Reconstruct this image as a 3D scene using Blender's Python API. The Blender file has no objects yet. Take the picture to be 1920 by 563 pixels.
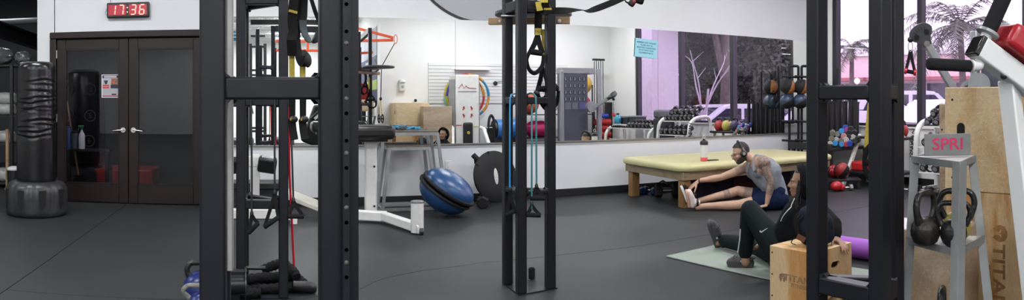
import bpy, bmesh, math, random
from math import sin, cos, tan, pi, atan2, sqrt, radians
from mathutils import Vector as V, Matrix, Euler
random.seed(7)
SC = bpy.context.scene
COL = SC.collection
# ------------------------------------------------------------------ camera (the photo is a cylindrical stitch)
F = 1281.0; X0 = 500.0; YH = 188.4; HC = 1.27; W = 8.2      # px focal, px of the wall normal, horizon px, lens height, mirror wall distance
cam = bpy.data.cameras.new('camera'); cam_o = bpy.data.objects.new('camera', cam); COL.objects.link(cam_o)
cam.type = 'PANO'; cam.panorama_type = 'CENTRAL_CYLINDRICAL'
cam.central_cylindrical_radius = 1.0
cam.central_cylindrical_range_u_min = -960.0 / F; cam.central_cylindrical_range_u_max = 960.0 / F
cam.central_cylindrical_range_v_min = (YH - 563.0) / F; cam.central_cylindrical_range_v_max = YH / F
cam.clip_start = 0.05; cam.clip_end = 500
cam_o.location = (0, 0, HC); cam_o.rotation_euler = (pi / 2, 0, -(960 - X0) / F)
SC.camera = cam_o
# ------------------------------------------------------------------ world, exposure
wd = bpy.data.worlds.new('world'); SC.world = wd; wd.use_nodes = True
bgn = wd.node_tree.nodes['Background']; bgn.inputs[0].default_value = (1.0, 0.955, 0.975, 1); bgn.inputs[1].default_value = 3.8
vs = SC.view_settings; vs.view_transform = 'Standard'; vs.look = 'None'; vs.gamma = 1.0; vs.use_curve_mapping = False; vs.exposure = 0.0
CEIL = 4.2
LIGHTS = [(-5.2, 5.4), (-5.2, 1.6), (-2.2, 6.2), (-2.2, 2.6), (0.9, 6.2), (0.9, 2.9), (3.9, 6.2), (4.0, 2.7), (6.6, 6.0), (6.7, 2.7),
          (-5.2, -2.6), (-2.2, -1.4), (0.9, -1.4), (-2.2, -4.4), (0.9, -4.4), (-5.2, -6.6), (-2.2, -7.2), (0.9, -7.2)]
LAMP_W = 50.0; UP_W = 20.0
# ------------------------------------------------------------------ pixel helpers (direction only; the distance is given)
def th(px): return (px - X0) / F
def rp(px, py, r): t = th(px); return V((r * sin(t), r * cos(t), HC + r * (YH - py) / F))
def gp(px, py, z=0.0): return rp(px, py, (HC - z) * F / (py - YH))
def yp(px, py, Y): return rp(px, py, Y / cos(th(px)))
def xp(px, py, X): return rp(px, py, X / sin(th(px)))
def mp(px, py, Y):      # a point seen in the mirror that stands at depth Y in the room
    t = th(px); r = (2 * W - Y) / cos(t); rm = W / cos(t)
    return V((r * sin(t), Y, HC + r * (YH - py) / F + (r - rm) * 0.018))
def mz(px, py, Y): return mp(px, py, Y).z
# ------------------------------------------------------------------ mesh helpers
class B:
    def __init__(s): s.bm = bmesh.new(); s.smooth = 50
    def _add(s, verts, faces, mi=0):
        vs_ = [s.bm.verts.new(v) for v in verts]
        for f in faces:
            try:
                fc = s.bm.faces.new([vs_[i] for i in f]); fc.material_index = mi; fc.smooth = True
            except ValueError: pass
        return vs_
    def box(s, c, d, rz=0.0, M=None, bev=0.0, seg=1, taper=1.0, mi=0):
        hx, hy, hz = d[0] / 2, d[1] / 2, d[2] / 2
        R = (M if M is not None else Matrix.Rotation(rz, 3, 'Z'))
        t = bmesh.new()
        bmesh.ops.create_cube(t, size=1)
        for v in t.verts:
            k = taper if v.co.z > 0 else 1.0
            v.co = V((v.co.x * d[0] * k, v.co.y * d[1] * k, v.co.z * d[2]))
        if bev: bmesh.ops.bevel(t, geom=t.edges[:] + t.verts[:], offset=bev, segments=seg, profile=0.5, affect='EDGES')
        t.verts.ensure_lookup_table()
        vv = [V(c) + R @ v.co for v in t.verts]
        for i, v in enumerate(t.verts): v.index = i
        t.normal_update(); flat = [max(abs(f.normal.x), abs(f.normal.y), abs(f.normal.z)) > 0.999 for f in t.faces]
        nf = len(s.bm.faces); s._add(vv, [[v.index for v in f.verts] for f in t.faces], mi); t.free()
        s.bm.faces.ensure_lookup_table()
        for i, fl in enumerate(flat):
            if fl and nf + i < len(s.bm.faces): s.bm.faces[nf + i].smooth = False
        return s
    def box2(s, a, b, bev=0.0, seg=1, mi=0):
        a = V(a); b = V(b)
        return s.box((a + b) / 2, [abs(b[i] - a[i]) for i in range(3)], bev=bev, seg=seg, mi=mi)
    def cyl(s, p0, p1, r0, r1=None, n=16, caps=True, mi=0):
        r1 = r0 if r1 is None else r1
        return s.loft([(V(p0), r0), (V(p1), r1)], n, caps, mi=mi)
    def loft(s, rings, n=16, caps=True, up=None, mi=0, closed=False, sq=None):
        pts = [V(p) for p, r in rings]; N = len(pts)
        rs = [r for p, r in rings]
        d = (pts[1] - pts[0]).normalized()
        a = V((0, 0, 1)) if abs(d.z) < 0.9 else V((1, 0, 0))
        if up is not None: a = V(up)
        u = (a - d * a.dot(d)).normalized()
        verts = []
        for i in range(N):
            if closed: dd = (pts[(i + 1) % N] - pts[i - 1])
            elif i == 0: dd = pts[1] - pts[0]
            elif i == N - 1: dd = pts[-1] - pts[-2]
            else: dd = (pts[i + 1] - pts[i]).normalized() + (pts[i] - pts[i - 1]).normalized()
            if dd.length > 1e-9: d = dd.normalized()
            u = (u - d * u.dot(d))
            u = u.normalized() if u.length > 1e-6 else d.orthogonal().normalized()
            w = d.cross(u); r = rs[i]
            ru, rw = (r if isinstance(r, tuple) else (r, r))
            for k in range(n):
                an = 2 * pi * (k + (0.5 if sq else 0)) / n
                verts.append(pts[i] + u * (cos(an) * ru) + w * (sin(an) * rw))
        faces = []
        for i in range(N if closed else N - 1):
            j = (i + 1) % N
            for k in range(n):
                l = (k + 1) % n
                faces.append((i * n + k, i * n + l, j * n + l, j * n + k))
        if caps and not closed:
            faces.append(tuple(range(n - 1, -1, -1))); faces.append(tuple((N - 1) * n + k for k in range(n)))
        s._add(verts, faces, mi); return s
    def tube(s, path, r, n=10, closed=False, fil=0.0, seg=4, caps=True, mi=0, up=None):
        pts = [V(p) for p in path]
        if fil: pts = fillet(pts, fil, seg, closed)
        return s.loft([(p, r) for p in pts], n, caps, mi=mi, closed=closed, up=up)
    def sqtube(s, p0, p1, w, h=None, up=(0, 0, 1), bev=0.004, mi=0):      # square tube between two points
        p0 = V(p0); p1 = V(p1); h = h or w; d = (p1 - p0); L = d.length; d.normalize()
        a = V(up); a = (a - d * a.dot(d))
        if a.length < 1e-4: a = d.orthogonal()
        a.normalize(); b = d.cross(a)
        return s.box((p0 + p1) / 2, (L, w, h), M=Matrix((d, b, a)).transposed() if False else Matrix(((d.x, -b.x, a.x), (d.y, -b.y, a.y), (d.z, -b.z, a.z))), bev=bev, seg=2, mi=mi)
    def sph(s, c, r, n=16, m=10, M=None, mi=0):
        r = r if isinstance(r, (tuple, list)) else (r, r, r)
        R = M if M is not None else Matrix.Identity(3)
        c = V(c); verts = [c + R @ V((0, 0, r[2]))]
        for i in range(1, m):
            p = pi * i / m
            for k in range(n):
                a = 2 * pi * k / n
                verts.append(c + R @ V((r[0] * sin(p) * cos(a), r[1] * sin(p) * sin(a), r[2] * cos(p))))
        verts.append(c + R @ V((0, 0, -r[2])))
        faces = []
        for k in range(n): faces.append((0, 1 + k, 1 + (k + 1) % n))
        for i in range(m - 2):
            for k in range(n):
                a = 1 + i * n + k; b = 1 + i * n + (k + 1) % n
                faces.append((a, a + n, b + n, b))
        e = len(verts) - 1; o = 1 + (m - 2) * n
        for k in range(n): faces.append((e, o + (k + 1) % n, o + k))
        s._add(verts, faces, mi); return s
    def lathe(s, prof, c=(0, 0, 0), M=None, n=28, mi=0, cap=True):
        R = M if M is not None else Matrix.Identity(3)
        c = V(c); verts = []; faces = []
        for (r, z) in prof:
            for k in range(n):
                a = 2 * pi * k / n; verts.append(c + R @ V((r * cos(a), r * sin(a), z)))
        for i in range(len(prof) - 1):
            for k in range(n):
                l = (k + 1) % n; faces.append((i * n + k, i * n + l, (i + 1) * n + l, (i + 1) * n + k))
        if cap:
            if prof[0][0] > 1e-4: faces.append(tuple(range(n - 1, -1, -1)))
            if prof[-1][0] > 1e-4: faces.append(tuple((len(prof) - 1) * n + k for k in range(n)))
        s._add(verts, faces, mi)
        return s
    def prism(s, poly, dep, M=None, c=(0, 0, 0), mi=0):      # poly in local xy, thickness along local z
        R = M if M is not None else Matrix.Identity(3); c = V(c); n = len(poly)
        verts = [c + R @ V((p[0], p[1], -dep / 2)) for p in poly] + [c + R @ V((p[0], p[1], dep / 2)) for p in poly]
        faces = [tuple(range(n - 1, -1, -1)), tuple(range(n, 2 * n))] + [(i, (i + 1) % n, n + (i + 1) % n, n + i) for i in range(n)]
        s._add(verts, faces, mi); return s
    def ribbon(s, path, w, t, side, mi=0):      # a strap: path points, side = width direction (one vector or list)
        pts = [V(p) for p in path]; N = len(pts); verts = []; faces = []
        for i in range(N):
            sd = V(side[i] if isinstance(side, list) else side).normalized()
            d = (pts[min(i + 1, N - 1)] - pts[max(i - 1, 0)]).normalized()
            nn = d.cross(sd).normalized(); sd = nn.cross(d).normalized()
            ww = w[i] if isinstance(w, list) else w
            for a, b in ((-1, -1), (1, -1), (1, 1), (-1, 1)): verts.append(pts[i] + sd * (a * ww / 2) + nn * (b * t / 2))
        for i in range(N - 1):
            for k in range(4): faces.append((i * 4 + k, i * 4 + (k + 1) % 4, i * 4 + 4 + (k + 1) % 4, i * 4 + 4 + k))
        faces.append((3, 2, 1, 0)); faces.append(tuple((N - 1) * 4 + k for k in range(4)))
        s._add(verts, faces, mi); return s
    def quad(s, a, b, c, d, mi=0): s._add([V(a), V(b), V(c), V(d)], [(0, 1, 2, 3)], mi); return s
    def mesh(s, name, sharp=None):
        bmesh.ops.recalc_face_normals(s.bm, faces=s.bm.faces[:])
        me = bpy.data.meshes.new(name); s.bm.faces.index_update(); fl = [f.smooth for f in s.bm.faces]; s.bm.to_mesh(me); s.bm.free()
        try: me.set_sharp_from_angle(angle=radians(s.smooth if sharp is None else sharp))
        except Exception: pass
        me.polygons.foreach_set('use_smooth', fl); me.update()
        return me
def fillet(pts, r, seg=4, closed=False):
    out = []; N = len(pts)
    for i in range(N):
        if not closed and i in (0, N - 1): out.append(pts[i]); continue
        a = pts[i - 1]; b = pts[i]; c = pts[(i + 1) % N]
        d1 = (a - b); d2 = (c - b); k = min(r, d1.length * 0.48, d2.length * 0.48)
        p = b + d1.normalized() * k; q = b + d2.normalized() * k
        for j in range(seg + 1):
            t = j / seg; out.append(p * (1 - t) ** 2 + b * (2 * t * (1 - t)) + q * t * t)
    return out
def spline(pts, n=6):
    pts = [V(p) for p in pts]; out = []
    for i in range(len(pts) - 1):
        a = pts[max(i - 1, 0)]; b = pts[i]; c = pts[i + 1]; d = pts[min(i + 2, len(pts) - 1)]
        for j in range(n):
            t = j / n
            out.append(0.5 * ((2 * b) + (c - a) * t + (2 * a - 5 * b + 4 * c - d) * t * t + (3 * b - a - 3 * c + d) * t ** 3))
    out.append(pts[-1]); return out
def mworld(o):
    m = o.matrix_basis.copy()
    while o.parent: o = o.parent; m = o.matrix_basis @ m
    return m
def link(name, me, mat, parent=None, world=False):
    o = bpy.data.objects.new(name, me); COL.objects.link(o)
    ms = mat if isinstance(mat, (list, tuple)) else [mat]
    for m in ms: me.materials.append(m)
    if parent is not None:
        if world: me.transform(mworld(parent).inverted())
        o.parent = parent
    return o
def part(name, b, mat, parent, world=False, label=None, sharp=None):
    o = link(name, b.mesh(name, sharp), mat, parent, world)
    if label: o['label'] = label
    return o
def tag(o, label=None, cat=None, group=None, kind=None):
    if label: o['label'] = label
    if cat: o['category'] = cat
    if group: o['group'] = group
    if kind: o['kind'] = kind
    return o
def thing(name, label, cat, loc=(0, 0, 0), rz=0.0, group=None):
    o = bpy.data.objects.new(name, None); COL.objects.link(o); o.empty_display_size = 0.1
    o.location = loc; o.rotation_euler = (0, 0, rz); o.matrix_basis = Matrix.Translation(V(loc)) @ Matrix.Rotation(rz, 4, 'Z')
    return tag(o, label, cat, group)
def solo(name, b, mat, label, cat, loc=None, group=None, sharp=None):      # a thing that is one mesh, built in world space
    me = b.mesh(name, sharp)
    if loc is None:
        zs = [v.co for v in me.vertices]; n = len(zs)
        loc = V((sum(v.x for v in zs) / n, sum(v.y for v in zs) / n, min(v.z for v in zs)))
    me.transform(Matrix.Translation(-V(loc)))
    o = link(name, me, mat); o.location = loc; o.matrix_basis = Matrix.Translation(V(loc)); return tag(o, label, cat, group)
def struct(name, b, mat, parent=None):
    o = link(name, b.mesh(name), mat, parent)
    if parent is None: o['kind'] = 'structure'
    return o
def dup(root, loc=None, rz=None, label=None, group=None, M=None):
    r = root.copy(); COL.objects.link(r)
    if M is not None: r.matrix_basis = M
    elif loc is not None: r.matrix_basis = Matrix.Translation(V(loc)) @ Matrix.Rotation(rz or 0.0, 4, 'Z')
    if label: r['label'] = label
    if group: r['group'] = group
    for ch in list(root.children):
        c = ch.copy(); COL.objects.link(c); c.parent = r
        for g in list(ch.children):
            d = g.copy(); COL.objects.link(d); d.parent = c
    return r
def text(name, s, size, M4, mat, parent=None, ext=0.001, align='CENTER', world=True, sx=1.0, bold=0.0):
    cu = bpy.data.curves.new('t', 'FONT'); cu.body = s; cu.size = size; cu.extrude = ext; cu.align_x = align; cu.align_y = 'CENTER'; cu.offset = bold
    cu.resolution_u = 3
    t = bpy.data.objects.new('t', cu); COL.objects.link(t)
    dg = bpy.context.evaluated_depsgraph_get(); me = bpy.data.meshes.new_from_object(t.evaluated_get(dg))
    bpy.data.objects.remove(t); me.name = name; me.materials.clear()
    me.transform(Matrix.Diagonal((sx, 1, 1, 1))); me.transform(M4)
    return link(name, me, mat, parent, world)
def frame_m(o, x, y):      # 4x4: origin, local x dir, local y dir
    x = V(x).normalized(); y = V(y); y = (y - x * y.dot(x)).normalized(); z = x.cross(y)
    return Matrix(((x.x, y.x, z.x, o[0]), (x.y, y.y, z.y, o[1]), (x.z, y.z, z.z, o[2]), (0, 0, 0, 1)))
def m3(x, y): return frame_m((0, 0, 0), x, y).to_3x3()
def aim(d, up=(0, 0, 1)):      # 3x3 whose local z points along d
    d = V(d).normalized(); a = V(up)
    if abs(d.dot(a)) > 0.98: a = V((1, 0, 0))
    x = a.cross(d).normalized(); y = d.cross(x)
    return Matrix(((x.x, y.x, d.x), (x.y, y.y, d.y), (x.z, y.z, d.z)))
# ------------------------------------------------------------------ materials
MATS = {}
def mat(name, col, rough=0.5, metal=0.0, var=0.0, vscale=8.0, bump=0.0, bscale=60.0, spec=0.5, emit=None, estr=0.0, coat=0.0, sheen=0.0):
    if name in MATS: return MATS[name]
    m = bpy.data.materials.new(name); m.use_nodes = True; nt = m.node_tree; p = nt.nodes['Principled BSDF']
    p.inputs['Base Color'].default_value = (*col, 1); p.inputs['Roughness'].default_value = rough; p.inputs['Metallic'].default_value = metal
    p.inputs['Specular IOR Level'].default_value = spec; p.inputs['Coat Weight'].default_value = coat
    if sheen: p.inputs['Sheen Weight'].default_value = sheen
    if emit: p.inputs['Emission Color'].default_value = (*emit, 1); p.inputs['Emission Strength'].default_value = estr
    tc = nt.nodes.new('ShaderNodeTexCoord')
    if var:
        nz = nt.nodes.new('ShaderNodeTexNoise'); nz.inputs['Scale'].default_value = vscale; nz.inputs['Detail'].default_value = 6
        nt.links.new(tc.outputs['Object'], nz.inputs['Vector'])
        rm = nt.nodes.new('ShaderNodeValToRGB'); nt.links.new(nz.outputs['Fac'], rm.inputs['Fac'])
        rm.color_ramp.elements[0].position = 0.3; rm.color_ramp.elements[1].position = 0.7
        rm.color_ramp.elements[0].color = (*[max(0, c * (1 - var)) for c in col], 1); rm.color_ramp.elements[1].color = (*[min(1, c * (1 + var)) for c in col], 1)
        nt.links.new(rm.outputs['Color'], p.inputs['Base Color'])
    if bump:
        nb = nt.nodes.new('ShaderNodeTexNoise'); nb.inputs['Scale'].default_value = bscale; nb.inputs['Detail'].default_value = 4
        nt.links.new(tc.outputs['Object'], nb.inputs['Vector'])
        bp = nt.nodes.new('ShaderNodeBump'); bp.inputs['Strength'].default_value = bump; bp.inputs['Distance'].default_value = 0.01
        nt.links.new(nb.outputs['Fac'], bp.inputs['Height']); nt.links.new(bp.outputs['Normal'], p.inputs['Normal'])
    MATS[name] = m; return m
def glass_mat(name, tint, refl=0.08, rough=0.0):
    m = bpy.data.materials.new(name); m.use_nodes = True; nt = m.node_tree; nt.nodes.clear()
    o = nt.nodes.new('ShaderNodeOutputMaterial'); t = nt.nodes.new('ShaderNodeBsdfTransparent'); g = nt.nodes.new('ShaderNodeBsdfGlossy')
    t.inputs[0].default_value = (*tint, 1); g.inputs['Roughness'].default_value = rough
    mx = nt.nodes.new('ShaderNodeMixShader'); lw = nt.nodes.new('ShaderNodeLayerWeight'); lw.inputs[0].default_value = 0.5      # Schlick on |cos|, the same from both faces
    pw = nt.nodes.new('ShaderNodeMath'); pw.operation = 'POWER'; pw.inputs[1].default_value = 5.0; nt.links.new(lw.outputs['Facing'], pw.inputs[0])
    ad = nt.nodes.new('ShaderNodeMath'); ad.operation = 'MULTIPLY_ADD'; ad.inputs[1].default_value = 0.6; ad.inputs[2].default_value = refl
    nt.links.new(pw.outputs[0], ad.inputs[0]); nt.links.new(ad.outputs[0], mx.inputs[0])
    nt.links.new(t.outputs[0], mx.inputs[1]); nt.links.new(g.outputs[0], mx.inputs[2]); nt.links.new(mx.outputs[0], o.inputs[0])
    MATS[name] = m; return m
def wood_mat(name, c1, c2, scale=3.0, axis='X', rough=0.55, scratch=0.5, dist=6.0):
    m = bpy.data.materials.new(name); m.use_nodes = True; nt = m.node_tree; p = nt.nodes['Principled BSDF']; L = nt.links.new
    tc = nt.nodes.new('ShaderNodeTexCoord'); mp_ = nt.nodes.new('ShaderNodeMapping'); L(tc.outputs['Object'], mp_.inputs[0])
    s = {'X': (0.2, 1, 1), 'Y': (1, 0.2, 1), 'Z': (1, 1, 0.2)}[axis]; mp_.inputs['Scale'].default_value = s
    n1 = nt.nodes.new('ShaderNodeTexNoise'); n1.inputs['Scale'].default_value = scale; n1.inputs['Detail'].default_value = 5; n1.inputs['Distortion'].default_value = dist * 0.15
    L(mp_.outputs[0], n1.inputs['Vector'])
    r1 = nt.nodes.new('ShaderNodeValToRGB'); L(n1.outputs['Fac'], r1.inputs['Fac'])
    e = r1.color_ramp.elements; e[0].position = 0.40; e[1].position = 0.58; e[0].color = (*c2, 1); e[1].color = (*c1, 1)
    ne = e.new(0.5); ne.color = (*[(a * 0.7 + b * 0.3) for a, b in zip(c1, c2)], 1)
    n2 = nt.nodes.new('ShaderNodeTexNoise'); n2.inputs['Scale'].default_value = scale * 22; n2.inputs['Detail'].default_value = 3; L(mp_.outputs[0], n2.inputs['Vector'])
    mx = nt.nodes.new('ShaderNodeMix'); mx.data_type = 'RGBA'; mx.blend_type = 'MULTIPLY'; mx.inputs[0].default_value = 0.45
    L(r1.outputs['Color'], mx.inputs[6]); L(n2.outputs['Fac'], mx.inputs[7])
    # pale scratches: short streaks of stretched noise in three directions
    prev = None
    for ang, sc_ in ((0.6, 1.0), (-0.7, 0.8), (1.2, 1.3), (0.1, 1.1)):
        mq = nt.nodes.new('ShaderNodeMapping'); mq.inputs['Rotation'].default_value = (ang, 0.12, 0.1); L(tc.outputs['Object'], mq.inputs[0]); ms = nt.nodes.new('ShaderNodeMapping'); ms.inputs['Scale'].default_value = (120 * sc_, 14 * sc_, 420 * sc_); L(mq.outputs[0], ms.inputs[0]); mq = ms
        n3 = nt.nodes.new('ShaderNodeTexNoise'); n3.inputs['Scale'].default_value = 1.0; n3.inputs['Detail'].default_value = 1; L(mq.outputs[0], n3.inputs['Vector'])
        a3 = nt.nodes.new('ShaderNodeMath'); a3.operation = 'GREATER_THAN'; a3.inputs[1].default_value = 0.725; L(n3.outputs['Fac'], a3.inputs[0])
        if prev is None: prev = a3
        else:
            ax = nt.nodes.new('ShaderNodeMath'); ax.operation = 'MAXIMUM'; L(prev.outputs[0], ax.inputs[0]); L(a3.outputs[0], ax.inputs[1]); prev = ax
    a4 = nt.nodes.new('ShaderNodeMath'); a4.operation = 'MULTIPLY'; a4.inputs[1].default_value = scratch; L(prev.outputs[0], a4.inputs[0])
    m2 = nt.nodes.new('ShaderNodeMix'); m2.data_type = 'RGBA'; L(a4.outputs[0], m2.inputs[0]); L(mx.outputs[2], m2.inputs[6])
    m2.inputs[7].default_value = (*[min(1, c * 1.35 + 0.08) for c in c1], 1)
    L(m2.outputs[2], p.inputs['Base Color']); p.inputs['Roughness'].default_value = rough
    MATS[name] = m; return m
M_wall = mat('white_wall_paint', (0.66, 0.67, 0.69), 0.6, var=0.03, vscale=1.5, bump=0.05, bscale=150)
M_wall2 = mat('white_wall_paint_warm', (0.80, 0.80, 0.79), 0.6, var=0.03, vscale=1.5)
M_ceil = mat('ceiling_paint', (0.72, 0.72, 0.72), 0.7, var=0.04, vscale=3)
M_base = mat('black_baseboard', (0.012, 0.012, 0.013), 0.45)
M_steel = mat('black_powder_coat', (0.0105, 0.0112, 0.0155), 0.42, var=0.10, vscale=30, bump=0.04, bscale=500, spec=0.3)
M_black = mat('black_plastic', (0.012, 0.012, 0.013), 0.4)
M_rubber = mat('black_rubber', (0.011, 0.011, 0.012), 0.6, var=0.15, vscale=40, spec=0.3)
M_vinyl = mat('black_vinyl', (0.013, 0.013, 0.014), 0.28, bump=0.1, bscale=25)
M_foam = mat('black_foam_grip', (0.012, 0.012, 0.013), 0.85, bump=0.2, bscale=260, spec=0.2)
M_web = mat('black_webbing', (0.010, 0.010, 0.011), 0.75, bump=0.3, bscale=500, spec=0.2)
M_yel = mat('yellow_webbing', (0.52, 0.40, 0.06), 0.7, var=0.12, vscale=60, bump=0.3, bscale=500)
M_chrome = mat('brushed_steel', (0.62, 0.62, 0.62), 0.25, 1.0)
M_zinc = mat('zinc_steel', (0.42, 0.42, 0.43), 0.4, 0.9)
M_white = mat('white_enamel', (0.70, 0.70, 0.68), 0.35, var=0.05, vscale=14)
M_grey = mat('grey_enamel', (0.225, 0.235, 0.235), 0.42, var=0.12, vscale=12)
M_lgrey = mat('silver_paint', (0.30, 0.31, 0.32), 0.35, 0.2, var=0.06, vscale=10)
M_brown = mat('dark_brown_paint', (0.0135, 0.0072, 0.006), 0.4, var=0.18, vscale=9, spec=0.35)
M_wglass = glass_mat('lavender_window_glass', (0.87, 0.785, 0.95), 0.035)
M_dglass = glass_mat('door_glass', (0.80, 0.80, 0.84), 0.035)
# ------------------------------------------------------------------ floor
def floor_mat():
    m = bpy.data.materials.new('speckled_rubber_floor'); m.use_nodes = True; nt = m.node_tree; p = nt.nodes['Principled BSDF']; L = nt.links.new
    tc = nt.nodes.new('ShaderNodeTexCoord')
    n1 = nt.nodes.new('ShaderNodeTexNoise'); n1.inputs['Scale'].default_value = 190; n1.inputs['Detail'].default_value = 2; L(tc.outputs['Object'], n1.inputs['Vector'])
    r1 = nt.nodes.new('ShaderNodeValToRGB'); L(n1.outputs['Fac'], r1.inputs['Fac'])
    e = r1.color_ramp.elements; e[0].position = 0.35; e[1].position = 0.8; e[0].color = (0.0095, 0.0108, 0.0112, 1); e[1].color = (0.046, 0.051, 0.053, 1)
    n2 = nt.nodes.new('ShaderNodeTexNoise'); n2.inputs['Scale'].default_value = 1.6; n2.inputs['Detail'].default_value = 5; L(tc.outputs['Object'], n2.inputs['Vector'])
    r2 = nt.nodes.new('ShaderNodeValToRGB'); L(n2.outputs['Fac'], r2.inputs['Fac']); e = r2.color_ramp.elements
    e[0].position = 0.3; e[0].color = (0.85, 0.85, 0.85, 1); e[1].position = 0.75; e[1].color = (1.12, 1.12, 1.12, 1)
    mx = nt.nodes.new('ShaderNodeMix'); mx.data_type = 'RGBA'; mx.blend_type = 'MULTIPLY'; mx.inputs[0].default_value = 1
    L(r1.outputs[0], mx.inputs[6]); L(r2.outputs[0], mx.inputs[7]); L(mx.outputs[2], p.inputs['Base Color'])
    p.inputs['Roughness'].default_value = 0.5; p.inputs['Specular IOR Level'].default_value = 0.3
    bp = nt.nodes.new('ShaderNodeBump'); bp.inputs['Strength'].default_value = 0.25; bp.inputs['Distance'].default_value = 0.004
    L(n1.outputs['Fac'], bp.inputs['Height']); L(bp.outputs['Normal'], p.inputs['Normal'])
    return m
M_floor = floor_mat()
XR = 8.39      # window wall
b = B(); b.box2((-9, -9, -0.12), (XR, 13, -0.012))
floor = struct('floor', b, M_base)
rs = random.Random(3)
def wavy(x0, x1, y, amp, n=26):
    return [(x0 + (x1 - x0) * i / n, y + amp * rs.uniform(-1, 1) * (0 if i in (0, n) else 1)) for i in range(n + 1)]
seam = [(-1.7, 4.25), (0.2, 4.36)] + [(p.x, p.y) for p in [gp(*q) for q in ((680, 541), (700, 530), (722, 522), (760, 514), (795, 507), (850, 501), (900, 493), (940, 490), (1000, 484), (1080, 475), (1180, 464))]] + [(4.4, 5.2), (XR, 5.25)]
g = 0.0035
def sheet(poly):
    bb = B(); bb.prism(poly, 0.012, c=(0, 0, -0.006)); return part('rubber_sheet', bb, M_floor, floor)
sheet([(x, y - g) for x, y in seam[::-1]] + [(-1.7, 1.0), (XR, 1.0)][:2] if False else [(-1.7, 1.0), (XR, 1.0)] + [(x, y - g) for x, y in seam[::-1]])
sheet([(x, y + g) for x, y in seam] + [(XR, 8.2), (-1.7, 8.2)])
sheet([(-9, 4.0), (-1.7 - g * 2, 4.0), (-1.7 - g * 2, 8.2), (-9, 8.2)])
sheet([(-9, 1.0), (-1.7 - g * 2, 1.0), (-1.7 - g * 2, 4.0 - g * 2), (-9, 4.0 - g * 2)])
sheet([(-9, -9), (XR, -9), (XR, 1.0 - g), (-9, 1.0 - g)])
sheet([(-9, 8.2 + g), (XR, 8.2 + g), (XR, 13), (-9, 13)])
# ------------------------------------------------------------------ ceiling, walls
b = B(); b.box2((-9, -9, CEIL), (XR + 0.2, W + 0.15, CEIL + 0.1))
ceil_o = struct('ceiling', b, M_ceil)
for i in range(16):      # joists of the deck, seen in the mirror
    y = -8.4 + i * 1.05
    bb = B(); bb.box((-0.3, y, CEIL - 0.03), (17, 0.05, 0.06)); bb.box((-0.3, y, CEIL - 0.33), (17, 0.06, 0.04))
    for k in range(34):
        x = -8.7 + k * 0.5
        bb.sqtube((x, y, CEIL - 0.04), (x + 0.25, y, CEIL - 0.32), 0.02, bev=0); bb.sqtube((x + 0.25, y, CEIL - 0.32), (x + 0.5, y, CEIL - 0.04), 0.02, bev=0)
    part('joist', bb, M_ceil, ceil_o)
XL = W * tan(th(70))      # left end of the mirror wall
DX0 = yp(106, 0, W).x; DX1 = yp(381, 0, W).x      # door opening
DZ = 2.03
b = B(); b.box2((XL, W, 0), (DX0 - 0.02, W + 0.15, CEIL)); b.box2((DX1 + 0.02, W, 0), (XR + 0.2, W + 0.15, CEIL)); b.box2((DX0 - 0.03, W, DZ + 0.02), (DX1 + 0.03, W + 0.15, CEIL))
struct('wall_far', b, M_wall)
b = B(); b.box2((XR, W + 0.15, 0), (XR + 0.2, 7.72, CEIL)); b.box2((XR, 2.34, 0), (XR + 0.2, 0.9, CEIL)); b.box2((XR, 7.72, 0), (XR + 0.2, 2.34, 0.86)); b.box2((XR, 7.72, 3.3), (XR + 0.2, 2.34, CEIL))
struct('wall_right', b, M_wall2)
RX = 2.57
b = B(); b.box2((RX, 0.9, 0), (XR + 0.2, 1.05, CEIL)); struct('wall_rear', b, M_wall2)
b = B(); b.box2((RX, -9, 0), (RX + 0.15, 0.9, CEIL)); struct('wall_return', b, M_wall2)
b = B(); b.box2((-9, -9.15, 0), (RX, -9, CEIL)); struct('wall_behind', b, M_wall2)
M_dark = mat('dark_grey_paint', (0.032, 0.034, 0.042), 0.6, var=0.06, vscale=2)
b = B(); b.box2((-9.15, -9, 0), (-9, 13, CEIL)); struct('wall_left', b, M_wall2)
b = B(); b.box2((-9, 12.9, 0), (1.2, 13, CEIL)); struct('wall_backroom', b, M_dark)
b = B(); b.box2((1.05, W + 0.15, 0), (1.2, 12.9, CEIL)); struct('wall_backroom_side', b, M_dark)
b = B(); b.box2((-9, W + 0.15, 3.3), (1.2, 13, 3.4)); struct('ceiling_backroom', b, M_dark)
def bb_(name, a, c): bx = B(); bx.box2(a, c, bev=0.004); struct(name, bx, M_base)
bb_('baseboard_far', (DX1 + 0.11, W - 0.012, 0), (XR, W, 0.10)); bb_('baseboard_far_left', (XL, W - 0.012, 0), (DX0 - 0.11, W, 0.10))
bb_('baseboard_right', (XR - 0.012, W - 0.02, 0), (XR, 1.06, 0.10)); bb_('baseboard_rear', (RX, 1.05, 0), (XR - 0.02, 1.062, 0.10))
# ------------------------------------------------------------------ window wall: frame, mullions, panes, sill
MUL = [7.68, 5.95, 4.18, 2.38]
wn = tag(bpy.data.objects.new('window_1', None), kind='structure'); COL.objects.link(wn); wn.location = (XR + 0.08, 5, 0.86); wn.matrix_basis = Matrix.Translation(V((XR + 0.08, 5, 0.86)))
M_mull = mat('dark_bronze_mullion', (0.018, 0.016, 0.022), 0.4)
for y in MUL:
    bx = B(); bx.box2((XR + 0.02, y - 0.045, 0.86), (XR + 0.14, y + 0.045, 3.3), bev=0.005); part('mullion', bx, M_mull, wn, True)
for z in (0.885, 3.275):
    bx = B(); bx.box2((XR + 0.03, MUL[3], z - 0.025), (XR + 0.13, MUL[0], z + 0.025), bev=0.004); part('window_rail', bx, M_mull, wn, True)
for i in range(3):
    bx = B(); bx.box2((XR + 0.075, MUL[i + 1] + 0.05, 0.91), (XR + 0.083, MUL[i] - 0.05, 3.25)); part('pane', bx, M_wglass, wn, True)
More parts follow.
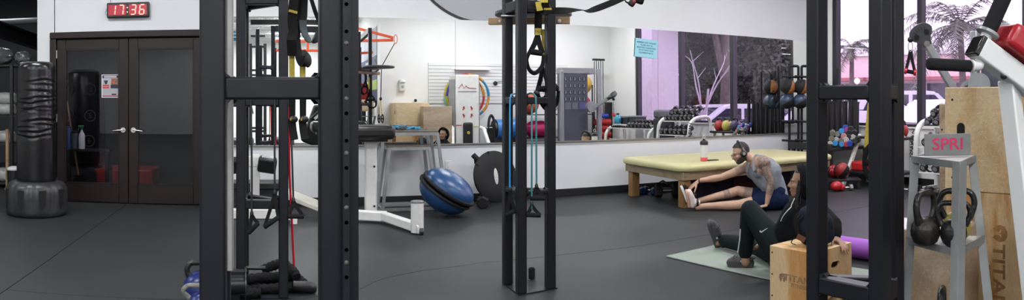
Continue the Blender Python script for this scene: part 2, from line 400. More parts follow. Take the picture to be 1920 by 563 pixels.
bx = B(); bx.box2((XR - 0.03, 2.34, 0.84), (XR + 0.02, 7.72, 0.865), bev=0.004); part('window_sill', bx, M_white, wn, True)
# ------------------------------------------------------------------ mirror: four panes, leaning back a hair, with a metal channel below
def mirror_mat():
    m = bpy.data.materials.new('mirror'); m.use_nodes = True; p = m.node_tree.nodes['Principled BSDF']
    p.inputs['Base Color'].default_value = (0.93, 0.95, 0.94, 1); p.inputs['Metallic'].default_value = 1; p.inputs['Roughness'].default_value = 0.0; return m
M_mirror = mirror_mat()
mir = thing('wall_mirror', 'wide frameless wall mirror of joined panels above the black baseboard', 'mirror', (3.8, W - 0.02, 0.74))
MX = [yp(408, 0, W).x, yp(853, 0, W).x, yp(1232, 0, W).x, yp(1442, 0, W).x, yp(1511, 0, W).x]
MZ0, MZ1, TL = 0.735, 2.275, 0.009
M_medge = mat('mirror_edge', (0.10, 0.13, 0.12), 0.2)
for i in range(4):
    bx = B(); bx.box((0, 0, 0), (MX[i + 1] - MX[i] - 0.004, 0.006, MZ1 - MZ0))
    me = bx.mesh('mirror_panel'); me.transform(Matrix.Translation(V(((MX[i] + MX[i + 1]) / 2, W - 0.022, (MZ0 + MZ1) / 2))) @ Matrix.Rotation(-TL, 4, 'X'))
    link('mirror_panel', me, M_mirror, mir, True)
bx = B(); bx.box2((MX[0], W - 0.034, MZ0 - 0.016), (MX[4], W - 0.002, MZ0 - 0.001), bev=0.002); part('bottom_channel', bx, mat('channel_metal', (0.33, 0.32, 0.29), 0.35, 0.6), mir, True)
# ------------------------------------------------------------------ door pair
cas = tag(bpy.data.objects.new('trim_1', None), kind='structure'); COL.objects.link(cas)
for (a, c) in (((DX0 - 0.085, W - 0.03, 0), (DX0, W + 0.16, DZ + 0.01)), ((DX1, W - 0.03, 0), (DX1 + 0.085, W + 0.16, DZ + 0.01)), ((DX0 - 0.085, W - 0.03, DZ + 0.01), (DX1 + 0.085, W + 0.16, DZ + 0.095))):
    bx = B(); bx.box2(a, c, bev=0.012, seg=2); part('door_casing', bx, M_brown, cas)
dm = (DX0 + DX1) / 2
for n, (a, c, hx, hs) in enumerate(((DX0 + 0.004, dm - 0.003, dm - 0.065, -1), (dm + 0.003, DX1 - 0.004, dm + 0.065, 1))):
    d = tag(bpy.data.objects.new('door_%d' % (n + 1), None), kind='structure'); COL.objects.link(d); d.location = (a, W, 0); d.matrix_basis = Matrix.Translation(V((a, W, 0)))
    y0, y1 = W + 0.005, W + 0.05
    for q in (((a, y0, 0.012), (a + 0.115, y1, DZ)), ((c - 0.115, y0, 0.012), (c, y1, DZ))):
        bx = B(); bx.box2(*q, bev=0.004); part('stile', bx, M_brown, d, True)
    for q in (((a + 0.115, y0, 0.012), (c - 0.115, y1, 0.24)), ((a + 0.115, y0, DZ - 0.125), (c - 0.115, y1, DZ))):
        bx = B(); bx.box2(*q, bev=0.004); part('rail', bx, M_brown, d, True)
    bx = B(); bx.box2((a + 0.115, W + 0.025, 0.24), (c - 0.115, W + 0.031, DZ - 0.125)); part('pane', bx, M_dglass, d, True)
    for q in (((a + 0.112, y0 - 0.004, 0.238), (c - 0.112, y0 + 0.01, 0.252)), ((a + 0.112, y0 - 0.004, DZ - 0.139), (c - 0.112, y0 + 0.01, DZ - 0.123)),
              ((a + 0.112, y0 - 0.004, 0.24), (a + 0.126, y0 + 0.01, DZ - 0.125)), ((c - 0.126, y0 - 0.004, 0.24), (c - 0.112, y0 + 0.01, DZ - 0.125))):
        bx = B(); bx.box2(*q, bev=0.002); part('glazing_bead', bx, M_brown, d, True)
    hz = yp(236, 244, W).z
    bx = B(); bx.cyl((hx, y0, hz), (hx, y0 - 0.012, hz), 0.032, n=24); bx.cyl((hx, y0 - 0.01, hz), (hx, y0 - 0.055, hz), 0.011, n=12)
    bx.tube([(hx, y0 - 0.05, hz), (hx + hs * 0.05, y0 - 0.055, hz - 0.002), (hx + hs * 0.12, y0 - 0.05, hz - 0.012)], 0.009, n=10)
    part('lever_handle', bx, M_chrome, d, True, label='satin steel lever handle')
    if n == 0:
        for z in (1.85, 1.05, 0.25):
            bx = B(); bx.cyl((a - 0.002, y0 - 0.008, z - 0.05), (a - 0.002, y0 - 0.008, z + 0.05), 0.008, n=10); part('hinge', bx, M_chrome, d, True)
# ------------------------------------------------------------------ ceiling lights
CLIGHT = [(x, y, CEIL - 0.5, 1.0) for x, y in LIGHTS] + [(-4.6, 10.6, 3.2, 0.35), (-1.4, 9.0, 3.2, 0.10)]  # the last two are added lamps that brighten the back room
M_diff = mat('light_diffuser', (0.9, 0.9, 0.9), 0.5, emit=(0.96, 0.98, 1.0), estr=5.0)
for i, (x, y, lz, lk) in enumerate(CLIGHT):
    t = thing('ceiling_light', 'long white hanging ceiling light panel', 'ceiling light', (x, y, lz), group='ceiling light panels')
    bx = B(); bx.box((0, 0, 0.03), (1.24, 0.34, 0.06), bev=0.01); part('housing', bx, M_white, t)
    bx = B(); bx.box((0, 0, -0.006), (1.18, 0.28, 0.012)); part('diffuser', bx, M_diff, t)
    for sx in (-0.5, 0.5):
        bx = B(); bx.cyl((sx, 0, 0.06), (sx, 0, 0.5 if lk == 1.0 else 0.1), 0.004, n=6); part('hanger', bx, M_zinc, t)
    ld = bpy.data.lights.new('panel_lamp', 'AREA'); ld.shape = 'RECTANGLE'; ld.size = 1.16; ld.size_y = 0.27; ld.energy = LAMP_W * lk; ld.color = (0.97, 0.985, 1.0)
    lo = bpy.data.objects.new('panel_lamp', ld); COL.objects.link(lo); lo.parent = t; lo.location = (0, 0, -0.02)
    if y < 0: ld.energy = LAMP_W * 1.7
    if lk < 1.0: continue
    lu = bpy.data.lights.new('ceiling_fill', 'AREA'); lu.shape = 'RECTANGLE'; lu.size = 1.16; lu.size_y = 0.27; lu.energy = UP_W * (1.7 if y < 0 else 1.0); lu.color = (0.97, 0.985, 1.0)  # added upward fill lamp that brightens the ceiling
    ou = bpy.data.objects.new('ceiling_fill', lu); COL.objects.link(ou); ou.parent = t; ou.location = (0, 0, 0.075); ou.rotation_euler = (pi, 0, 0)
# ------------------------------------------------------------------ the rig: four three-legged columns joined by beams overhead
M_orange = mat('orange_powder_coat', (0.62, 0.075, 0.02), 0.4, var=0.08, vscale=6)
M_plywood = wood_mat('plain_plank', (0.42, 0.27, 0.15), (0.30, 0.18, 0.09), 6, 'X', scratch=0.2)
TB = 0.062
def column(label, A, Bk, Cr, bars, top, extra=None):
    # A front corner tube, Bk the tube behind it, Cr the tube to the right (xy each)
    c = (A + Bk + Cr) / 3
    t = thing('training_rack', label, 'training rack', (c.x, c.y, 0), group='columns of the training rig')
    for p in (A, Bk, Cr):
        bx = B(); bx.box((p.x, p.y, top / 2 + 0.004), (TB, TB, top - 0.008), bev=0.007, seg=2); part('upright', bx, M_steel, t, True)
    for z0, z1 in bars:
        for p, q in ((A, Cr), (A, Bk), (Bk, Cr)):
            d = (q - p).normalized() * (TB / 2 - 0.001); zz = V((0, 0, (z0 + z1) / 2)); bx = B()
            w = TB * 1.04 if q is not Cr or p is not Bk else TB * 0.8
            bx.sqtube(V((p.x, p.y, 0)) + zz + V((d.x, d.y, 0)), V((q.x, q.y, 0)) + zz - V((d.x, d.y, 0)), w * 0.96, z1 - z0, bev=0.006); part('crossbar', bx, M_steel, t, True)
            for e, sg in ((p, 1), (q, -1)):      # weld fillets in the corners
                dd = (q - p).normalized() * sg; e0 = V((e.x, e.y, 0)) + V((dd.x, dd.y, 0)) * (TB / 2)
                for zc, sz in ((z1, 1), (z0, -1)):
                    bw = B(); k = 0.011; side = V((-dd.y, dd.x, 0)) * (TB * 0.46)
                    a = e0 + V((0, 0, zc)); bb1 = a + V((dd.x, dd.y, 0)) * k; cc1 = a + V((0, 0, sz * k))
                    bw._add([a - side, bb1 - side, cc1 - side, a + side, bb1 + side, cc1 + side], [(0, 1, 2), (5, 4, 3), (0, 3, 4, 1), (1, 4, 5, 2), (2, 5, 3, 0)])
                    part('weld_bead', bw, M_steel, t, True)
    bx = B(); o = 0.05
    cen = c; poly = []
    for p in (A, Bk, Cr):
        dd = (p - cen).normalized(); q = p + dd * o; poly.append((q.x, q.y))
    bx.prism(poly, 0.008, c=(0, 0, 0.004)); part('base_plate', bx, M_steel, t, True)
    return t
def v2(px, r): p = rp(px, 0, r); return V((p.x, p.y))
L1A, L1B, L1C = v2(400, 1.625), v2(411, 1.86), v2(622, 1.625)
L2A, L2B, L2C = v2(452, 4.40), v2(458, 4.68), v2(531.5, 4.38)
MA, MB_, MC = v2(977, 4.48), v2(951.5, 4.70), v2(1031.5, 4.60)
RA, RB, RC = v2(1650, 2.43), v2(1532, 2.60), v2(1675, 2.56)
TOP = 2.55
cL1 = column('nearest black rig column filling the left foreground with a drilled plate', L1A, L1B, L1C, [(1.272, 1.325), (0.60, 0.655), (1.88, 1.94)], TOP)
cL2 = column('black rig column with dark tube handles, seen through the nearest left column', L2A, L2B, L2C, [(1.236, 1.285), (0.575, 0.632), (1.885, 1.94)], TOP)
cM = column('black rig column in the middle with wooden speed bag platform behind', MA, MB_, MC, [(1.245, 1.292), (0.648, 0.675), (1.862, 1.93)], TOP)
cR = column('black rig column in front of the purple windows and plywood box', RA, RB, RC, [(1.2726, 1.326), (0.545, 0.607), (1.88, 1.94)], TOP)
# drilled plate on the near column
px0 = v2(640.5, 1.59); px1 = v2(655, 1.59); px2 = v2(668, 1.62)
bx = B(); bx.box(((px0.x + px1.x) / 2, 1.585, 1.27), (px1.x - px0.x, 0.05, 2.5), bev=0.002); pl = part('drilled_plate', bx, M_steel, cL1, True)
bx = B(); bx.box(((px1.x + px2.x) / 2 + 0.001, 1.605, 1.27), (px2.x - px1.x + 0.004, 0.04, 2.5), bev=0.002); part('side_plate', bx, M_steel, cL1, True)
hx = (px0.x + px1.x) / 2
for k in range(24):
    z = HC + 1.56 * (YH - (6.5 + 51.6 * (k - 6))) / F
    if 0.1 < z < 2.4:
        bx = B(); bx.cyl((hx, 1.5605, z), (hx, 1.559, z), 0.0045, n=12); part('drilled_hole', bx, mat('hole_black', (0.001, 0.001, 0.001), 1.0, spec=0.0), pl, True)
for py in (80, 185, 288, 391, 495):
    z = HC + 1.56 * (YH - py) / F; bx = B(); bx.lathe([(0.0, 0.003), (0.003, 0.0028), (0.005, 0.0015), (0.0055, 0)], (hx, 1.56, z), aim((0, -1, 0)), n=12); part('bolt', bx, mat('dull_bolt', (0.12, 0.12, 0.115), 0.6, 0.5, var=0.4, vscale=300), pl, True, label='worn steel bolt head')
bx = B(); q0 = rp(426, 0, 1.80); q1 = rp(437, 0, 1.80); bx.box2((q0.x, 1.79, 0.42 + HC - 0.87), (q1.x, 1.83, 2.5), bev=0.003); part('lit_side_strip', bx, mat('lit_side_steel', (0.40, 0.39, 0.37), 0.45, 0.2, var=0.15, vscale=9), cL1, True, label='pale strip for the lit side of the rear tube')  # added strip: lit side of the pale rear tube put into colour
# holder cup and bolts on the middle column base
p = gp(997, 525); bx = B(); bx.lathe([(0.024, 0), (0.024, 0.075), (0.02, 0.075), (0.02, 0.01)], (p.x, p.y, 0.008), n=20, cap=False); part('pin_cup', bx, M_steel, cM, True, label='short open steel cup welded on the base plate')
# beams on top
def bxy(p, z): return V((p.x, p.y, z))
def mid2(*a): return sum(a, V((0, 0))) / len(a)
def beam(label, p, q, z=2.60, m=None, w=0.07, h=0.10, two=False):
    t = thing('rig_rail', label, 'rig rail', (p.x, p.y, z - h / 2), group='overhead beams of the rig')
    bx = B(); bx.sqtube(bxy(p, z), bxy(q, z), w, h, bev=0.006); part('rail', bx, m or M_steel, t, True)
    return t
b1 = beam('black overhead rig beam running back from the left foreground column', L1C, L2C)
b3 = beam('black overhead rig beam running from the middle column to the right one', MC, RA)
b2 = beam('black overhead rig beam across the back of the rig', L2C + V((0.04, 0)), MA - V((0.04, 0)))
p = L1C + V((0.04, 0.0)); q = RA - V((0.04, 0))
b4 = thing('rig_rail', 'orange steel beam bridging the two front columns, seen in the mirror', 'rig rail', (p.x, p.y, 2.42), group='overhead beams of the rig')
for z in (2.47, 2.67):
    bx = B(); bx.sqtube(bxy(p, z), bxy(q, z), 0.06, 0.05, bev=0.004); part('rail', bx, M_orange, b4, True)
for k in range(6):
    s = p.lerp(q, (k + 0.5) / 6); bx = B(); bx.box((s.x, s.y, 2.57), (0.05, 0.05, 0.15)); part('web_plate', bx, M_orange, b4, True)
# orange cantilever arm with a ring at its tip (mirror)
tip = mp(737, 74, 2.0); root = V((RC.x - 0.15, RC.y + 0.25, 0))
arm = thing('outrigger', 'orange tapered outrigger arm with ring tip, seen in the mirror', 'outrigger', (root.x, root.y, 2.5))
zt = tip.z; d = (tip - V((root.x, root.y, zt))); d.z = 0
bx = B(); bx.sqtube(V((root.x, root.y, zt + 0.26)), V((tip.x, tip.y, zt + 0.03)), 0.05, 0.055, bev=0.004); part('upper_rail', bx, M_orange, arm, True)
bx = B(); bx.sqtube(V((root.x, root.y, zt - 0.03)), V((tip.x, tip.y, zt - 0.02)), 0.05, 0.055, bev=0.004); part('lower_rail', bx, M_orange, arm, True)
s = root + d * 0.42; bx = B(); bx.box((s.x, s.y, zt + 0.075), (0.05, 0.05, 0.16)); part('web_plate', bx, M_orange, arm, True)
dn = d.normalized(); bx = B(); bx.tube([tip + dn * (0.05 + 0.035 * cos(a)) + V((0, 0, 0.095 * sin(a))) for a in [2 * pi * i / 16 for i in range(16)]], 0.008, n=8, closed=True); part('ring', bx, M_orange, arm, True)
s2 = V((root.x - 0.1, root.y - 0.12, zt - 0.3)); e2 = tip - dn * 0.42; bx = B(); bx.sqtube(s2, V((e2.x, e2.y - 0.1, zt - 0.27)), 0.05, 0.05, bev=0.004); part('brace_rail', bx, M_orange, arm, True)
# ------------------------------------------------------------------ suspension trainers
def handle(parent, top, g0, g1, gr=0.0155, sw=0.022, side=None, m=None, end=True):
    # webbing triangle from top to the ends of a foam grip
    top = V(top); g0 = V(g0); g1 = V(g1); ax = (g1 - g0).normalized()
    sd = V((top.y, -top.x, 0)).normalized()
    bx = B(); bx.ribbon([top, top.lerp(g0, 0.5) + ax * 0.004, g0], sw, 0.003, sd); part('webbing', bx, M_web, parent, True)
    bx = B(); bx.ribbon([top, top.lerp(g1, 0.5) - ax * 0.004, g1], sw, 0.003, sd); part('webbing', bx, M_web, parent, True)
    bx = B(); bx.loft([(g0 - ax * 0.004, gr * 0.7), (g0, gr), (g1, gr), (g1 + ax * 0.004, gr * 0.7)], n=14); part('foam_grip', bx, m or M_foam, parent, True)
def bandset(label, legs, handles, mtl, r, grp='tube bands hung on the rig columns'):
    p = rp(*legs[0][0][:2], r); t = thing('resistance_band', label, 'resistance band', p, group=grp)
    for pts in legs:
        bx = B(); bx.tube(spline([rp(x, y, r + (q[0] if q else 0)) for x, y, *q in pts], 6), 0.0065, n=8); part('latex_tube', bx, mtl, t, True)
    for tp, a, c in handles:
        bx = B(); q = rp(*tp, r); bx.loft([(q + V((0, 0, 0.012)), 0.007), (q, 0.012), (q - V((0, 0, 0.014)), 0.011)], n=10); part('tube_stopper', bx, M_black, t, True)
        handle(t, q - V((0, 0, 0.01)), rp(*a, r), rp(*c, r))
    return t
M_bdark = mat('dark_latex', (0.022, 0.023, 0.026), 0.4); M_bblue = mat('blue_latex', (0.02, 0.26, 0.55), 0.35); M_bteal = mat('teal_latex', (0.035, 0.19, 0.20), 0.35); M_bred = mat('red_latex', (0.62, 0.02, 0.035), 0.35)
rL2 = L2A.length - 0.07
bandset('dark tube band whose slanted foam handle hangs lowest left', [[(470, 186, 0.0), (472, 300), (472, 398)]], [((472, 400), (466, 437), (484, 419))], M_bdark, rL2)
bandset('dark tube band with foam handle tilted up behind the crossbar', [[(515, 186, 0.0), (515, 280), (515, 357)]], [((515, 360), (496, 426), (522, 408))], M_bdark, rL2)
bandset('dark tube band with level foam handle right of the column', [[(543, 186, 0.0), (546, 250), (550, 372)]], [((550, 374), (541, 406), (569, 406))], M_bdark, rL2)
rMb = 4.40
bandset('bright blue tube band looped over the middle column crossbar', [[(967, 176, 0.13), (962, 177, 0.1), (957, 186, 0.05), (956, 250), (956, 352)]], [((957, 354), (949, 404), (965, 396))], M_bblue, 4.52)
bandset('pair of teal tube bands looped over the middle column crossbar', [[(997, 186, 0.06), (997, 260), (997, 392)], [(988, 178, 0.13), (995, 175, 0.08), (1003, 180, 0.02), (1005, 200), (1006, 345)]],
        [((1006, 348), (995, 372), (1021, 372)), ((997, 382), (988, 403), (1013, 404))], M_bteal, 4.46)
# TRX on the middle column
t = thing('suspension_trainer', 'black and yellow suspension trainer hanging inside the middle column', 'suspension trainer', rp(1009, 200, 4.62))
r = 4.58; sd = (cos(th(1009)), -sin(th(1009)), 0)
bx = B(); bx.ribbon([rp(1012, 2, r - 0.1), rp(1010, 20, r - 0.06), rp(1009, 46, r), rp(1009, 66, r)], 0.05, 0.006, sd); part('main_strap', bx, M_web, t, True)
bx = B(); bx.ribbon([rp(1009, 53, r - 0.006), rp(1009, 66, r - 0.006)], 0.042, 0.004, sd); part('yellow_tag', bx, M_yel, t, True, label='yellow woven label reading TRX')
text('tag_lettering', 'TRX', 0.022, frame_m(rp(1009, 59.5, r - 0.0095), sd, (0, 0, 1)), M_black, t, ext=0.0003)
bx = B(); bx.ribbon([rp(1013, 20, r - 0.12), rp(1010, 3, r - 0.12)], 0.045, 0.004, sd); part('yellow_sleeve', bx, M_yel, t, True)
bx = B(); bx.ribbon([rp(1019, 55, r + 0.05), rp(1020, 90, r + 0.05), rp(1020, 112, r + 0.05)], 0.03, 0.003, sd); part('yellow_strap', bx, M_yel, t, True)
handle(t, rp(1008, 66, r), rp(995, 97, r), rp(1017, 100, r), gr=0.02, sw=0.034)
bx = B(); bx.ribbon(spline([rp(993, 97, r), rp(988, 112, r - 0.02), rp(992, 130, r - 0.03), rp(1003, 137, r - 0.02), rp(1016, 124, r), rp(1019, 103, r)], 5), 0.034, 0.022, (sin(th(1000)), cos(th(1000)), 0.3)); part('foot_cradle', bx, M_web, t, True)
bx = B(); bx.ribbon([rp(1020, 112, r + 0.06), rp(1012, 150, r + 0.05), rp(1006, 172, r)], 0.022, 0.003, sd); part('lower_strap', bx, M_web, t, True)
handle(t, rp(1016, 128, r + 0.1), rp(1010, 167, r + 0.02), rp(1045, 166, r + 0.1), gr=0.02, sw=0.028)
bx = B(); bx.ribbon(spline([rp(1007, 172, r), rp(1016, 195, r + 0.05), rp(1028, 205, r + 0.13), rp(1043, 195, r + 0.14), rp(1047, 170, r + 0.12)], 5), 0.034, 0.022, (sin(th(1000)), cos(th(1000)), 0.3)); part('foot_cradle', bx, M_web, t, True)
bx = B(); bx.sph(rp(1006, 175, r), 0.022, 10, 8); part('buckle', bx, M_black, t, True)
# strap pulled out to the right
t = thing('anchor_strap', 'long twisted black strap reaching right from the middle column', 'strap', rp(1015, 28, 4.5))
pts = spline([rp(1014, 22, 4.48), rp(1040, 20, 4.43), rp(1070, 19.5, 4.35), rp(1095, 19, 4.3), rp(1112, 18, 4.25), rp(1140, 8, 4.2), rp(1165, -3, 4.15), rp(1215, -28, 4.05)], 5)
zs_ = []
for i in range(len(pts)):
    k = i / (len(pts) - 1); a = 0.15 + 1.4 * max(0, 1 - abs(k - 0.42) / 0.25) if k < 0.42 else 0.15 + 1.4 * max(0, 1 - abs(k - 0.42) / 0.2)
    zs_.append(V((sin(th(1100)) * sin(a), cos(th(1100)) * sin(a), cos(a))))
bx = B(); bx.ribbon(pts, 0.042, 0.004, zs_); part('webbing', bx, M_web, t, True)
bx = B(); bx.ribbon([rp(1024, -4, 4.36), rp(1022, 8, 4.37), rp(1026, 18, 4.40)], 0.05, 0.01, sd); part('buckle', bx, M_black, t, True)
bx = B(); bx.box(rp(1027, 17, 4.37), (0.05, 0.012, 0.012), rz=-th(1020)); part('yellow_keeper', bx, M_yel, t, True)
bx = B(); bx.box(rp(1020, 2, 4.34), (0.05, 0.012, 0.02), rz=-th(1020)); part('yellow_keeper', bx, M_yel, t, True)
t = thing('hanging_clip', 'black carabiner clip and webbing dangling at the top edge', 'clip', rp(1190, 12, 4.1))
bx = B(); bx.ribbon([rp(1168, -10, 4.1), rp(1173, 3, 4.1), rp(1182, 8, 4.1)], 0.03, 0.006, (sin(th(1190)), cos(th(1190)), 0)); part('webbing', bx, M_web, t, True)
bx = B(); bx.box(rp(1186, 4, 4.1), (0.04, 0.03, 0.055), M=Matrix.Rotation(-th(1190), 3, 'Z') @ Matrix.Rotation(0.6, 3, 'Y'), bev=0.01, seg=2); part('clip_body', bx, M_black, t, True)
bx = B(); bx.box(rp(1200, 0, 4.1), (0.05, 0.03, 0.05), M=Matrix.Rotation(-th(1190), 3, 'Z') @ Matrix.Rotation(0.3, 3, 'Y'), bev=0.012, seg=2); part('clip_pad', bx, M_web, t, True)
bx = B(); bx.sph(rp(1189, 3, 4.075), (0.012, 0.006, 0.012), 10, 8); part('red_button', bx, mat('dull_red', (0.28, 0.03, 0.03), 0.5), t, True)
bx = B(); bx.tube([rp(1186, 2, 4.1), rp(1190, -40, 4.1), rp(1195, -90, 4.0)], 0.004, n=6); part('cord', bx, M_web, t, True)
# straps between the near column and the second one
def sdv(px): return V((cos(th(px)), -sin(th(px)), 0))
t = thing('suspension_trainer', 'black straps with yellow ends hanging behind the near crossbar', 'suspension trainer', rp(565, 260, 2.62))
r = 2.62; s_ = sdv(560)
bx = B(); bx.ribbon([rp(552, -432, r), rp(551, 0, r), rp(549, 20, r), rp(548, 40, r), rp(550, 60, r), rp(546, 75, r - 0.02), rp(548, 104, r)], 0.037, 0.004, [s_ + V((0, 0.0, 0))] * 7); part('strap', bx, M_web, t, True)
bx = B(); bx.box(rp(549.5, 22, r - 0.012), (0.034, 0.008, 0.01), M=Matrix.Rotation(-0.05, 3, 'Z') @ Matrix.Rotation(0.25, 3, 'Y')); part('yellow_keeper', bx, M_yel, t, True)
bx = B(); bx.ribbon(spline([rp(563, -425, r + 0.05), rp(562, 0, r + 0.05), rp(559, 40, r + 0.03), rp(556, 70, r + 0.02), rp(560, 105, r), rp(568, 123, r - 0.02), rp(576, 118, r - 0.02), rp(575, 105, r + 0.03), rp(566, 95, r + 0.05)], 4), 0.032, 0.004, s_ + V((0.0, 0.55, 0))); part('strap', bx, M_web, t, True)
bx = B(); bx.ribbon([rp(572, -425, r + 0.05), rp(571, 0, r + 0.05), rp(570, 30, r + 0.04), rp(567, 46, r + 0.03)], 0.026, 0.008, s_); part('strap', bx, M_web, t, True)
bx = B(); bx.ribbon(spline([rp(568, 38, r), rp(569, 55, r), rp(575, 70, r), rp(583, 78, r), rp(592, 74, r), rp(598, 62, r)], 4), 0.034, 0.005, s_ + V((0, 0.9, 0))); part('rubber_handle', bx, mat('grey_rubber_sleeve', (0.045, 0.062, 0.07), 0.55), t, True)
bx = B(); bx.ribbon([rp(575, -432, r), rp(584, 0, r), rp(591, 22, r), rp(598, 40, r + 0.01)], 0.016, 0.004, s_); part('strap', bx, M_web, t, True)
for x, w in ((547, 0.022), (567, 0.023)):
    bx = B(); bx.ribbon([rp(x, 103, r + 0.02), rp(x + 0.5, 150, r + 0.02), rp(x + 0.5, 188, r + 0.02)], w, 0.003, s_); part('yellow_strap', bx, M_yel, t, True)
    bx = B(); bx.box(rp(x, 102, r + 0.015), (0.03, 0.008, 0.012)); part('buckle', bx, M_black, t, True)
for x in (548, 568):
    bx = B(); bx.ribbon([rp(x, 186, r + 0.02), rp(x, 222, r + 0.02), rp(x - 1, 226, r + 0.02), rp(x + 1, 245, r + 0.015), rp(x + 4, 262, r)], [0.026, 0.024, 0.03, 0.03, 0.03], 0.006, s_); part('strap', bx, M_web, t, True)
    bx = B(); bx.sph(rp(x + 3, 224, r), (0.016, 0.012, 0.014), 10, 8); part('cam_buckle', bx, M_black, t, True)
    bx = B(); bx.box(rp(x - 3, 224, r - 0.005), (0.006, 0.012, 0.008)); part('yellow_keeper', bx, M_yel, t, True)
# red tube down to the rope
pa = rp(543, 330, 4.44); pb = gp(552, 541) + V((0, 0, 0.09))
t = thing('resistance_band', 'red tube band running straight down to the coiled rope', 'resistance band', pb, group='tube bands hung on the rig columns')
bx = B(); bx.tube([rp(541, 200, 4.43), pa, pb], 0.0075, n=8); part('latex_tube', bx, M_bred, t, True)
# speed bag platform
c = rp(1000, 27, 5.06)
t = thing('speed_bag_platform', 'round dark speed bag board on a timber bar behind the middle column', 'speed bag platform', c)
bx = B(); bx.lathe([(0.0, -0.016), (0.27, -0.016), (0.285, -0.008), (0.285, 0.012), (0.275, 0.02), (0, 0.02)], c, n=48); part('round_board', bx, mat('slate_board', (0.05, 0.055, 0.065), 0.4, var=0.2), t, True)
a = rp(917, 40.5, 4.83); e = rp(1068, 38.5, 4.70); bx = B(); bx.sqtube(a, e, 0.04, 0.046, bev=0.002); part('timber_bar', bx, M_plywood, t, True)
for px in (938, 1049):
    bx = B(); q = rp(px, 39.5, 4.69 if px > 1000 else 4.79); n_ = V((-sin(th(px)), -cos(th(px)), 0)); bx.lathe([(0.013, 0), (0.013, 0.003), (0.005, 0.003), (0.005, 0.012), (0, 0.012)], q, aim(n_), n=14); part('bolt', bx, M_zinc, t, True)
bx = B(); bx.box(rp(953, 31, 4.68), (0.10, 0.09, 0.012), rz=-th(950), bev=0.003); part('clamp_plate', bx, M_zinc, t, True)
# ------------------------------------------------------------------ wall clock 17:36
cL, cR_ = yp(202, 0, W), yp(281, 0, W); zc = yp(241, 19.5, W).z; cw = cR_.x - cL.x; ch = 0.185; cx = (cL.x + cR_.x) / 2
t = thing('digital_clock', 'black digital wall clock with glowing red digits reading 17:36', 'clock', (cx, W - 0.03, zc - ch / 2))
bx = B(); bx.box((cx, W - 0.03, zc), (cw, 0.055, ch), bev=0.012, seg=2); part('case', bx, M_black, t, True)
M_led = mat('led_red', (0.9, 0.1, 0.08), 0.4, emit=(1.0, 0.28, 0.2), estr=3.2); M_scr = mat('red_filter', (0.30, 0.012, 0.03), 0.25, emit=(0.5, 0.02, 0.04), estr=0.35)
for k, (a, c) in enumerate(((0.04, 0.455), (0.53, 0.945))):
    bx = B(); bx.box2((cL.x + cw * a, W - 0.062, zc - ch * 0.34), (cL.x + cw * c, W - 0.056, zc + ch * 0.34)); part('screen', bx, M_scr, t, True)
SEG = {'1': 'bc', '7': 'abc', '3': 'abcdg', '6': 'acdefg'}
def digit(dg, x, s):
    w, h, k, sh = 0.055 * s, 0.115 * s, 0.011 * s, 0.12; bx = B()
    segs = {'a': ((-w / 2, h / 2), (w / 2, h / 2)), 'g': ((-w / 2, 0), (w / 2, 0)), 'd': ((-w / 2, -h / 2), (w / 2, -h / 2)), 'f': ((-w / 2, 0), (-w / 2, h / 2)), 'b': ((w / 2, 0), (w / 2, h / 2)), 'e': ((-w / 2, -h / 2), (-w / 2, 0)), 'c': ((w / 2, -h / 2), (w / 2, 0))}
    for q in SEG[dg]:
        (x0, z0), (x1, z1) = segs[q]; p0 = V((x + x0 + z0 * sh, W - 0.0635, zc + z0)); p1 = V((x + x1 + z1 * sh, W - 0.0635, zc + z1)); dd = (p1 - p0).normalized() * k * 0.55
        bx.sqtube(p0 + dd, p1 - dd, 0.002, k, up=(dd.cross(V((0, 1, 0)))), bev=0)
    part('led_digit', bx, M_led, t, True)
for dg, f in (('1', 0.155), ('7', 0.345), ('3', 0.635), ('6', 0.835)): digit(dg, cL.x + cw * f, 1.0)
for dz in (-0.027, 0.027):
    bx = B(); bx.cyl((cL.x + cw * 0.492, W - 0.056, zc + dz), (cL.x + cw * 0.492, W - 0.064, zc + dz), 0.007, n=12); part('colon_dot', bx, M_led, t, True)
bx = B(); bx.tube(spline([(cL.x + 0.04, W - 0.012, zc + 0.08), (cL.x + 0.035, W - 0.008, 2.8), (cL.x + 0.03, W - 0.008, 3.2)], 3), 0.004, n=6); bx.tube(spline([(cL.x + 0.01, W - 0.02, zc - 0.06), (cL.x - 0.03, W - 0.01, zc - 0.03), (cL.x - 0.01, W - 0.01, zc + 0.03)], 4), 0.003, n=6); part('cord', bx, M_lgrey, t, True)
# round grey disc high on the wall, partly behind the mirror top
c = yp(905, -102, W); rad = 0.99
t = thing('wall_disc', 'large round glossy grey wall disc with dark rim above the mirror', 'wall disc', (c.x, W - 0.004, c.z - rad))
bx = B(); bx.lathe([(0.0, 0.007), (rad - 0.03, 0.007), (rad - 0.028, 0.0)], (c.x, W - 0.0, c.z), aim((0, -1, 0)), n=72); part('disc_face', bx, mat('glossy_grey_film', (0.36, 0.37, 0.40), 0.12, spec=0.8, coat=0.4), t, True)
bx = B(); bx.lathe([(rad - 0.032, 0.006), (rad - 0.032, 0.009), (rad, 0.009), (rad, 0.0)], (c.x, W - 0.0, c.z), aim((0, -1, 0)), n=72, cap=False); part('disc_rim', bx, M_black, t, True)
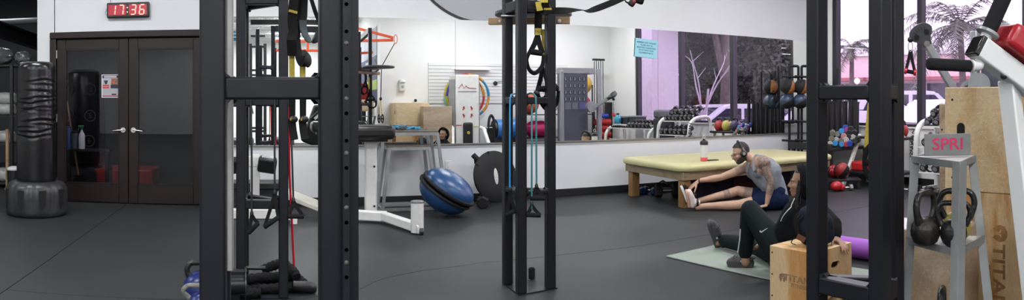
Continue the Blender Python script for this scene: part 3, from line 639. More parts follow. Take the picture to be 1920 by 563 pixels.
# poster on the door glass
pc = yp(206, 161.5, W); pw, ph = 0.222, 0.285
t = thing('door_poster', 'white, red and navy printed notice taped inside the door glass', 'poster', (pc.x, W + 0.02, pc.z - ph / 2))
M_paper = mat('white_paper', (0.72, 0.72, 0.74), 0.6); M_navy = mat('navy_print', (0.02, 0.025, 0.05), 0.6); M_pred = mat('red_print', (0.55, 0.05, 0.04), 0.6); M_pgr = mat('grey_print', (0.40, 0.40, 0.43), 0.6); M_pphoto = mat('photo_print', (0.22, 0.12, 0.08), 0.6, var=0.8, vscale=30)
def flat(bx_, x0, x1, z0, z1, k, sk=0.0):
    y = W + 0.024 - 0.0006 * k
    bx_.prism([(pc.x + x0 * pw, pc.z + z0 * ph), (pc.x + x1 * pw, pc.z + z0 * ph), (pc.x + (x1 + sk) * pw, pc.z + z1 * ph), (pc.x + (x0 + sk) * pw, pc.z + z1 * ph)], 0.0005, Matrix(((1, 0, 0), (0, 0, 1), (0, 1, 0))), (0, y, 0)); return bx_
part('sheet', flat(B(), -0.5, 0.5, -0.5, 0.5, 0), M_paper, t, True); part('title_band', flat(B(), -0.46, 0.46, 0.34, 0.47, 1), M_navy, t, True)
part('grey_area', flat(B(), -0.46, 0.46, -0.41, 0.33, 1), M_pgr, t, True); part('photo', flat(B(), 0.06, 0.46, 0.04, 0.33, 2), M_pphoto, t, True)
part('red_slash', flat(B(), 0.02, 0.10, 0.10, 0.33, 3, 0.14), M_pred, t, True); part('navy_panel', flat(B(), 0.02, 0.46, -0.1, 0.06, 3), M_navy, t, True)
for z in (-0.01, -0.1): part('red_tab', flat(B(), -0.46, -0.08, z, z + 0.065, 3, 0.03), M_pred, t, True)
part('foot_band', flat(B(), -0.46, 0.46, -0.46, -0.44, 2), M_navy, t, True); part('red_line', flat(B(), -0.46, 0.46, -0.44, -0.41, 2), M_pred, t, True); part('stamp', flat(B(), 0.08, 0.34, -0.39, -0.33, 3), M_navy, t, True)
for z, s in ((0.425, 0.0135), (0.38, 0.0135)): part('title_line', flat(B(), -0.36, 0.36, z - 0.012, z + 0.012, 3), M_paper, t, True)
for k in range(6): part('text_line', flat(B(), -0.42, 0.0 if k < 6 else 0.4, -0.16 - k * 0.04, -0.15 - k * 0.04, 3), M_zinc, t, True)
for k in range(4): part('text_line', flat(B(), 0.05, 0.42, -0.16 - k * 0.04, -0.15 - k * 0.04, 3), M_zinc, t, True)
part('crest', B().prism([(pc.x - 0.08, pc.z + 0.07), (pc.x - 0.03, pc.z + 0.07), (pc.x - 0.04, pc.z + 0.03), (pc.x - 0.055, pc.z + 0.02), (pc.x - 0.07, pc.z + 0.03)], 0.0005, Matrix(((1, 0, 0), (0, 0, 1), (0, 1, 0))), (0, W + 0.022, 0)), M_navy, t, True)
# things behind the door glass
def bag_num(x, y, h, rad, label, nums):
    t = thing('punching_bag', label, 'punching bag', (x, y, 0))
    bx = B(); bx.lathe([(0.0, 0.0), (0.3, 0.0), (0.32, 0.1), (0.31, 0.3), (0.25, 0.36), (0, 0.36)], (x, y, 0), n=32); part('base', bx, M_rubber, t, True)
    bx = B(); bx.lathe([(rad * 0.8, 0.36), (rad, 0.42), (rad, h - 0.08), (rad * 0.94, h - 0.02), (rad * 0.7, h), (0, h)], (x, y, 0), n=32); part('bag', bx, M_vinyl, t, True)
    M_num = mat('grey_bag_print', (0.07, 0.07, 0.075), 0.6)
    for n_, a, z in nums:
        d = V((sin(a), -cos(a), 0)); q = V((x, y, z)) + d * (rad + 0.001)
        bx = B(); bx.tube([q + V((cos(a), sin(a), 0)) * (0.075 * cos(u)) + V((0, 0, 0.075 * sin(u))) for u in [2 * pi * i / 20 for i in range(20)]], 0.006, n=6, closed=True); part('target_ring', bx, M_num, t, True)
        text('target_number', n_, 0.10, frame_m(q + d * 0.002, (cos(a), sin(a), 0), (0, 0, 1)), M_num, t)
    return t
bag_num(yp(160, 0, 9.2).x - 0.02, 9.2, 1.66, 0.30, 'dark numbered punching bag standing behind the left door glass', [('1', -0.45, 1.42), ('2', 0.55, 1.42), ('3', -0.45, 1.08), ('5', 0.55, 1.06), ('6', 0.5, 0.72), ('4', -0.45, 0.74)])
t = thing('side_table', 'small black table behind the left door glass holding cleaning bottles', 'table', (-2.27, 8.6, 0)); tz = yp(150, 279, 8.55).z
bx = B(); bx.box2((-2.62, 8.44, tz - 0.03), (-1.98, 8.72, tz), bev=0.004); part('tabletop', bx, M_black, t, True)
for x in (-2.58, -2.02):
    for y in (8.48, 8.68): bx = B(); bx.box((x, y, (tz - 0.03) / 2), (0.04, 0.04, tz - 0.03)); part('leg', bx, M_black, t, True)
q = yp(153.5, 279, 8.55); t = thing('spray_bottle', 'white spray bottle with green trigger behind the door glass', 'spray bottle', (q.x, 8.55, tz))
bx = B(); bx.lathe([(0.0, 0), (0.04, 0.0), (0.043, 0.01), (0.043, 0.16), (0.036, 0.19), (0.016, 0.225), (0.014, 0.245), (0, 0.245)], (q.x, 8.55, tz), n=20); part('bottle', bx, M_white, t, True)
bx = B(); bx.cyl((q.x, 8.55, tz + 0.245), (q.x, 8.55, tz + 0.27), 0.016, n=12); bx.box((q.x - 0.012, 8.55, tz + 0.29), (0.075, 0.022, 0.03), bev=0.006); bx.tube([(q.x - 0.03, 8.55, tz + 0.278), (q.x - 0.045, 8.55, tz + 0.262), (q.x - 0.048, 8.55, tz + 0.235)], 0.006, n=8); part('trigger', bx, mat('green_plastic', (0.06, 0.20, 0.10), 0.4), t, True)
q = yp(140.5, 279, 8.58); t = thing('tumbler', 'grey tumbler with dark lid beside the spray bottle', 'tumbler', (q.x, 8.58, tz))
bx = B(); bx.lathe([(0, 0), (0.036, 0), (0.048, 0.19), (0.05, 0.2), (0, 0.2)], (q.x, 8.58, tz), n=20); part('cup', bx, mat('grey_tumbler', (0.13, 0.14, 0.17), 0.4), t, True)
bx = B(); bx.lathe([(0.052, 0.2), (0.052, 0.222), (0.03, 0.235), (0, 0.235)], (q.x, 8.58, tz), n=20); part('lid', bx, M_black, t, True)
q = yp(129, 279, 8.6); t = thing('canister', 'tall blue canister at the left edge of the door glass', 'canister', (q.x, 8.6, tz))
bx = B(); bx.lathe([(0, 0), (0.04, 0), (0.042, 0.01), (0.042, 0.255), (0.036, 0.262)], (q.x, 8.6, tz), n=20); part('body', bx, mat('blue_plastic', (0.035, 0.09, 0.20), 0.4), t, True)
bx = B(); bx.lathe([(0.038, 0.26), (0.038, 0.285), (0, 0.288)], (q.x, 8.6, tz), n=20); part('cap', bx, mat('blue_plastic', (0.035, 0.09, 0.20), 0.4), t, True)
a = yp(126, 190, 8.80); e = yp(148, 335, 8.80)
t = thing('broom', 'broom with wooden handle leaning behind the door glass', 'broom', (e.x, e.y, 0))
bx = B(); bx.cyl(a, e, 0.012, n=10); part('handle', bx, mat('broom_wood', (0.33, 0.20, 0.10), 0.5), t, True)
bx = B(); bx.box((e.x + 0.01, e.y, 0.135), (0.24, 0.04, 0.27), taper=0.6); part('bristle_head', bx, M_rubber, t, True)
q = yp(190, 340, 9.2); bx = B(); bx.box2((q.x - 0.1, 9.0, 0), (q.x + 0.75, 9.6, 0.34), bev=0.02); solo('floor_pad', bx, mat('red_vinyl', (0.30, 0.02, 0.018), 0.4), 'red vinyl floor pad low behind the left door glass', 'floor pad')
# ------------------------------------------------------------------ freestanding bag by the door
x, y = -2.53, 7.22
t = thing('punching_bag', 'freestanding black punching bag with creased cover left of the doors', 'punching bag', (x, y, 0))
def rings(prof, n, f):      # lathe with a radius function
    bb = B(); verts = []; faces = []
    for i, (r, z) in enumerate(prof):
        for k in range(n):
            a = 2 * pi * k / n; rr, zz = f(r, z, a); verts.append(V((x + rr * cos(a), y + rr * sin(a), zz)))
    for i in range(len(prof) - 1):
        for k in range(n): l = (k + 1) % n; faces.append((i * n + k, i * n + l, (i + 1) * n + l, (i + 1) * n + k))
    faces.append(tuple(range(n - 1, -1, -1))); faces.append(tuple((len(prof) - 1) * n + k for k in range(n)))
    bb._add(verts, faces); bb.smooth = 60; return bb
prof = [(0.19, 0.30), (0.215, 0.36)] + [(0.222, 0.40 + i * 0.0125) for i in range(98)] + [(0.218, 1.64), (0.205, 1.675), (0.175, 1.695), (0.10, 1.703), (0.01, 1.705)]
rk = random.Random(5)
CRE = [(z, rk.uniform(0, 6.28), rk.uniform(0.6, 2.2), rk.uniform(0.005, 0.011)) for z in [0.98, 1.0, 1.04, 1.11, 1.14, 1.22, 1.25, 1.27, 1.33, 1.38, 1.45, 1.47, 0.93, 1.05, 1.18, 1.3, 1.36, 0.88]]
def fb(r, z, a):
    dr = 0
    for zc_, ph_, kk, am in CRE:
        zz = zc_ + 0.016 * sin(a * kk + ph_) + 0.006 * sin(a * 5 + ph_ * 3); u = (z - zc_ - (zz - zc_)) / 0.0125
        dr += am * (exp(-u * u) * -1.0 + 0.55 * exp(-(u - 1.6) ** 2)) * (0.55 + 0.45 * sin(a * 1.3 + ph_))
    return (max(0.01, r + (dr if 0.5 < z < 1.6 else 0)), z)
from math import exp
part('padded_bag', rings(prof, 72, fb), mat('glossy_black_vinyl', (0.007, 0.007, 0.008), 0.24, bump=0.12, bscale=14), t, True)
def fbase(r, z, a):
    k = 0.5 + 0.5 * cos(a * 9); dr = -0.016 * (k ** 6) * (1 if z > 0.12 else max(0, z / 0.12))
    return (r + dr, z)
prof = [(0.30, 0.0), (0.335, 0.015), (0.345, 0.06), (0.347, 0.14), (0.35, 0.2), (0.348, 0.27), (0.335, 0.32), (0.305, 0.355), (0.26, 0.37), (0.21, 0.375), (0.19, 0.32)]
part('base', rings(prof, 108, fbase), mat('base_plastic', (0.030, 0.031, 0.033), 0.36, var=0.25, vscale=5), t, True)
bx = B()
for k in range(9):      # dark V-shaped recess straps on the base
    a = 2 * pi * (k + 0.5) / 9; d = V((cos(a), sin(a), 0)); s_ = V((-sin(a), cos(a), 0))
    q = V((x, y, 0)) + d * 0.3495; bx2 = B()
    bx2.prism([(-0.04, 0.30), (0.04, 0.30), (0.035, 0.14), (0, 0.085), (-0.035, 0.14)], 0.006, m3(s_, (0, 0, 1)), q - d * 0.002); part('recess_strap', bx2, M_black, t, True)
bx = B()
q = V((x, y, 0.24)) + V((sin(-0.33 + 0.02), -cos(-0.33 + 0.02), 0)) * 0.349
# ------------------------------------------------------------------ storage shelf and pipes through the opening on the left
def opening_things():
    sh = thing('storage_shelf', 'black metal storage shelf of gear beyond the wall opening', 'shelf', (-3.75, 9.4, 0))
    zt = yp(10, 122, 9.3).z; za = [0.08, yp(10, 268, 9.3).z, yp(10, 216, 9.3).z, zt]
    x0, x1, y0, y1 = -4.35, yp(52, 0, 9.15).x, 9.15, 9.6; xp_ = yp(22, 0, 9.15).x
    for xx in (x0, xp_, x1):
        for yy in (y0, y1): bx = B(); bx.box((xx, yy, zt / 2), (0.045, 0.045, zt)); part('post', bx, M_black, sh, True)
    for z in za: bx = B(); bx.box2((x0, y0, z - 0.03), (x1, y1, z), bev=0.003); part('shelf_board', bx, M_black, sh, True)
    rr = random.Random(11)
    M_wrap = mat('plastic_wrap', (0.12, 0.13, 0.13), 0.12, var=0.5, vscale=9, bump=0.8, bscale=16, coat=0.6)
    M_pale = mat('pale_wrapped_roll', (0.40, 0.41, 0.40), 0.35, var=0.25, vscale=8, bump=0.6, bscale=15)
    specs = [(4, 100, zt, 0.16, M_wrap, 'crumpled clear-wrapped bundle on top of the black shelf'), (42, 92, zt, 0.12, M_wrap, 'dark plastic-wrapped bundle on the shelf top beside the bag')]
    for px, py, z, rd, m, lb in specs:
        q = yp(px, py, 9.35); bx = B(); bx.sph((min(q.x, x1 - 0.12), 9.37, z + rd * 0.8), (rd * 1.15, rd, rd * 0.8), 20, 14)
        for v in bx.bm.verts: v.co += V((rr.uniform(-1, 1), rr.uniform(-1, 1), rr.uniform(-0.2, 1))) * 0.018
        solo('wrapped_bundle', bx, m, lb, 'bundle', group='wrapped gear on the black shelf')
    for (px, z, rd, lb) in ((8, za[2], 0.085, 'pale rolled towel bundle on the upper shelf'), (9, za[2] + 0.165, 0.085, 'rolled pale pad stacked highest on the upper shelf'), (8, za[1], 0.09, 'wrapped pale roll on the lower shelf'), (6, za[0], 0.1, 'wrapped roll on the bottom shelf')):
        q = yp(px, 0, 9.3); m = M_pale; bx = B(); bx.loft([((q.x - 0.16 + 0.32 * i / 8, 9.33, z + rd), rd * (0.75 if i in (0, 8) else 1.0 + 0.06 * sin(i * 2.1))) for i in range(9)], n=14)
        solo('gear_roll', bx, m, lb, 'rolled pad', group='wrapped gear on the black shelf')
    q = yp(26, 0, 8.9); bk = thing('bucket', 'black bucket with white rag at the foot of the punching bag', 'bucket', (q.x, 8.9, 0)); z1 = yp(26, 316, 8.9).z
    bx = B(); bx.lathe([(0.0, 0), (0.085, 0), (0.10, z1), (0.09, z1), (0.08, 0.03)], (q.x, 8.9, 0), n=20, cap=False); part('tub', bx, M_black, bk, True)
    bx = B(); bx.sph((q.x, 8.9, z1 - 0.01), (0.105, 0.105, 0.045), 16, 8); part('rag', bx, M_paper, bk, True, label='crumpled white rag')
    q = yp(14, 0, 9.0); bx = B(); bx.box2((q.x - 0.02, 8.98, 0), (q.x + 0.02, 9.02, 0.86)); bx.box2((q.x - 0.03, 8.97, 0.0), (q.x + 0.05, 9.03, 0.03)); solo('wooden_stick', bx, M_plywood, 'narrow wooden stick standing between shelf and punching bag', 'stick')
    # rolled steel joist and pipe overhead
    a = yp(0, 68, 9.9); e = yp(75, 92, 11.4); bx = B(); d = (e - a); a0 = a - d * 1.0
    bx.sqtube(a0, e + d * 0.2, 0.16, 0.03, bev=0); bx.sqtube(a0 + V((0, 0, 0.2)), e + d * 0.2 + V((0, 0, 0.2)), 0.16, 0.03, bev=0); bx.sqtube(a0 + V((0, 0, 0.1)), e + d * 0.2 + V((0, 0, 0.1)), 0.03, 0.2, bev=0)
    tag(link('trim_2', bx.mesh('trim_2'), M_black), kind='structure')
    z = yp(30, 40, 10.6).z; bx = B(); bx.cyl((-9, 10.6, z), (1.0, 10.6, z), 0.05, n=16); tag(link('trim_3', bx.mesh('trim_3'), mat('pipe_paint', (0.16, 0.17, 0.19), 0.35)), kind='structure')
opening_things()
# ------------------------------------------------------------------ outlet
q = yp(840, 310, W); t = thing('wall_outlet', 'white double power outlet on the wall above the blue balls', 'outlet', (q.x, W - 0.004, q.z - 0.057))
bx = B(); bx.box((q.x, W - 0.004, q.z), (0.072, 0.008, 0.115), bev=0.003); part('cover_plate', bx, M_white, t, True)
for dz in (-0.027, 0.027):
    bx = B(); bx.lathe([(0.017, 0), (0.017, 0.002), (0, 0.002)], (q.x, W - 0.008, q.z + dz), aim((0, -1, 0)), n=16); f = part('socket', bx, M_white, t, True)
    for dx in (-0.006, 0.006): bx = B(); bx.box((q.x + dx, W - 0.0105, q.z + dz + 0.003), (0.0025, 0.001, 0.009)); part('slot', bx, M_black, f, True)
# ------------------------------------------------------------------ preacher bench with two pads
def bench_small():
    r = 7.35; c = gp(478, 410)
    t = thing('preacher_bench', 'white bench post with two small black vinyl pads below the mirror', 'exercise bench', (c.x, c.y, 0))
    a = V((rp(418, 0, 7.3).x, c.y, 0.06)); e = V((rp(532, 0, 7.3).x, c.y, 0.06))
    bx = B(); bx.box2((a.x, c.y - 0.05, 0.0), (e.x, c.y + 0.05, 0.105), bev=0.01); part('base_bar', bx, M_white, t, True)
    p = rp(478, 0, 7.35); z1 = rp(478, 297, r).z; bx = B(); bx.box((p.x, p.y, (z1 + 0.1) / 2 + 0.02), (0.10, 0.08, z1 - 0.06), bev=0.006); part('post', bx, M_white, t, True)
    bx = B(); bx.box(rp(475, 303, r - 0.02), (0.34, 0.05, 0.11), bev=0.008); part('cross_plate', bx, M_white, t, True)
    for px, py, rot in ((441, 310, -0.15), (501, 309, 0.15)):
        bx = B(); bx.box(rp(px, py, r - 0.09), (0.20, 0.11, 0.17), M=Matrix.Rotation(rot, 3, 'Y') @ Matrix.Rotation(0.3, 3, 'X'), bev=0.03, seg=3); part('pad', bx, M_vinyl, t, True)
    bx = B(); q = rp(551, 418, 7.0); bx.box((q.x, q.y, 0.05), (0.07, 0.05, 0.10), bev=0.006); part('foot', bx, M_white, t, True)
    bx = B(); bx.sqtube(V((e.x - 0.05, c.y, 0.05)), V((q.x, q.y, 0.06)), 0.05, 0.05); part('foot_bar', bx, M_white, t, True)
    bx = B(); a = rp(530, 360, 7.62); e2 = rp(612, 392, 7.35); bx.sqtube(a, e2, 0.24, 0.05, bev=0.008); solo('ramp_board', bx, mat('cream_board', (0.62, 0.60, 0.53), 0.5, var=0.05), 'long cream sloping board on the floor right of the preacher bench', 'board')
    pl = thing('step_platform', 'low black platform against the wall behind the preacher bench', 'platform', (0.0, 7.9, 0)); x0, x1 = yp(398, 0, 7.8).x, yp(531, 0, 7.8).x; zt = yp(480, 344, 7.8).z
    bx = B(); bx.box2((x0, 7.8, zt - 0.07), (x1, 8.17, zt), bev=0.008); part('deck', bx, M_black, pl, True)
    bx = B(); bx.box2((x0 + 0.03, 7.83, 0), (x1 - 0.03, 8.15, zt - 0.07)); part('riser', bx, M_floor, pl, True)
bench_small()
# ------------------------------------------------------------------ white pedestal with a thick black pad
t = thing('padded_machine', 'white pedestal with thick black pad and caster foot beside step stands', 'exercise machine', gp(695, 416))
P = gp(695, 412); Pp = V((P.x, P.y, 0))
zt = rp(700, 262, 7.1).z
bx = B(); bx.box((Pp.x, Pp.y, zt / 2 + 0.03), (0.125, 0.11, zt - 0.05), bev=0.02, seg=3); part('post', bx, M_white, t, True)
J = gp(724, 408, 0.06); bx = B(); bx.sqtube(V((Pp.x - 0.40, Pp.y + 0.02, 0.07)), V((J.x, J.y, 0.07)), 0.10, 0.10, bev=0.012); part('base_bar', bx, M_white, t, True)
Ecol = gp(785, 441); Ecv = V((Ecol.x, Ecol.y + 0.06, 0))
bx = B(); bx.sqtube(V((J.x - 0.03, J.y, 0.075)), V((Ecv.x, Ecv.y, 0.06)), 0.08, 0.09, bev=0.012); part('outrigger', bx, M_white, t, True)
bx = B(); bx.lathe([(0, 0.015), (0.06, 0.015), (0.062, 0.03), (0.062, 0.30), (0, 0.30)], Ecv, n=28); cpart = part('weight_post', bx, M_white, t, True)
bx = B(); bx.lathe([(0.064, 0.295), (0.064, 0.312), (0.05, 0.316), (0, 0.314)], Ecv, n=28); part('post_cap', bx, M_zinc, cpart, True)
wq = rp(790, 435, 6.33); bx = B(); bx.cyl(wq + V((-0.018, 0, 0.0)), wq + V((0.018, -0.005, 0)), 0.034, n=20); part('caster_wheel', bx, M_black, cpart, True)
bx = B(); bx.box(wq + V((-0.03, 0.02, 0.02)), (0.02, 0.07, 0.07), bev=0.004); part('caster_bracket', bx, M_white, cpart, True)
for (dx, dz) in ((0.0, 0.13), (0.02, 0.55)): bx = B(); bx.cyl((Pp.x + 0.03 + dx * 0, Pp.y - 0.054, dz + 0.02), (Pp.x + 0.03, Pp.y - 0.06, dz + 0.02), 0.012, n=12); part('bolt_hole', bx, M_black, t, True)
pa = rp(747, 249, 6.95); bx = B(); bx.box((pa.x - 0.37, Pp.y - 0.02, rp(700, 249, 7.08).z), (0.74, 0.46, 0.145), bev=0.05, seg=4); part('pad', bx, M_vinyl, t, True)
bx = B(); bx.box((pa.x - 0.37, Pp.y, rp(700, 249, 7.08).z - 0.085), (0.6, 0.3, 0.03)); part('pad_board', bx, M_black, t, True)
# ------------------------------------------------------------------ plyo step stands
M_step = mat('worn_rubber_top', (0.10, 0.085, 0.07), 0.8, var=0.3, vscale=25)
def stand(label, cx, cy, h, tw, td, bw, bd, grp='grey steel step stands', m=None):
    t = thing('step_stand', label, 'step stand', (cx, cy, 0), group=grp); m = m or M_grey; k = 0.024
    for sx in (-1, 1):
        for sy in (-1, 1):
            bx = B(); bx.sqtube((sx * bw / 2, sy * bd / 2, 0.0), (sx * tw / 2, sy * td / 2, h - 0.03), 0.035, 0.03, up=(0, 1, 0), bev=0.002); part('leg', bx, m, t)
    for sy in (-1, 1):
        bx = B(); bx.sqtube((-bw / 2, sy * bd / 2, 0.018), (bw / 2, sy * bd / 2, 0.018), 0.03, 0.034, bev=0.002); part('base_rail', bx, m, t)
        bx = B(); bx.sqtube((-tw / 2 - 0.015, sy * td / 2, h - 0.035), (tw / 2 + 0.015, sy * td / 2, h - 0.035), 0.03, 0.035, bev=0.002); part('top_rail', bx, m, t)
    for sx in (-1, 1):
        bx = B(); bx.sqtube((sx * bw / 2, -bd / 2, 0.018), (sx * bw / 2, bd / 2, 0.018), 0.03, 0.034, bev=0.002); part('base_rail', bx, m, t)
        bx = B(); bx.sqtube((sx * tw / 2, -td / 2, h - 0.035), (sx * tw / 2, td / 2, h - 0.035), 0.03, 0.035, bev=0.002); part('top_rail', bx, m, t)
    bx = B(); bx.box((0, 0, h - 0.01), (tw + 0.02, td + 0.02, 0.022), bev=0.004); part('rubber_top', bx, M_step, t)
    return t
ax0, ax1 = yp(716, 0, 7.75).x, yp(817, 0, 7.75).x; ab0, ab1 = yp(704, 0, 7.7).x, yp(837, 0, 7.7).x
stand('taller grey step stand with blue bands lying on top', (ab0 + ab1) / 2, 7.9, 0.914, ax1 - ax0, 0.33, ab1 - ab0, 0.46)
c0, c1 = yp(729, 0, 7.7).x, yp(804, 0, 7.7).x; d0, d1 = yp(719, 0, 7.62).x, yp(823, 0, 7.62).x
stand('shorter grey step stand nested under the taller one', (d0 + d1) / 2, 7.86, 0.745, c1 - c0, 0.27, d1 - d0, 0.36)
M_sky = mat('sky_blue_band', (0.03, 0.22, 0.36), 0.5)
for k, (px, lb, m) in enumerate(((735, 'blue looped band heaped left on the tall step stand', M_sky), (752, 'black and blue band handle heaped in the middle of the tall stand', M_bdark), (772, 'blue tube band trailing right over the tall step stand', M_sky))):
    q = yp(px, 0, 7.78); rr = random.Random(20 + k); bx = B()
    bx.tube(spline([(q.x + rr.uniform(-0.10, 0.10), 7.82 + rr.uniform(-0.09, 0.09), 0.926 + 0.012 + 0.02 * (j % 2)) for j in range(9)], 5), 0.011, n=8); solo('band_heap', bx, m, lb, 'exercise band', group='bands on the tall step stand')
# ------------------------------------------------------------------ balance domes
M_bosu = mat('blue_dome_rubber', (0.016, 0.065, 0.18), 0.3, var=0.15, vscale=3, bump=0.05, bscale=120); M_brim = M_rubber
def bosu(label, c, n, rad, hd, ring_only=False):
    # n: from the flat platform to the dome peak
    c = V(c); t = thing('balance_dome', label, 'balance dome', c, group='half-ball balance trainers'); Rm = aim(n)
    prof = [(rad * 0.97 * cos(a), 0.02 + hd * sin(a)) for a in [pi / 2 * i / 12 for i in range(12)]] + [(0.001, 0.02 + hd)]
    bx = B(); bx.lathe(prof, c, Rm, n=48, cap=False); part('dome', bx, M_bosu, t, True, sharp=60)
    bx = B(); bx.lathe([(rad * 0.96, 0.026), (rad * 1.035, 0.022), (rad * 1.05, 0.012), (rad * 1.05, -0.004), (rad * 1.02, -0.012), (rad * 0.5, -0.014), (0.001, -0.014)], c, Rm, n=48, cap=False); part('platform', bx, M_brim, t, True)
    return t
Cb = rp(838, 357, 7.55); su = sdv(838); nup = (su * 0.54 + V((0, 0, 1)) * 0.84).normalized(); nd = nup
tl = V((-sin(th(838)), -cos(th(838)), 0)) * 0.12
nA = (nup + tl).normalized()
bosu('upper blue balance dome, face to face on the lower one', Cb + nA * 0.0165 + su * 0.01, nA, 0.31, 0.165)
bosu('lower blue balance dome resting on the floor behind the stands', Cb - nA * 0.0165 - su * 0.01, -nA, 0.31, 0.20)
c3 = yp(929, 331, 7.85); n3 = -(V((0.28, -0.93, 0.2)).normalized())
t = bosu('balance dome leaning on the wall, showing its black underside', c3, n3, 0.30, 0.16)
u3 = V((0, 0, 1)).cross(-n3).normalized(); w3 = (-n3).cross(u3)
bx = B(); bx.sph(c3 - n3 * 0.015, (0.03, 0.10, 0.004), 20, 8, M=m3(u3 * -1, w3)); part('logo_oval', bx, mat('pale_logo', (0.5, 0.52, 0.48), 0.5, var=0.3, vscale=60), t, True, label='pale oval emblem')
for k in range(8):
    a = 2 * pi * (k + 0.3) / 8; q = c3 + (u3 * cos(a) + w3 * sin(a)) * 0.30 - n3 * 0.006; bx = B(); bx.box(q, (0.035, 0.012, 0.03), M=m3(u3 * cos(a) + w3 * sin(a), u3 * -sin(a) + w3 * cos(a))); part('grip_notch', bx, mat('notch_black', (0.003, 0.003, 0.003), 0.8), t, True)
q = yp(892, 301, 7.95); bx = B(); bx.loft([(q + V((-0.03, 0, 0.035)), 0.035), (q + V((-0.02, -0.01, 0.05)), 0.045), (q + V((0.02, -0.01, -0.01)), 0.05), (q + V((0.06, 0.0, -0.05)), 0.04)], n=16); part('carry_grip', bx, M_rubber, t, True)
def hexbell(name_label, c, ax, L, rad, m, hm=None, grp='loose dumbbells on the floor', n=6, cat='dumbbell'):
    c = V(c); ax = V(ax).normalized(); t = thing('dumbbell', name_label, cat, (c.x, c.y, c.z - rad), group=grp)
    for s_ in (-1, 1):
        e = c + ax * (s_ * L / 2); i = c + ax * (s_ * L * 0.22); bx = B(); up = V((0, 0, 1)) if n == 6 else None
        bx.loft([(i, rad * 0.8), (i + ax * s_ * L * 0.03, rad), (e - ax * s_ * L * 0.04, rad), (e, rad * 0.82)], n=n if n != 6 else 6, up=V((0, 0, 1))); part('head', bx, m, t, True, sharp=20)
    bx = B(); bx.loft([(c + ax * (k * L * 0.24), rad * (0.28 if abs(k) > 0.5 else 0.33)) for k in (-1, -0.4, 0.4, 1)], n=12); part('handle', bx, hm or M_chrome, t, True)
    return t
q = gp(906, 389); hexbell('black hex dumbbell at the foot of the leaning dome', (q.x, q.y, 0.068), (0.35, 0.9, 0), 0.26, 0.078, M_rubber)
# ------------------------------------------------------------------ mat table
M_cream = mat('cream_vinyl', (0.50, 0.465, 0.235), 0.38, var=0.05, vscale=2.5, bump=0.25, bscale=7)
M_oak = wood_mat('honey_wood', (0.42, 0.24, 0.09), (0.28, 0.14, 0.05), 4, 'Z', scratch=0.15); M_rim = wood_mat('tan_apron', (0.40, 0.30, 0.18), (0.30, 0.21, 0.12), 4, 'X', scratch=0.15)
TX0, TX1, TY0, TY1 = 4.52, 7.12, 6.5, 7.93
t = thing('mat_table', 'low padded cream treatment table with wooden legs along the mirror wall', 'table', ((TX0 + TX1) / 2, (TY0 + TY1) / 2, 0))
def pad_mesh():
    bm = bmesh.new(); nx, ny = 40, 24; z0, z1 = 0.435, 0.522; bx = B(); top = []; verts = []; faces = []
    def rr(i, n, a, c): return a + (c - a) * i / n
    # rounded slab: rings from under edge to the top, with gathers along the rim
    def ring(ins, z, wob):
        out = []; N = 160; w = (TX1 - TX0) / 2; h = (TY1 - TY0) / 2; cr = 0.12
        for k in range(N):
            a = 2 * pi * k / N; c, s_ = cos(a), sin(a); p = 14.0
            q = (abs(c / (w - ins)) ** p + abs(s_ / (h - ins)) ** p) ** (-1 / p)
            j = wob * (sin(k * 2.9) * 0.6 + sin(k * 1.7 + 1) * 0.4)
            out.append(V(((TX0 + TX1) / 2 + c * (q + j), (TY0 + TY1) / 2 + s_ * (q + j), z + j * 0.6)))
        return out
    R = [ring(0.03, 0.425, 0.0), ring(-0.012, 0.44, 0.006), ring(-0.02, 0.465, 0.006), ring(-0.012, 0.495, 0.004), ring(0.02, 0.516, 0.002), ring(0.08, 0.524, 0), ring(0.3, 0.526, 0), ring(0.6, 0.527, 0)]
    N = 160
    for r_ in R: verts += r_
    for i in range(len(R) - 1):
        for k in range(N): l = (k + 1) % N; faces.append((i * N + k, i * N + l, (i + 1) * N + l, (i + 1) * N + k))
    faces.append(tuple((len(R) - 1) * N + k for k in range(N))); faces.append(tuple(range(N - 1, -1, -1)))
    bx._add(verts, faces); return bx
part('padded_top', pad_mesh(), M_cream, t, True)
for a, c in (((TX0 + 0.05, TY0 + 0.04), (TX1 - 0.05, TY0 + 0.08)), ((TX0 + 0.05, TY1 - 0.08), (TX1 - 0.05, TY1 - 0.04)), ((TX0 + 0.05, TY0 + 0.08), (TX0 + 0.09, TY1 - 0.08)), ((TX1 - 0.09, TY0 + 0.08), (TX1 - 0.05, TY1 - 0.08))):
    bx = B(); bx.box2((*a, 0.33), (*c, 0.428), bev=0.003); part('apron', bx, M_rim, t, True)
for x in (TX0 + 0.13, TX1 - 0.13):
    for y in (TY0 + 0.13, TY1 - 0.13):
        bx = B(); bx.box((x, y, 0.165), (0.11, 0.11, 0.33), bev=0.004); part('leg', bx, M_oak, t, True)
for x in (TX0 + 0.5, TX0 + 1.2): bx = B(); bx.lathe([(0.012, 0), (0.012, 0.003), (0, 0.004)], (x - 0.42, TY0 + 0.04, 0.375), aim((0, -1, 0)), n=10); part('screw', bx, M_zinc, t, True)
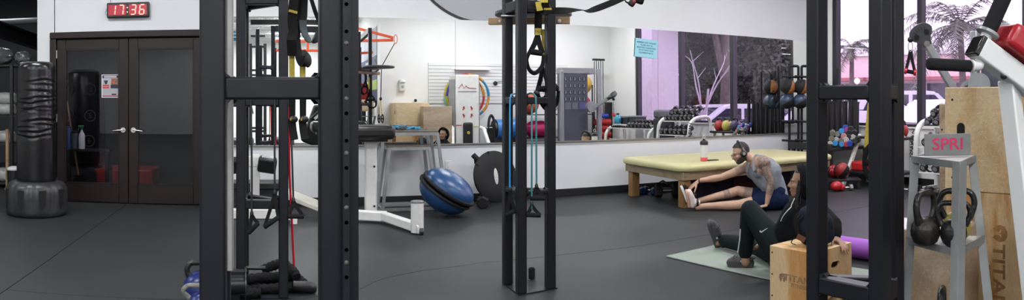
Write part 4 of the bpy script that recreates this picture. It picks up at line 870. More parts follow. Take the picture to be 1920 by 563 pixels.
# bottle and phone on the table
TZ = 0.527
q = gp(1320, 302, TZ); t = thing('shaker_bottle', 'clear shaker bottle with black lid and pink drink on the table', 'bottle', q)
bx = B(); bx.lathe([(0.0, 0.002), (0.040, 0.002), (0.043, 0.02), (0.047, 0.20), (0.046, 0.205), (0.0, 0.205)], q, n=28); part('cup', bx, mat('frosted_plastic', (0.66, 0.66, 0.66), 0.35), t, True)
bx = B(); bx.lathe([(0.0415, 0.003), (0.0443, 0.008), (0.0455, 0.045), (0.0440, 0.0455)], q, n=28, cap=False); part('pink_drink', bx, mat('pink_drink', (0.78, 0.10, 0.13), 0.3), t, True, label='pink drink in the bottom')
bx = B(); bx.lathe([(0.05, 0.2), (0.051, 0.235), (0.044, 0.245), (0.03, 0.25), (0.016, 0.258), (0.016, 0.27), (0, 0.27)], q, n=28); part('lid', bx, M_black, t, True)
bx = B(); bx.tube([q + V((0.0, 0, 0.27)) + V((0.016 * cos(a), 0, 0.022 + 0.022 * sin(a))) for a in [pi * 2 * i / 14 for i in range(14)]], 0.004, n=8, closed=True); part('carry_loop', bx, M_white, t, True)
q = gp(1335, 301, TZ); bx = B(); bx.box(q + V((0, 0, 0.005)), (0.155, 0.075, 0.009), rz=-0.1, bev=0.003); solo('smartphone', bx, M_black, 'black smartphone lying flat beside the shaker bottle', 'phone')
# under the table
M_bhex = mat('navy_neoprene', (0.012, 0.03, 0.10), 0.35)
for px, py, a, lb, rad in ((1203, 365, 0.2, 'left blue hex dumbbell under the cream table', 0.056), (1224, 366, 0.35, 'right blue hex dumbbell under the cream table', 0.056)):
    q = gp(px, py); hexbell(lb, (q.x, q.y + 0.08, rad * 0.87), (sin(a) * -0.4, 0.9, 0), 0.24, rad, M_bhex)
q = gp(1262, 372); hexbell('big black hex dumbbell under the cream table near the shoes', (q.x, q.y + 0.14, 0.088), (0.9, -0.35, 0), 0.32, 0.10, M_rubber)
q = gp(1252, 360); hexbell('black hex dumbbell behind the big one under the table', (q.x, q.y + 0.12, 0.066), (0.5, 0.8, 0), 0.28, 0.075, M_rubber)
hexbell('small blue-tipped dumbbell deeper under the table', (gp(1240, 358).x, 7.62, 0.05), (0.9, -0.2, 0), 0.2, 0.05, M_bhex)
M_plum = mat('dark_plum_fabric', (0.022, 0.010, 0.035), 0.8); M_maroon = mat('maroon_fabric', (0.06, 0.010, 0.016), 0.8)
for x0, x1, z, m, lb in ((5.15, 5.62, 0.26, M_plum, 'dark plum storage cube under the table behind the wooden leg'), (5.66, 6.2, 0.30, M_maroon, 'maroon storage cube under the middle of the table'), (6.24, 6.7, 0.28, M_plum, 'dark plum storage cube under the right half of the table')):
    t = thing('storage_cube', lb, 'storage cube', ((x0 + x1) / 2, 7.15, 0), group='fabric cubes under the table')
    bx = B(); bx.box2((x0, 6.95, 0), (x1, 7.4, z), bev=0.012, seg=2); part('fabric_box', bx, m, t, True); bx = B(); bx.tube([((x0 + x1) / 2 - 0.05, 6.945, z * 0.7), ((x0 + x1) / 2, 6.935, z * 0.62), ((x0 + x1) / 2 + 0.05, 6.945, z * 0.7)], 0.006, n=6); part('handle', bx, M_web, t, True)
# ------------------------------------------------------------------ notice on the mirror
pc0 = yp(1211.5, 91, W - 0.03); t = thing('paper_notice', 'light blue paper notice taped to the mirror', 'notice', (pc0.x, W - 0.04, pc0.z - 0.11))
nx = V((cos(-0.07), 0, sin(-0.07))); ny = V((sin(0.07), 0, cos(0.07)))
Mt = frame_m((pc0.x, W - 0.034, pc0.z), nx, ny)
bx = B(); bx.box(V(Mt.translation), (0.37, 0.26, 0.0012), M=Mt.to_3x3()); part('sheet', bx, mat('cyan_paper', (0.30, 0.60, 0.70), 0.6), t, True)
M_ink = mat('teal_ink', (0.02, 0.10, 0.15), 0.6)
for k, s in enumerate(('MEMBERS AND TRAINERS', 'PLEASE HELP US', 'MAINTAIN CLEANLINESS', 'BY PUTTING YOUR', 'EQUIPMENT BACK')):
    text('notice_line', s, 0.028, Mt @ Matrix.Translation(V((0, 0.078 - k * 0.036, 0.0012))), M_ink, t, ext=0.0002, bold=0.0006)
# ------------------------------------------------------------------ plywood boxes
M_ply = wood_mat('plywood_amber', (0.78, 0.55, 0.31), (0.60, 0.30, 0.09), 7.0, 'Z', scratch=0.30, dist=5)
M_ply2 = wood_mat('plywood_pale', (0.86, 0.65, 0.40), (0.70, 0.47, 0.24), 3.0, 'X', scratch=0.5, dist=5)
M_ply3 = wood_mat('plywood_grey', (0.60, 0.47, 0.33), (0.42, 0.30, 0.19), 3.0, 'X', scratch=0.5, dist=5)
M_stamp = mat('brown_stencil', (0.25, 0.155, 0.085), 0.7, var=0.25, vscale=30)
M_stamp2 = mat('amber_stencil', (0.30, 0.155, 0.06), 0.7, var=0.25, vscale=30)
M_dk = mat('hole_dark', (0.01, 0.008, 0.006), 0.9)
def stadium(w, h, n=8):
    r = h / 2; return [(w / 2 - r + r * cos(a), r * sin(a)) for a in [-pi / 2 + pi * i / n for i in range(n + 1)]] + [(-w / 2 + r + r * cos(a), r * sin(a)) for a in [pi / 2 + pi * i / n for i in range(n + 1)]]
def panel_with_slot(w, h, th_, slot=None):      # board in local xy centred, thickness z; a real hole for the hand slot
    bx = B()
    if not slot: bx.box((0, 0, 0), (w, h, th_), bev=0.004); return bx
    sx, sy, sw, sh = slot; hole = [(sx + x, sy + y) for x, y in stadium(sw, sh)]; n = len(hole)
    outer = []
    for (x, y) in hole:
        dx, dy = x - sx, y - sy; k = 1e9
        if dx > 1e-9: k = min(k, (w / 2 - sx) / dx)
        if dx < -1e-9: k = min(k, (-w / 2 - sx) / dx)
        if dy > 1e-9: k = min(k, (h / 2 - sy) / dy)
        if dy < -1e-9: k = min(k, (-h / 2 - sy) / dy)
        outer.append((sx + dx * k, sy + dy * k))
    # insert the corners
    verts = []; faces = []
    for z in (-th_ / 2, th_ / 2):
        verts += [V((x, y, z)) for x, y in hole]; verts += [V((x, y, z)) for x, y in outer]
    o2 = 2 * n
    cor = [(w / 2, h / 2), (-w / 2, h / 2), (-w / 2, -h / 2), (w / 2, -h / 2)]
    base = len(verts)
    for z in (-th_ / 2, th_ / 2): verts += [V((x, y, z)) for x, y in cor]
    for i in range(n):
        j = (i + 1) % n; a, b_ = outer[i], outer[j]; mid = None
        if abs(a[0] - b_[0]) > 1e-6 and abs(a[1] - b_[1]) > 1e-6:
            mid = min(range(4), key=lambda q: (cor[q][0] - (a[0] + b_[0]) / 2) ** 2 + (cor[q][1] - (a[1] + b_[1]) / 2) ** 2)
        for s_, o in ((0, 0), (1, o2)):
            f = [o + i, o + n + i] + ([base + s_ * 4 + mid] if mid is not None else []) + [o + n + j, o + j]
            faces.append(tuple(f))
        faces.append((i, j, o2 + j, o2 + i))
        if mid is None: faces.append((n + i, n + j, o2 + n + j, o2 + n + i))
        else: faces.append((n + i, base + mid, base + 4 + mid, o2 + n + i)); faces.append((base + mid, n + j, o2 + n + j, base + 4 + mid))
    bx._add(verts, faces)
    for f in bx.bm.faces: f.smooth = False
    return bx
def plyo(label, o, e1, e2, a, c, h, m, z0=0.0, slot1=None, slot2=None, slotb=None, grp='plywood plyo boxes', mtop=None):
    # o: xy corner; e1,e2 unit xy; a along e1, c along e2; faces: at -e2 side (front), +e1 side (right)
    o = V((*o, z0)); e1 = V((*e1, 0)).normalized(); e2 = V((*e2, 0)).normalized(); k = 0.018; up = V((0, 0, 1))
    ctr = o + e1 * a / 2 + e2 * c / 2
    t = thing('plyo_box', label, 'plyo box', ctr, group=grp)
    def pn(name, cen, x, y, w, hh, slot=None, mm=m):
        b_ = panel_with_slot(w, hh, k, slot); me = b_.mesh(name, 30); me.transform(frame_m(cen, x, y)); return link(name, me, mm, t, True)
    pn('front_panel', o + e1 * a / 2 + e2 * (k / 2) + up * h / 2, e1, up, a, h, slot1)
    pn('back_panel', o + e1 * a / 2 + e2 * (c - k / 2) + up * h / 2, e1, up, a, h)
    pn('side_panel', o + e1 * (a - k / 2) + e2 * c / 2 + up * h / 2, e2, up, c - 2 * k, h, slot2)
    pn('side_panel', o + e1 * (k / 2) + e2 * c / 2 + up * h / 2, e2, up, c - 2 * k, h)
    pn('top_panel', o + e1 * a / 2 + e2 * c / 2 + up * (h - k / 2), e1, e2, a - 2 * k, c - 2 * k, None, mtop or m)
    pn('bottom_panel', o + e1 * a / 2 + e2 * c / 2 + up * (k / 2), e1, e2, a - 2 * k, c - 2 * k)
    for i in range(3):
        for f, z in ((0.06, h * (0.12 + 0.38 * i)), (0.94, h * (0.12 + 0.38 * i))):
            bx = B(); bx.lathe([(0.006, 0), (0.006, 0.0008), (0, 0.0008)], o + e1 * (a * f) + up * z, aim(-e2), n=8); part('screw_hole', bx, M_dk, t, True)
    return t
def helmet(parent, M4, s, m):      # stencil emblem: crested helmet
    pts = [(-0.5, 0.05), (-0.42, 0.35), (-0.15, 0.52), (0.15, 0.52), (0.42, 0.35), (0.5, 0.05), (0.42, -0.2), (0.28, -0.45), (0.12, -0.3), (0.08, 0.0), (0.2, 0.08), (0.22, 0.14), (0.04, 0.1), (0, -0.12), (-0.04, 0.1), (-0.22, 0.14), (-0.2, 0.08), (-0.08, 0.0), (-0.12, -0.3), (-0.28, -0.45), (-0.42, -0.2)]
    bx = B(); bx.prism([(x * s, y * s) for x, y in pts], 0.0008); me = bx.mesh('helmet_stencil', 30); me.transform(M4); return link('helmet_stencil', me, m, parent, True)
A_ = gp(1443, 460, 0.356); e1 = V((0.1, -0.995)).normalized(); e2 = V((0.995, 0.1)).normalized()
t = plyo('small plywood box with a backpack on top beside the seated woman', (A_.x, A_.y), e1, e2, 0.356, 0.395, 0.356, M_ply, slot2=(0.02, 0.07, 0.09, 0.038))
fo = V((A_.x, A_.y, 0)); E1 = V((*e1, 0)); E2 = V((*e2, 0))
Mf = frame_m(fo + E1 * 0.195 - E2 * 0.0008 + V((0, 0, 0.175)), E1, (0, 0, 1))
text('stencil_lettering', 'TITAN', 0.055, Mf @ Matrix.Translation(V((0.03, 0, 0))), M_stamp, t, ext=0.0003, sx=1.35, bold=0.0012)
text('stencil_lettering', 'FITNESS', 0.032, Mf @ Matrix.Translation(V((0.045, -0.04, 0))), M_stamp, t, ext=0.0003, sx=1.1, bold=0.0006); helmet(t, Mf @ Matrix.Translation(V((-0.088, -0.008, 0))), 0.055, M_stamp)
BX, BY = 2.78, 1.807
t = plyo('large lower plywood box with vertical stencilled lettering at right', (BX, BY), (0, -1), (1, 0), 0.735, 0.77, 0.838, M_ply)
q = xp(1872, 458, BX); MfA = frame_m((BX - 0.0009, q.y, q.z), (0, 0, -1), (0, -1, 0))
text('stencil_lettering', 'TITAN', 0.088, MfA @ Matrix.Translation(V((0.0, 0.0, 0))), M_stamp2, t, ext=0.0003, align='LEFT', sx=1.25, bold=0.0018)
text('stencil_lettering', 'FITNESS', 0.05, MfA @ Matrix.Translation(V((0.10, -0.062, 0))), M_stamp2, t, ext=0.0003, align='LEFT', sx=1.1, bold=0.001)
helmet(t, MfA @ Matrix.Translation(V((-0.05, 0.005, 0))), 0.08, M_stamp2)
plyo('large pale upper plywood box with hand slot stacked on the lettered one', (BX - 0.004, BY + 0.006), (0, -1), (1, 0), 0.735, 0.75, 0.494, M_ply2, z0=0.8385)
q = xp(1802, 247, BX - 0.004); o_ = q
bx = B(); bx.prism(stadium(0.085, 0.042), 0.004, m3((0, 0, 1), (0, -1, 0)), (BX - 0.006, q.y, q.z)); up_box = [o for o in COL.objects if o.name.startswith('plyo_box')][-1]; part('hand_slot', bx, M_dk, up_box, True, label='dark slot for the hand')
plyo('tall plain plywood box standing behind the stacked boxes', (3.31, 2.20), (0, -1), (1, 0), 0.34, 0.62, 1.25, M_ply3, slot1=None)
C0 = rp(1702, 428, 3.02)
M_lit_top = mat('window_lit_ply', (0.72, 0.71, 0.72), 0.3)  # plywood top coloured white, as bright window light on it
cb = plyo('grey weathered plywood box with top whitened as window-lit under the kettlebell stand', (C0.x - 0.08, C0.y + 0.12), (0.30, -0.954), (0.954, 0.30), 0.40, 0.30, C0.z, M_ply3, mtop=M_lit_top)
M_scuff = mat('dark_scuff', (0.03, 0.025, 0.02), 0.8)
# ------------------------------------------------------------------ green mat, roller
m0 = V((3.05, 4.61)); ld = V((0.17, -0.985)).normalized(); wd_ = V((0.985, 0.17)).normalized(); L_, W_ = 1.85, 0.62
cm = m0 + ld * L_ / 2 + wd_ * W_ / 2
bx = B(); bx.box((cm.x, cm.y, 0.007), (W_, L_, 0.012), rz=atan2(wd_.y, wd_.x), bev=0.004); solo('exercise_mat', bx, mat('sage_mat', (0.235, 0.275, 0.235), 0.75, var=0.06, vscale=6, bump=0.2, bscale=90), 'pale sage green exercise mat under the seated woman', 'mat')
ra, rb_ = gp(1563, 478), gp(1700, 498); ra = V((ra.x, ra.y + 0.03, 0.082)); rb_ = V((rb_.x, rb_.y, 0.082)); dd = (rb_ - ra).normalized()
t = thing('foam_roller', 'purple foam roller on the floor behind the plywood box', 'foam roller', (ra.x, ra.y, 0))
bx = B(); bx.loft([(ra, 0.074), (ra + dd * 0.006, 0.08), (ra + dd * 0.9, 0.08), (ra + dd * 0.906, 0.074)], n=32); part('foam_body', bx, mat('purple_foam', (0.32, 0.09, 0.48), 0.7, bump=0.15, bscale=120), t, True)
for q, s_ in ((ra, -1), (ra + dd * 0.906, 1)): bx = B(); bx.lathe([(0.03, 0), (0.03, 0.002), (0, 0.002)], q, aim(dd * s_), n=16); part('end_hub', bx, mat('pale_purple', (0.5, 0.4, 0.6), 0.6), t, True)
# ------------------------------------------------------------------ kettlebells
def kettlebell(label, base, h, rz, m, mh=None, body=None, hw=None, grp='kettlebells', tilt=None):
    base = V(base); t = thing('kettlebell', label, 'kettlebell', base, rz, grp); R = body or h * 0.36; hw = hw or R * 0.92; hr = h * 0.062
    prof = [(0.001, 0.0), (R * 0.55, 0.0), (R * 0.82, R * 0.22), (R * 0.98, R * 0.65), (R, R * 0.95), (R * 0.93, R * 1.35), (R * 0.72, R * 1.68), (R * 0.42, R * 1.86), (0.001, R * 1.92)]
    bx = B(); bx.lathe(prof, n=28, cap=False); bx.smooth = 60; part('bell', bx, m, t)
    z1 = h - hr; zb = R * 1.45
    path = fillet([V((-hw * 0.62, 0, zb)), V((-hw * 0.95, 0, zb + (z1 - zb) * 0.55)), V((-hw * 0.72, 0, z1)), V((hw * 0.72, 0, z1)), V((hw * 0.95, 0, zb + (z1 - zb) * 0.55)), V((hw * 0.62, 0, zb))], hw * 0.6, 5)
    bx = B(); n = len(path); bx.loft([(p, hr * (1.25 if i in (0, n - 1) else 1.08 if i in (1, n - 2) else 1.0)) for i, p in enumerate(path)], n=14); part('handle', bx, mh or m, t)
    return t
M_iron = mat('black_cast_iron', (0.012, 0.012, 0.013), 0.3, bump=0.4, bscale=60); M_iron2 = mat('chipped_iron', (0.02, 0.018, 0.016), 0.35, var=0.8, vscale=22, bump=0.6, bscale=40)
M_kblue = mat('royal_blue_enamel', (0.010, 0.020, 0.13), 0.3, var=0.1); M_worn = mat('worn_grey_handle', (0.16, 0.155, 0.14), 0.6, var=0.6, vscale=30)
q = rp(378, 0, 4.2); kettlebell('blue kettlebell with black handle left of the near column', (q.x, q.y, 0), 0.29, 0.1, M_kblue, M_iron, body=0.115, hw=0.10)
q = rp(383, 0, 3.86); kettlebell('blue kettlebell with worn grey handle in front of the other', (q.x, q.y, 0), 0.235, -0.05, M_kblue, M_worn, body=0.10, hw=0.135)
# steel sleeve with flange, and the rope
t = thing('steel_sleeve', 'thick black steel cylinder with round flange beside the coiled rope', 'steel cylinder', rp(415, 533, 4.02)); zc_ = rp(415, 533, 4.0).z
a = rp(410, 533, 4.02); e = rp(459, 533, 4.02); t.matrix_basis = Matrix.Translation(V((e.x - 0.1, e.y, 0)))
bx = B(); bx.cyl(a, e, 0.058, n=28); part('cylinder', bx, mat('oiled_steel', (0.02, 0.021, 0.022), 0.28, 0.3), t, True)
dd = (e - a).normalized(); bx = B(); bx.cyl(e, e + dd * 0.008, 0.10, n=32); part('flange', bx, mat('dark_steel_edge', (0.06, 0.06, 0.062), 0.3, 0.7), t, True)
bx = B(); bx.box(rp(432, 511, 4.05), (0.2, 0.07, 0.02), rz=-th(432)); part('top_plate', bx, M_steel, t, True)
bx = B(); q = rp(440, 0, 4.06); bx.box((q.x, q.y, (zc_ - 0.05) / 2), (0.06, 0.06, zc_ - 0.05)); part('stand_leg', bx, M_steel, t, True); bx = B(); bx.box((q.x, q.y, 0.006), (0.3, 0.25, 0.012), bev=0.003); part('foot_plate', bx, M_steel, t, True)
def rope():
    t = thing('battle_rope', 'black fabric-sleeved battle rope coiled on the floor', 'rope', gp(510, 545))
    M_rope = mat('black_rope_sleeve', (0.009, 0.009, 0.010), 0.75, var=0.3, vscale=40, bump=1.0, bscale=45, spec=0.2)
    def run(pts, rad, nm='rope_coil'):
        pts = spline(pts, 9); bx = B(); bx.loft([(p, rad * (1 + 0.10 * sin(i * 1.9) + 0.05 * sin(i * 0.7))) for i, p in enumerate(pts)], n=14); part(nm, bx, M_rope, t, True)
    g_ = lambda px, py, z: gp(px, py + 0.0) + V((0, 0, z))
    run([g_(455, 556, 0.035), g_(480, 553, 0.035), g_(510, 552, 0.035), g_(545, 549, 0.035), g_(563, 540, 0.036), g_(555, 533, 0.038), g_(530, 533, 0.036), g_(490, 538, 0.035), g_(462, 541, 0.035)], 0.034)
    run([g_(462, 553, 0.10), g_(490, 549, 0.10), g_(520, 547, 0.098), g_(545, 545, 0.10), g_(566, 546, 0.06), g_(572, 550, 0.034)], 0.032)
    run([g_(492, 541, 0.12), g_(510, 541, 0.15), g_(530, 541, 0.165), g_(548, 545, 0.13), g_(556, 549, 0.10)], 0.033)
    run([g_(438, 560, 0.034), g_(462, 561, 0.034), g_(488, 560, 0.034)], 0.034)
    bx = B(); p0 = gp(548, 552) + V((0, 0, 0.06)); p1 = gp(592, 549) + V((0, 0, 0.028)); bx.loft([(p0, 0.03), (p0.lerp(p1, 0.35), 0.036), (p0.lerp(p1, 0.8), 0.04), (p1, 0.028)], n=14); part('end_grip', bx, mat('rope_end_cap', (0.01, 0.01, 0.011), 0.4, bump=0.5, bscale=30), t, True)
    bx = B(); p0 = gp(462, 548) + V((0, 0, 0.16)); p1 = gp(497, 547) + V((0, 0, 0.155)); bx.loft([(p0, 0.014), (p1, 0.014)], n=10); part('metal_ferrule', bx, mat('dark_steel_edge', (0.06, 0.06, 0.062), 0.3, 0.7), t, True)
rope()
# ------------------------------------------------------------------ triangular stand with the lettered plate
f0, l0, r0_ = rp(1800, 301, 2.46), rp(1709, 293, 2.72), rp(1829, 291, 2.77)
f1, l1, r1_ = rp(1797, 468, 2.42), rp(1700, 453, 2.65), rp(1846, 443, 2.68)
zt = 1.05; zs = 0.742
for p in (f0, l0, r0_): p.z = zt
for p in (f1, l1, r1_): p.z = zs
c = (f0 + l0 + r0_) / 3
t = thing('tripod_stand', 'grey three-legged steel stand holding kettlebells and a lettered plate', 'stand', (c.x, c.y, 0))
feet = []
for a, b_ in ((f0, f1), (l0, l1), (r0_, r1_)):
    d = (b_ - a) / (zt - zs); ft = a + d * zt; ft.z = 0.0; feet.append(ft)
    cc = V((c.x, c.y, 0)); out = (V((ft.x, ft.y, 0)) - cc).normalized()
    wv = V((-out.y, out.x, 0))
    for s_ in (-1, 1):      # angle iron: two flanges meeting at the outer corner
        fl = (-out * 0.62 + wv * s_ * 0.78).normalized(); bx = B(); bx.sqtube(a + fl * 0.016 + V((0, 0, -0.002)), ft + fl * 0.016 + V((0, 0, 0.0)), 0.033, 0.005, up=fl.cross(V((0, 0, 1))), bev=0.001); part('leg', bx, M_grey, t, True)
def tri(nm, pts, z, thick, m, grow=0.0):
    cc = sum((V((p.x, p.y, 0)) for p in pts), V()) / 3; bx = B(); bx.prism([((p.x - cc.x) * (1 + grow) + cc.x, (p.y - cc.y) * (1 + grow) + cc.y) for p in pts], thick, c=(0, 0, z)); return part(nm, bx, m, t, True)
M_shelf = mat('pale_worn_metal', (0.55, 0.54, 0.53), 0.4, var=0.1, vscale=15)
tri('top_plate', (f0, l0, r0_), zt - 0.006, 0.008, M_shelf, 0.02)
tri('shelf', (f1, l1, r1_), zs - 0.006, 0.008, M_shelf, -0.01)
low = [a.lerp(V((ft.x, ft.y, 0)), (zt - 0.34) / zt) for a, ft in zip((f0, l0, r0_), feet)]; tri('shelf', low, 0.334, 0.008, M_shelf, -0.01)
for pts, z in (((f1, l1, r1_), zs - 0.014), ((f0, l0, r0_), zt - 0.014)):
    for i in range(3):
        bx = B(); bx.sqtube(V((pts[i].x, pts[i].y, z)), V((pts[(i + 1) % 3].x, pts[(i + 1) % 3].y, z)), 0.006, 0.026, bev=0); part('rim', bx, M_grey, t, True)
pa, pb = rp(1733, 0, 2.68), rp(1820, 0, 2.74); z0, z1 = rp(1776, 292, 2.7).z, rp(1776, 251, 2.7).z
d = V((pb.x - pa.x, pb.y - pa.y, 0)); L_ = d.length; d.normalize(); cen = V(((pa.x + pb.x) / 2, (pa.y + pb.y) / 2, (z0 + z1) / 2))
nrm = d.cross(V((0, 0, 1)))
if nrm.dot(-cen) < 0: nrm = -nrm
bx = B(); bx.box(cen, (L_, z1 - z0, 0.005), M=m3(d, (0, 0, 1)), bev=0.002); sp = part('lettered_plate', bx, M_grey, t, True, label='grey plate with pink SPRI lettering')
text('lettering', 'SPRI', 0.066, frame_m(cen + nrm * 0.0032 - d * 0.0, d, (0, 0, 1)), mat('pink_stencil', (0.62, 0.03, 0.13), 0.5, var=0.2, vscale=40), sp, ext=0.0004, sx=1.1, bold=0.001)
zk = zs
q = rp(1735, 0, 2.50); kettlebell('chipped black kettlebell at left on the stand shelf', (q.x, q.y, zk), 0.20, -th(1735) + 0.95, M_iron2, body=0.055, hw=0.062, grp='kettlebells')
q = rp(1788, 0, 2.485); kettlebell('smooth black kettlebell behind the front leg of the stand', (q.x, q.y, zk), 0.165, -th(1788), M_iron, body=0.05, hw=0.068)
q = rp(1794, 0, 2.60); kettlebell('yellow-bodied kettlebell with black handle at the back of the shelf', (q.x, q.y, zk), 0.195, -th(1790), mat('mustard_vinyl', (0.40, 0.33, 0.06), 0.4, var=0.2), M_iron, body=0.055, hw=0.075)
q = rp(1766, 0, 2.56); kettlebell('black kettlebell on the low shelf of the stand, handle edge-on', (q.x, q.y, 0.338), 0.235, -th(1766) + 1.5, M_iron, body=0.065, hw=0.06)
# scuffs on the grey box are on its panel: small dark chips
for i, (px, py, s_) in enumerate(((1714, 468, 0.006), (1710, 513, 0.007), (1713, 524, 0.006), (1704, 490, 0.005), (1774, 490, 0.008))): pass
# ------------------------------------------------------------------ white machine at the upper right
M_mach = mat('pearl_enamel', (0.62, 0.63, 0.63), 0.35, var=0.03)
M_redv = mat('red_vinyl_pad', (0.36, 0.012, 0.022), 0.32, bump=0.15, bscale=20)
t = thing('leg_machine', 'white exercise machine arm with black grips and red pad at right edge', 'exercise machine', rp(1935, 563, 1.95))
a = rp(1832, 88, 1.88); e = rp(1990, 205, 2.05); d = (e - a).normalized()
bx = B(); bx.sqtube(a, e, 0.062, 0.062, bev=0.006); part('main_tube', bx, M_mach, t, True)
bx = B(); bx.sqtube(a - d * 0.012, a + d * 0.006, 0.06, 0.06, bev=0.004); part('end_cap', bx, mat('gloss_black_cap', (0.01, 0.01, 0.01), 0.12), t, True)
g0 = rp(1852, 62, 1.90); g1 = rp(1889, -20, 1.93); gd = (g1 - g0).normalized()
bx = B(); bx.cyl(rp(1843, 85, 1.89), g0, 0.017, n=16); part('grip_stem', bx, M_mach, t, True)
bx = B(); bx.lathe([(0.018, -0.006), (0.034, -0.004), (0.034, 0.004), (0.018, 0.006)], g0, aim(gd), n=24); part('grip_washer', bx, M_lgrey, t, True)
bx = B(); bx.cyl(g0 + gd * 0.006, g1 + gd * 0.1, 0.023, n=20); part('upright_grip', bx, M_foam, t, True)
h0 = rp(1740, 120, 1.80); h1 = rp(1820, 124, 1.86); hd = (h1 - h0).normalized()
bx = B(); bx.loft([(h0 - hd * 0.002, 0.010), (h0, 0.0145), (h0 + hd * 0.008, 0.0165), (h1 - hd * 0.004, 0.0165), (h1, 0.012)], n=20); part('level_grip', bx, M_foam, t, True)
bx = B(); bx.lathe([(0.012, 0), (0.018, 0.001), (0.018, 0.006), (0.012, 0.007)], h1, aim(hd), n=20); part('grip_washer', bx, M_white, t, True)
bx = B(); bx.tube([h1, h1 + hd * 0.03, rp(1836, 108, 1.885), rp(1842, 100, 1.89)], 0.014, n=14, fil=0.02); part('bent_tube', bx, M_mach, t, True)
pc1 = rp(1920, 104, 1.97); pd = d
nup_ = (V((0, 0, 1)) - pd * pd.z).normalized()
bx = B(); bx.box(pc1 + nup_ * 0.01, (0.20, 0.13, 0.075), M=Matrix(((pd.x, pd.cross(nup_).x * -1, nup_.x), (pd.y, pd.cross(nup_).y * -1, nup_.y), (pd.z, pd.cross(nup_).z * -1, nup_.z))), bev=0.018, seg=3); part('red_pad', bx, M_redv, t, True)
la = rp(1891, 150, 1.96); le = rp(1938, 563, 1.96); dl = (le - la) / (la.z - le.z); lf = la + dl * la.z
bx = B(); bx.sqtube(la, lf, 0.05, 0.05, up=(0, 1, 0), bev=0.005); part('leg', bx, M_mach, t, True)
bx = B(); bx.box((lf.x + 0.1, lf.y - 0.15, 0.03), (0.08, 0.7, 0.06), bev=0.008); part('base_foot', bx, M_mach, t, True)
bx = B(); q = rp(1882, 143, 1.905); bx.lathe([(0.01, 0), (0.01, 0.006), (0.006, 0.009), (0, 0.009)], q, aim(V((-q.x, -q.y, 0))), n=10); part('bolt', bx, M_black, t, True)
# ------------------------------------------------------------------ functional trainer near the window
t = thing('cable_trainer', 'grey dual-arm cable trainer standing near the windows', 'exercise machine', (6.3, 3.4, 0))
zt = mz(1070, 130, 3.45)
M_shr = mat('slate_shroud', (0.085, 0.088, 0.115), 0.42, var=0.05)
bx = B(); bx.box2((5.96, 3.18, 0.05), (6.55, 3.46, zt), bev=0.015, seg=2); sh_ = part('weight_shroud', bx, M_shr, t, True)
bx = B(); bx.box2((5.8, 3.0, 0), (6.85, 3.9, 0.05), bev=0.01); part('base', bx, M_lgrey, t, True)
for i in range(4):      # exercise pictograms and placard on the side that faces the mirror
    for j in range(5):
        x = 6.03 + j * 0.108; z = zt - 0.22 - i * 0.14; bx = B(); bx.box((x, 3.463, z), (0.07, 0.006, 0.085)); pg = part('exercise_chart', bx, mat('chart_print', (0.05, 0.05, 0.08), 0.5), sh_, True)
        bx = B(); bx.box((x, 3.4675, z + 0.03), (0.014, 0.003, 0.014)); bx.box((x, 3.4675, z), (0.012, 0.003, 0.05), M=Matrix.Rotation(0.4 * ((i + j) % 3 - 1), 3, 'Y')); bx.box((x, 3.4675, z - 0.015), (0.035, 0.003, 0.008), M=Matrix.Rotation(0.5 * ((i * j) % 3 - 1), 3, 'Y')); part('chart_figure', bx, mat('chart_light', (0.42, 0.42, 0.48), 0.5), sh_, True)
for x, w, m in ((6.06, 0.13, 'chart_grey'), (6.22, 0.13, 'chart_grey'), (6.40, 0.15, 'chart_violet')):
    bx = B(); bx.box((x + 0.02, 3.4635, zt - 0.78), (w, 0.006, 0.14)); part('placard', bx, mat(m, (0.16, 0.16, 0.18) if m == 'chart_grey' else (0.12, 0.11, 0.30), 0.5), sh_, True)
text('maker_lettering', 'FREEMOTION', 0.055, frame_m((6.24, 3.465, zt - 0.09), (-1, 0, 0), (0, 0, 1)), M_white, sh_)
P = V((6.68, 3.72, 0)); bx = B(); bx.box((P.x, P.y, zt / 2), (0.09, 0.09, zt - 0.02), bev=0.01); part('column', bx, M_lgrey, t, True)
bx = B(); bx.box2((5.95, 3.16, zt - 0.10), (P.x + 0.05, 3.48, zt + 0.02), bev=0.006); part('header', bx, M_lgrey, t, True)
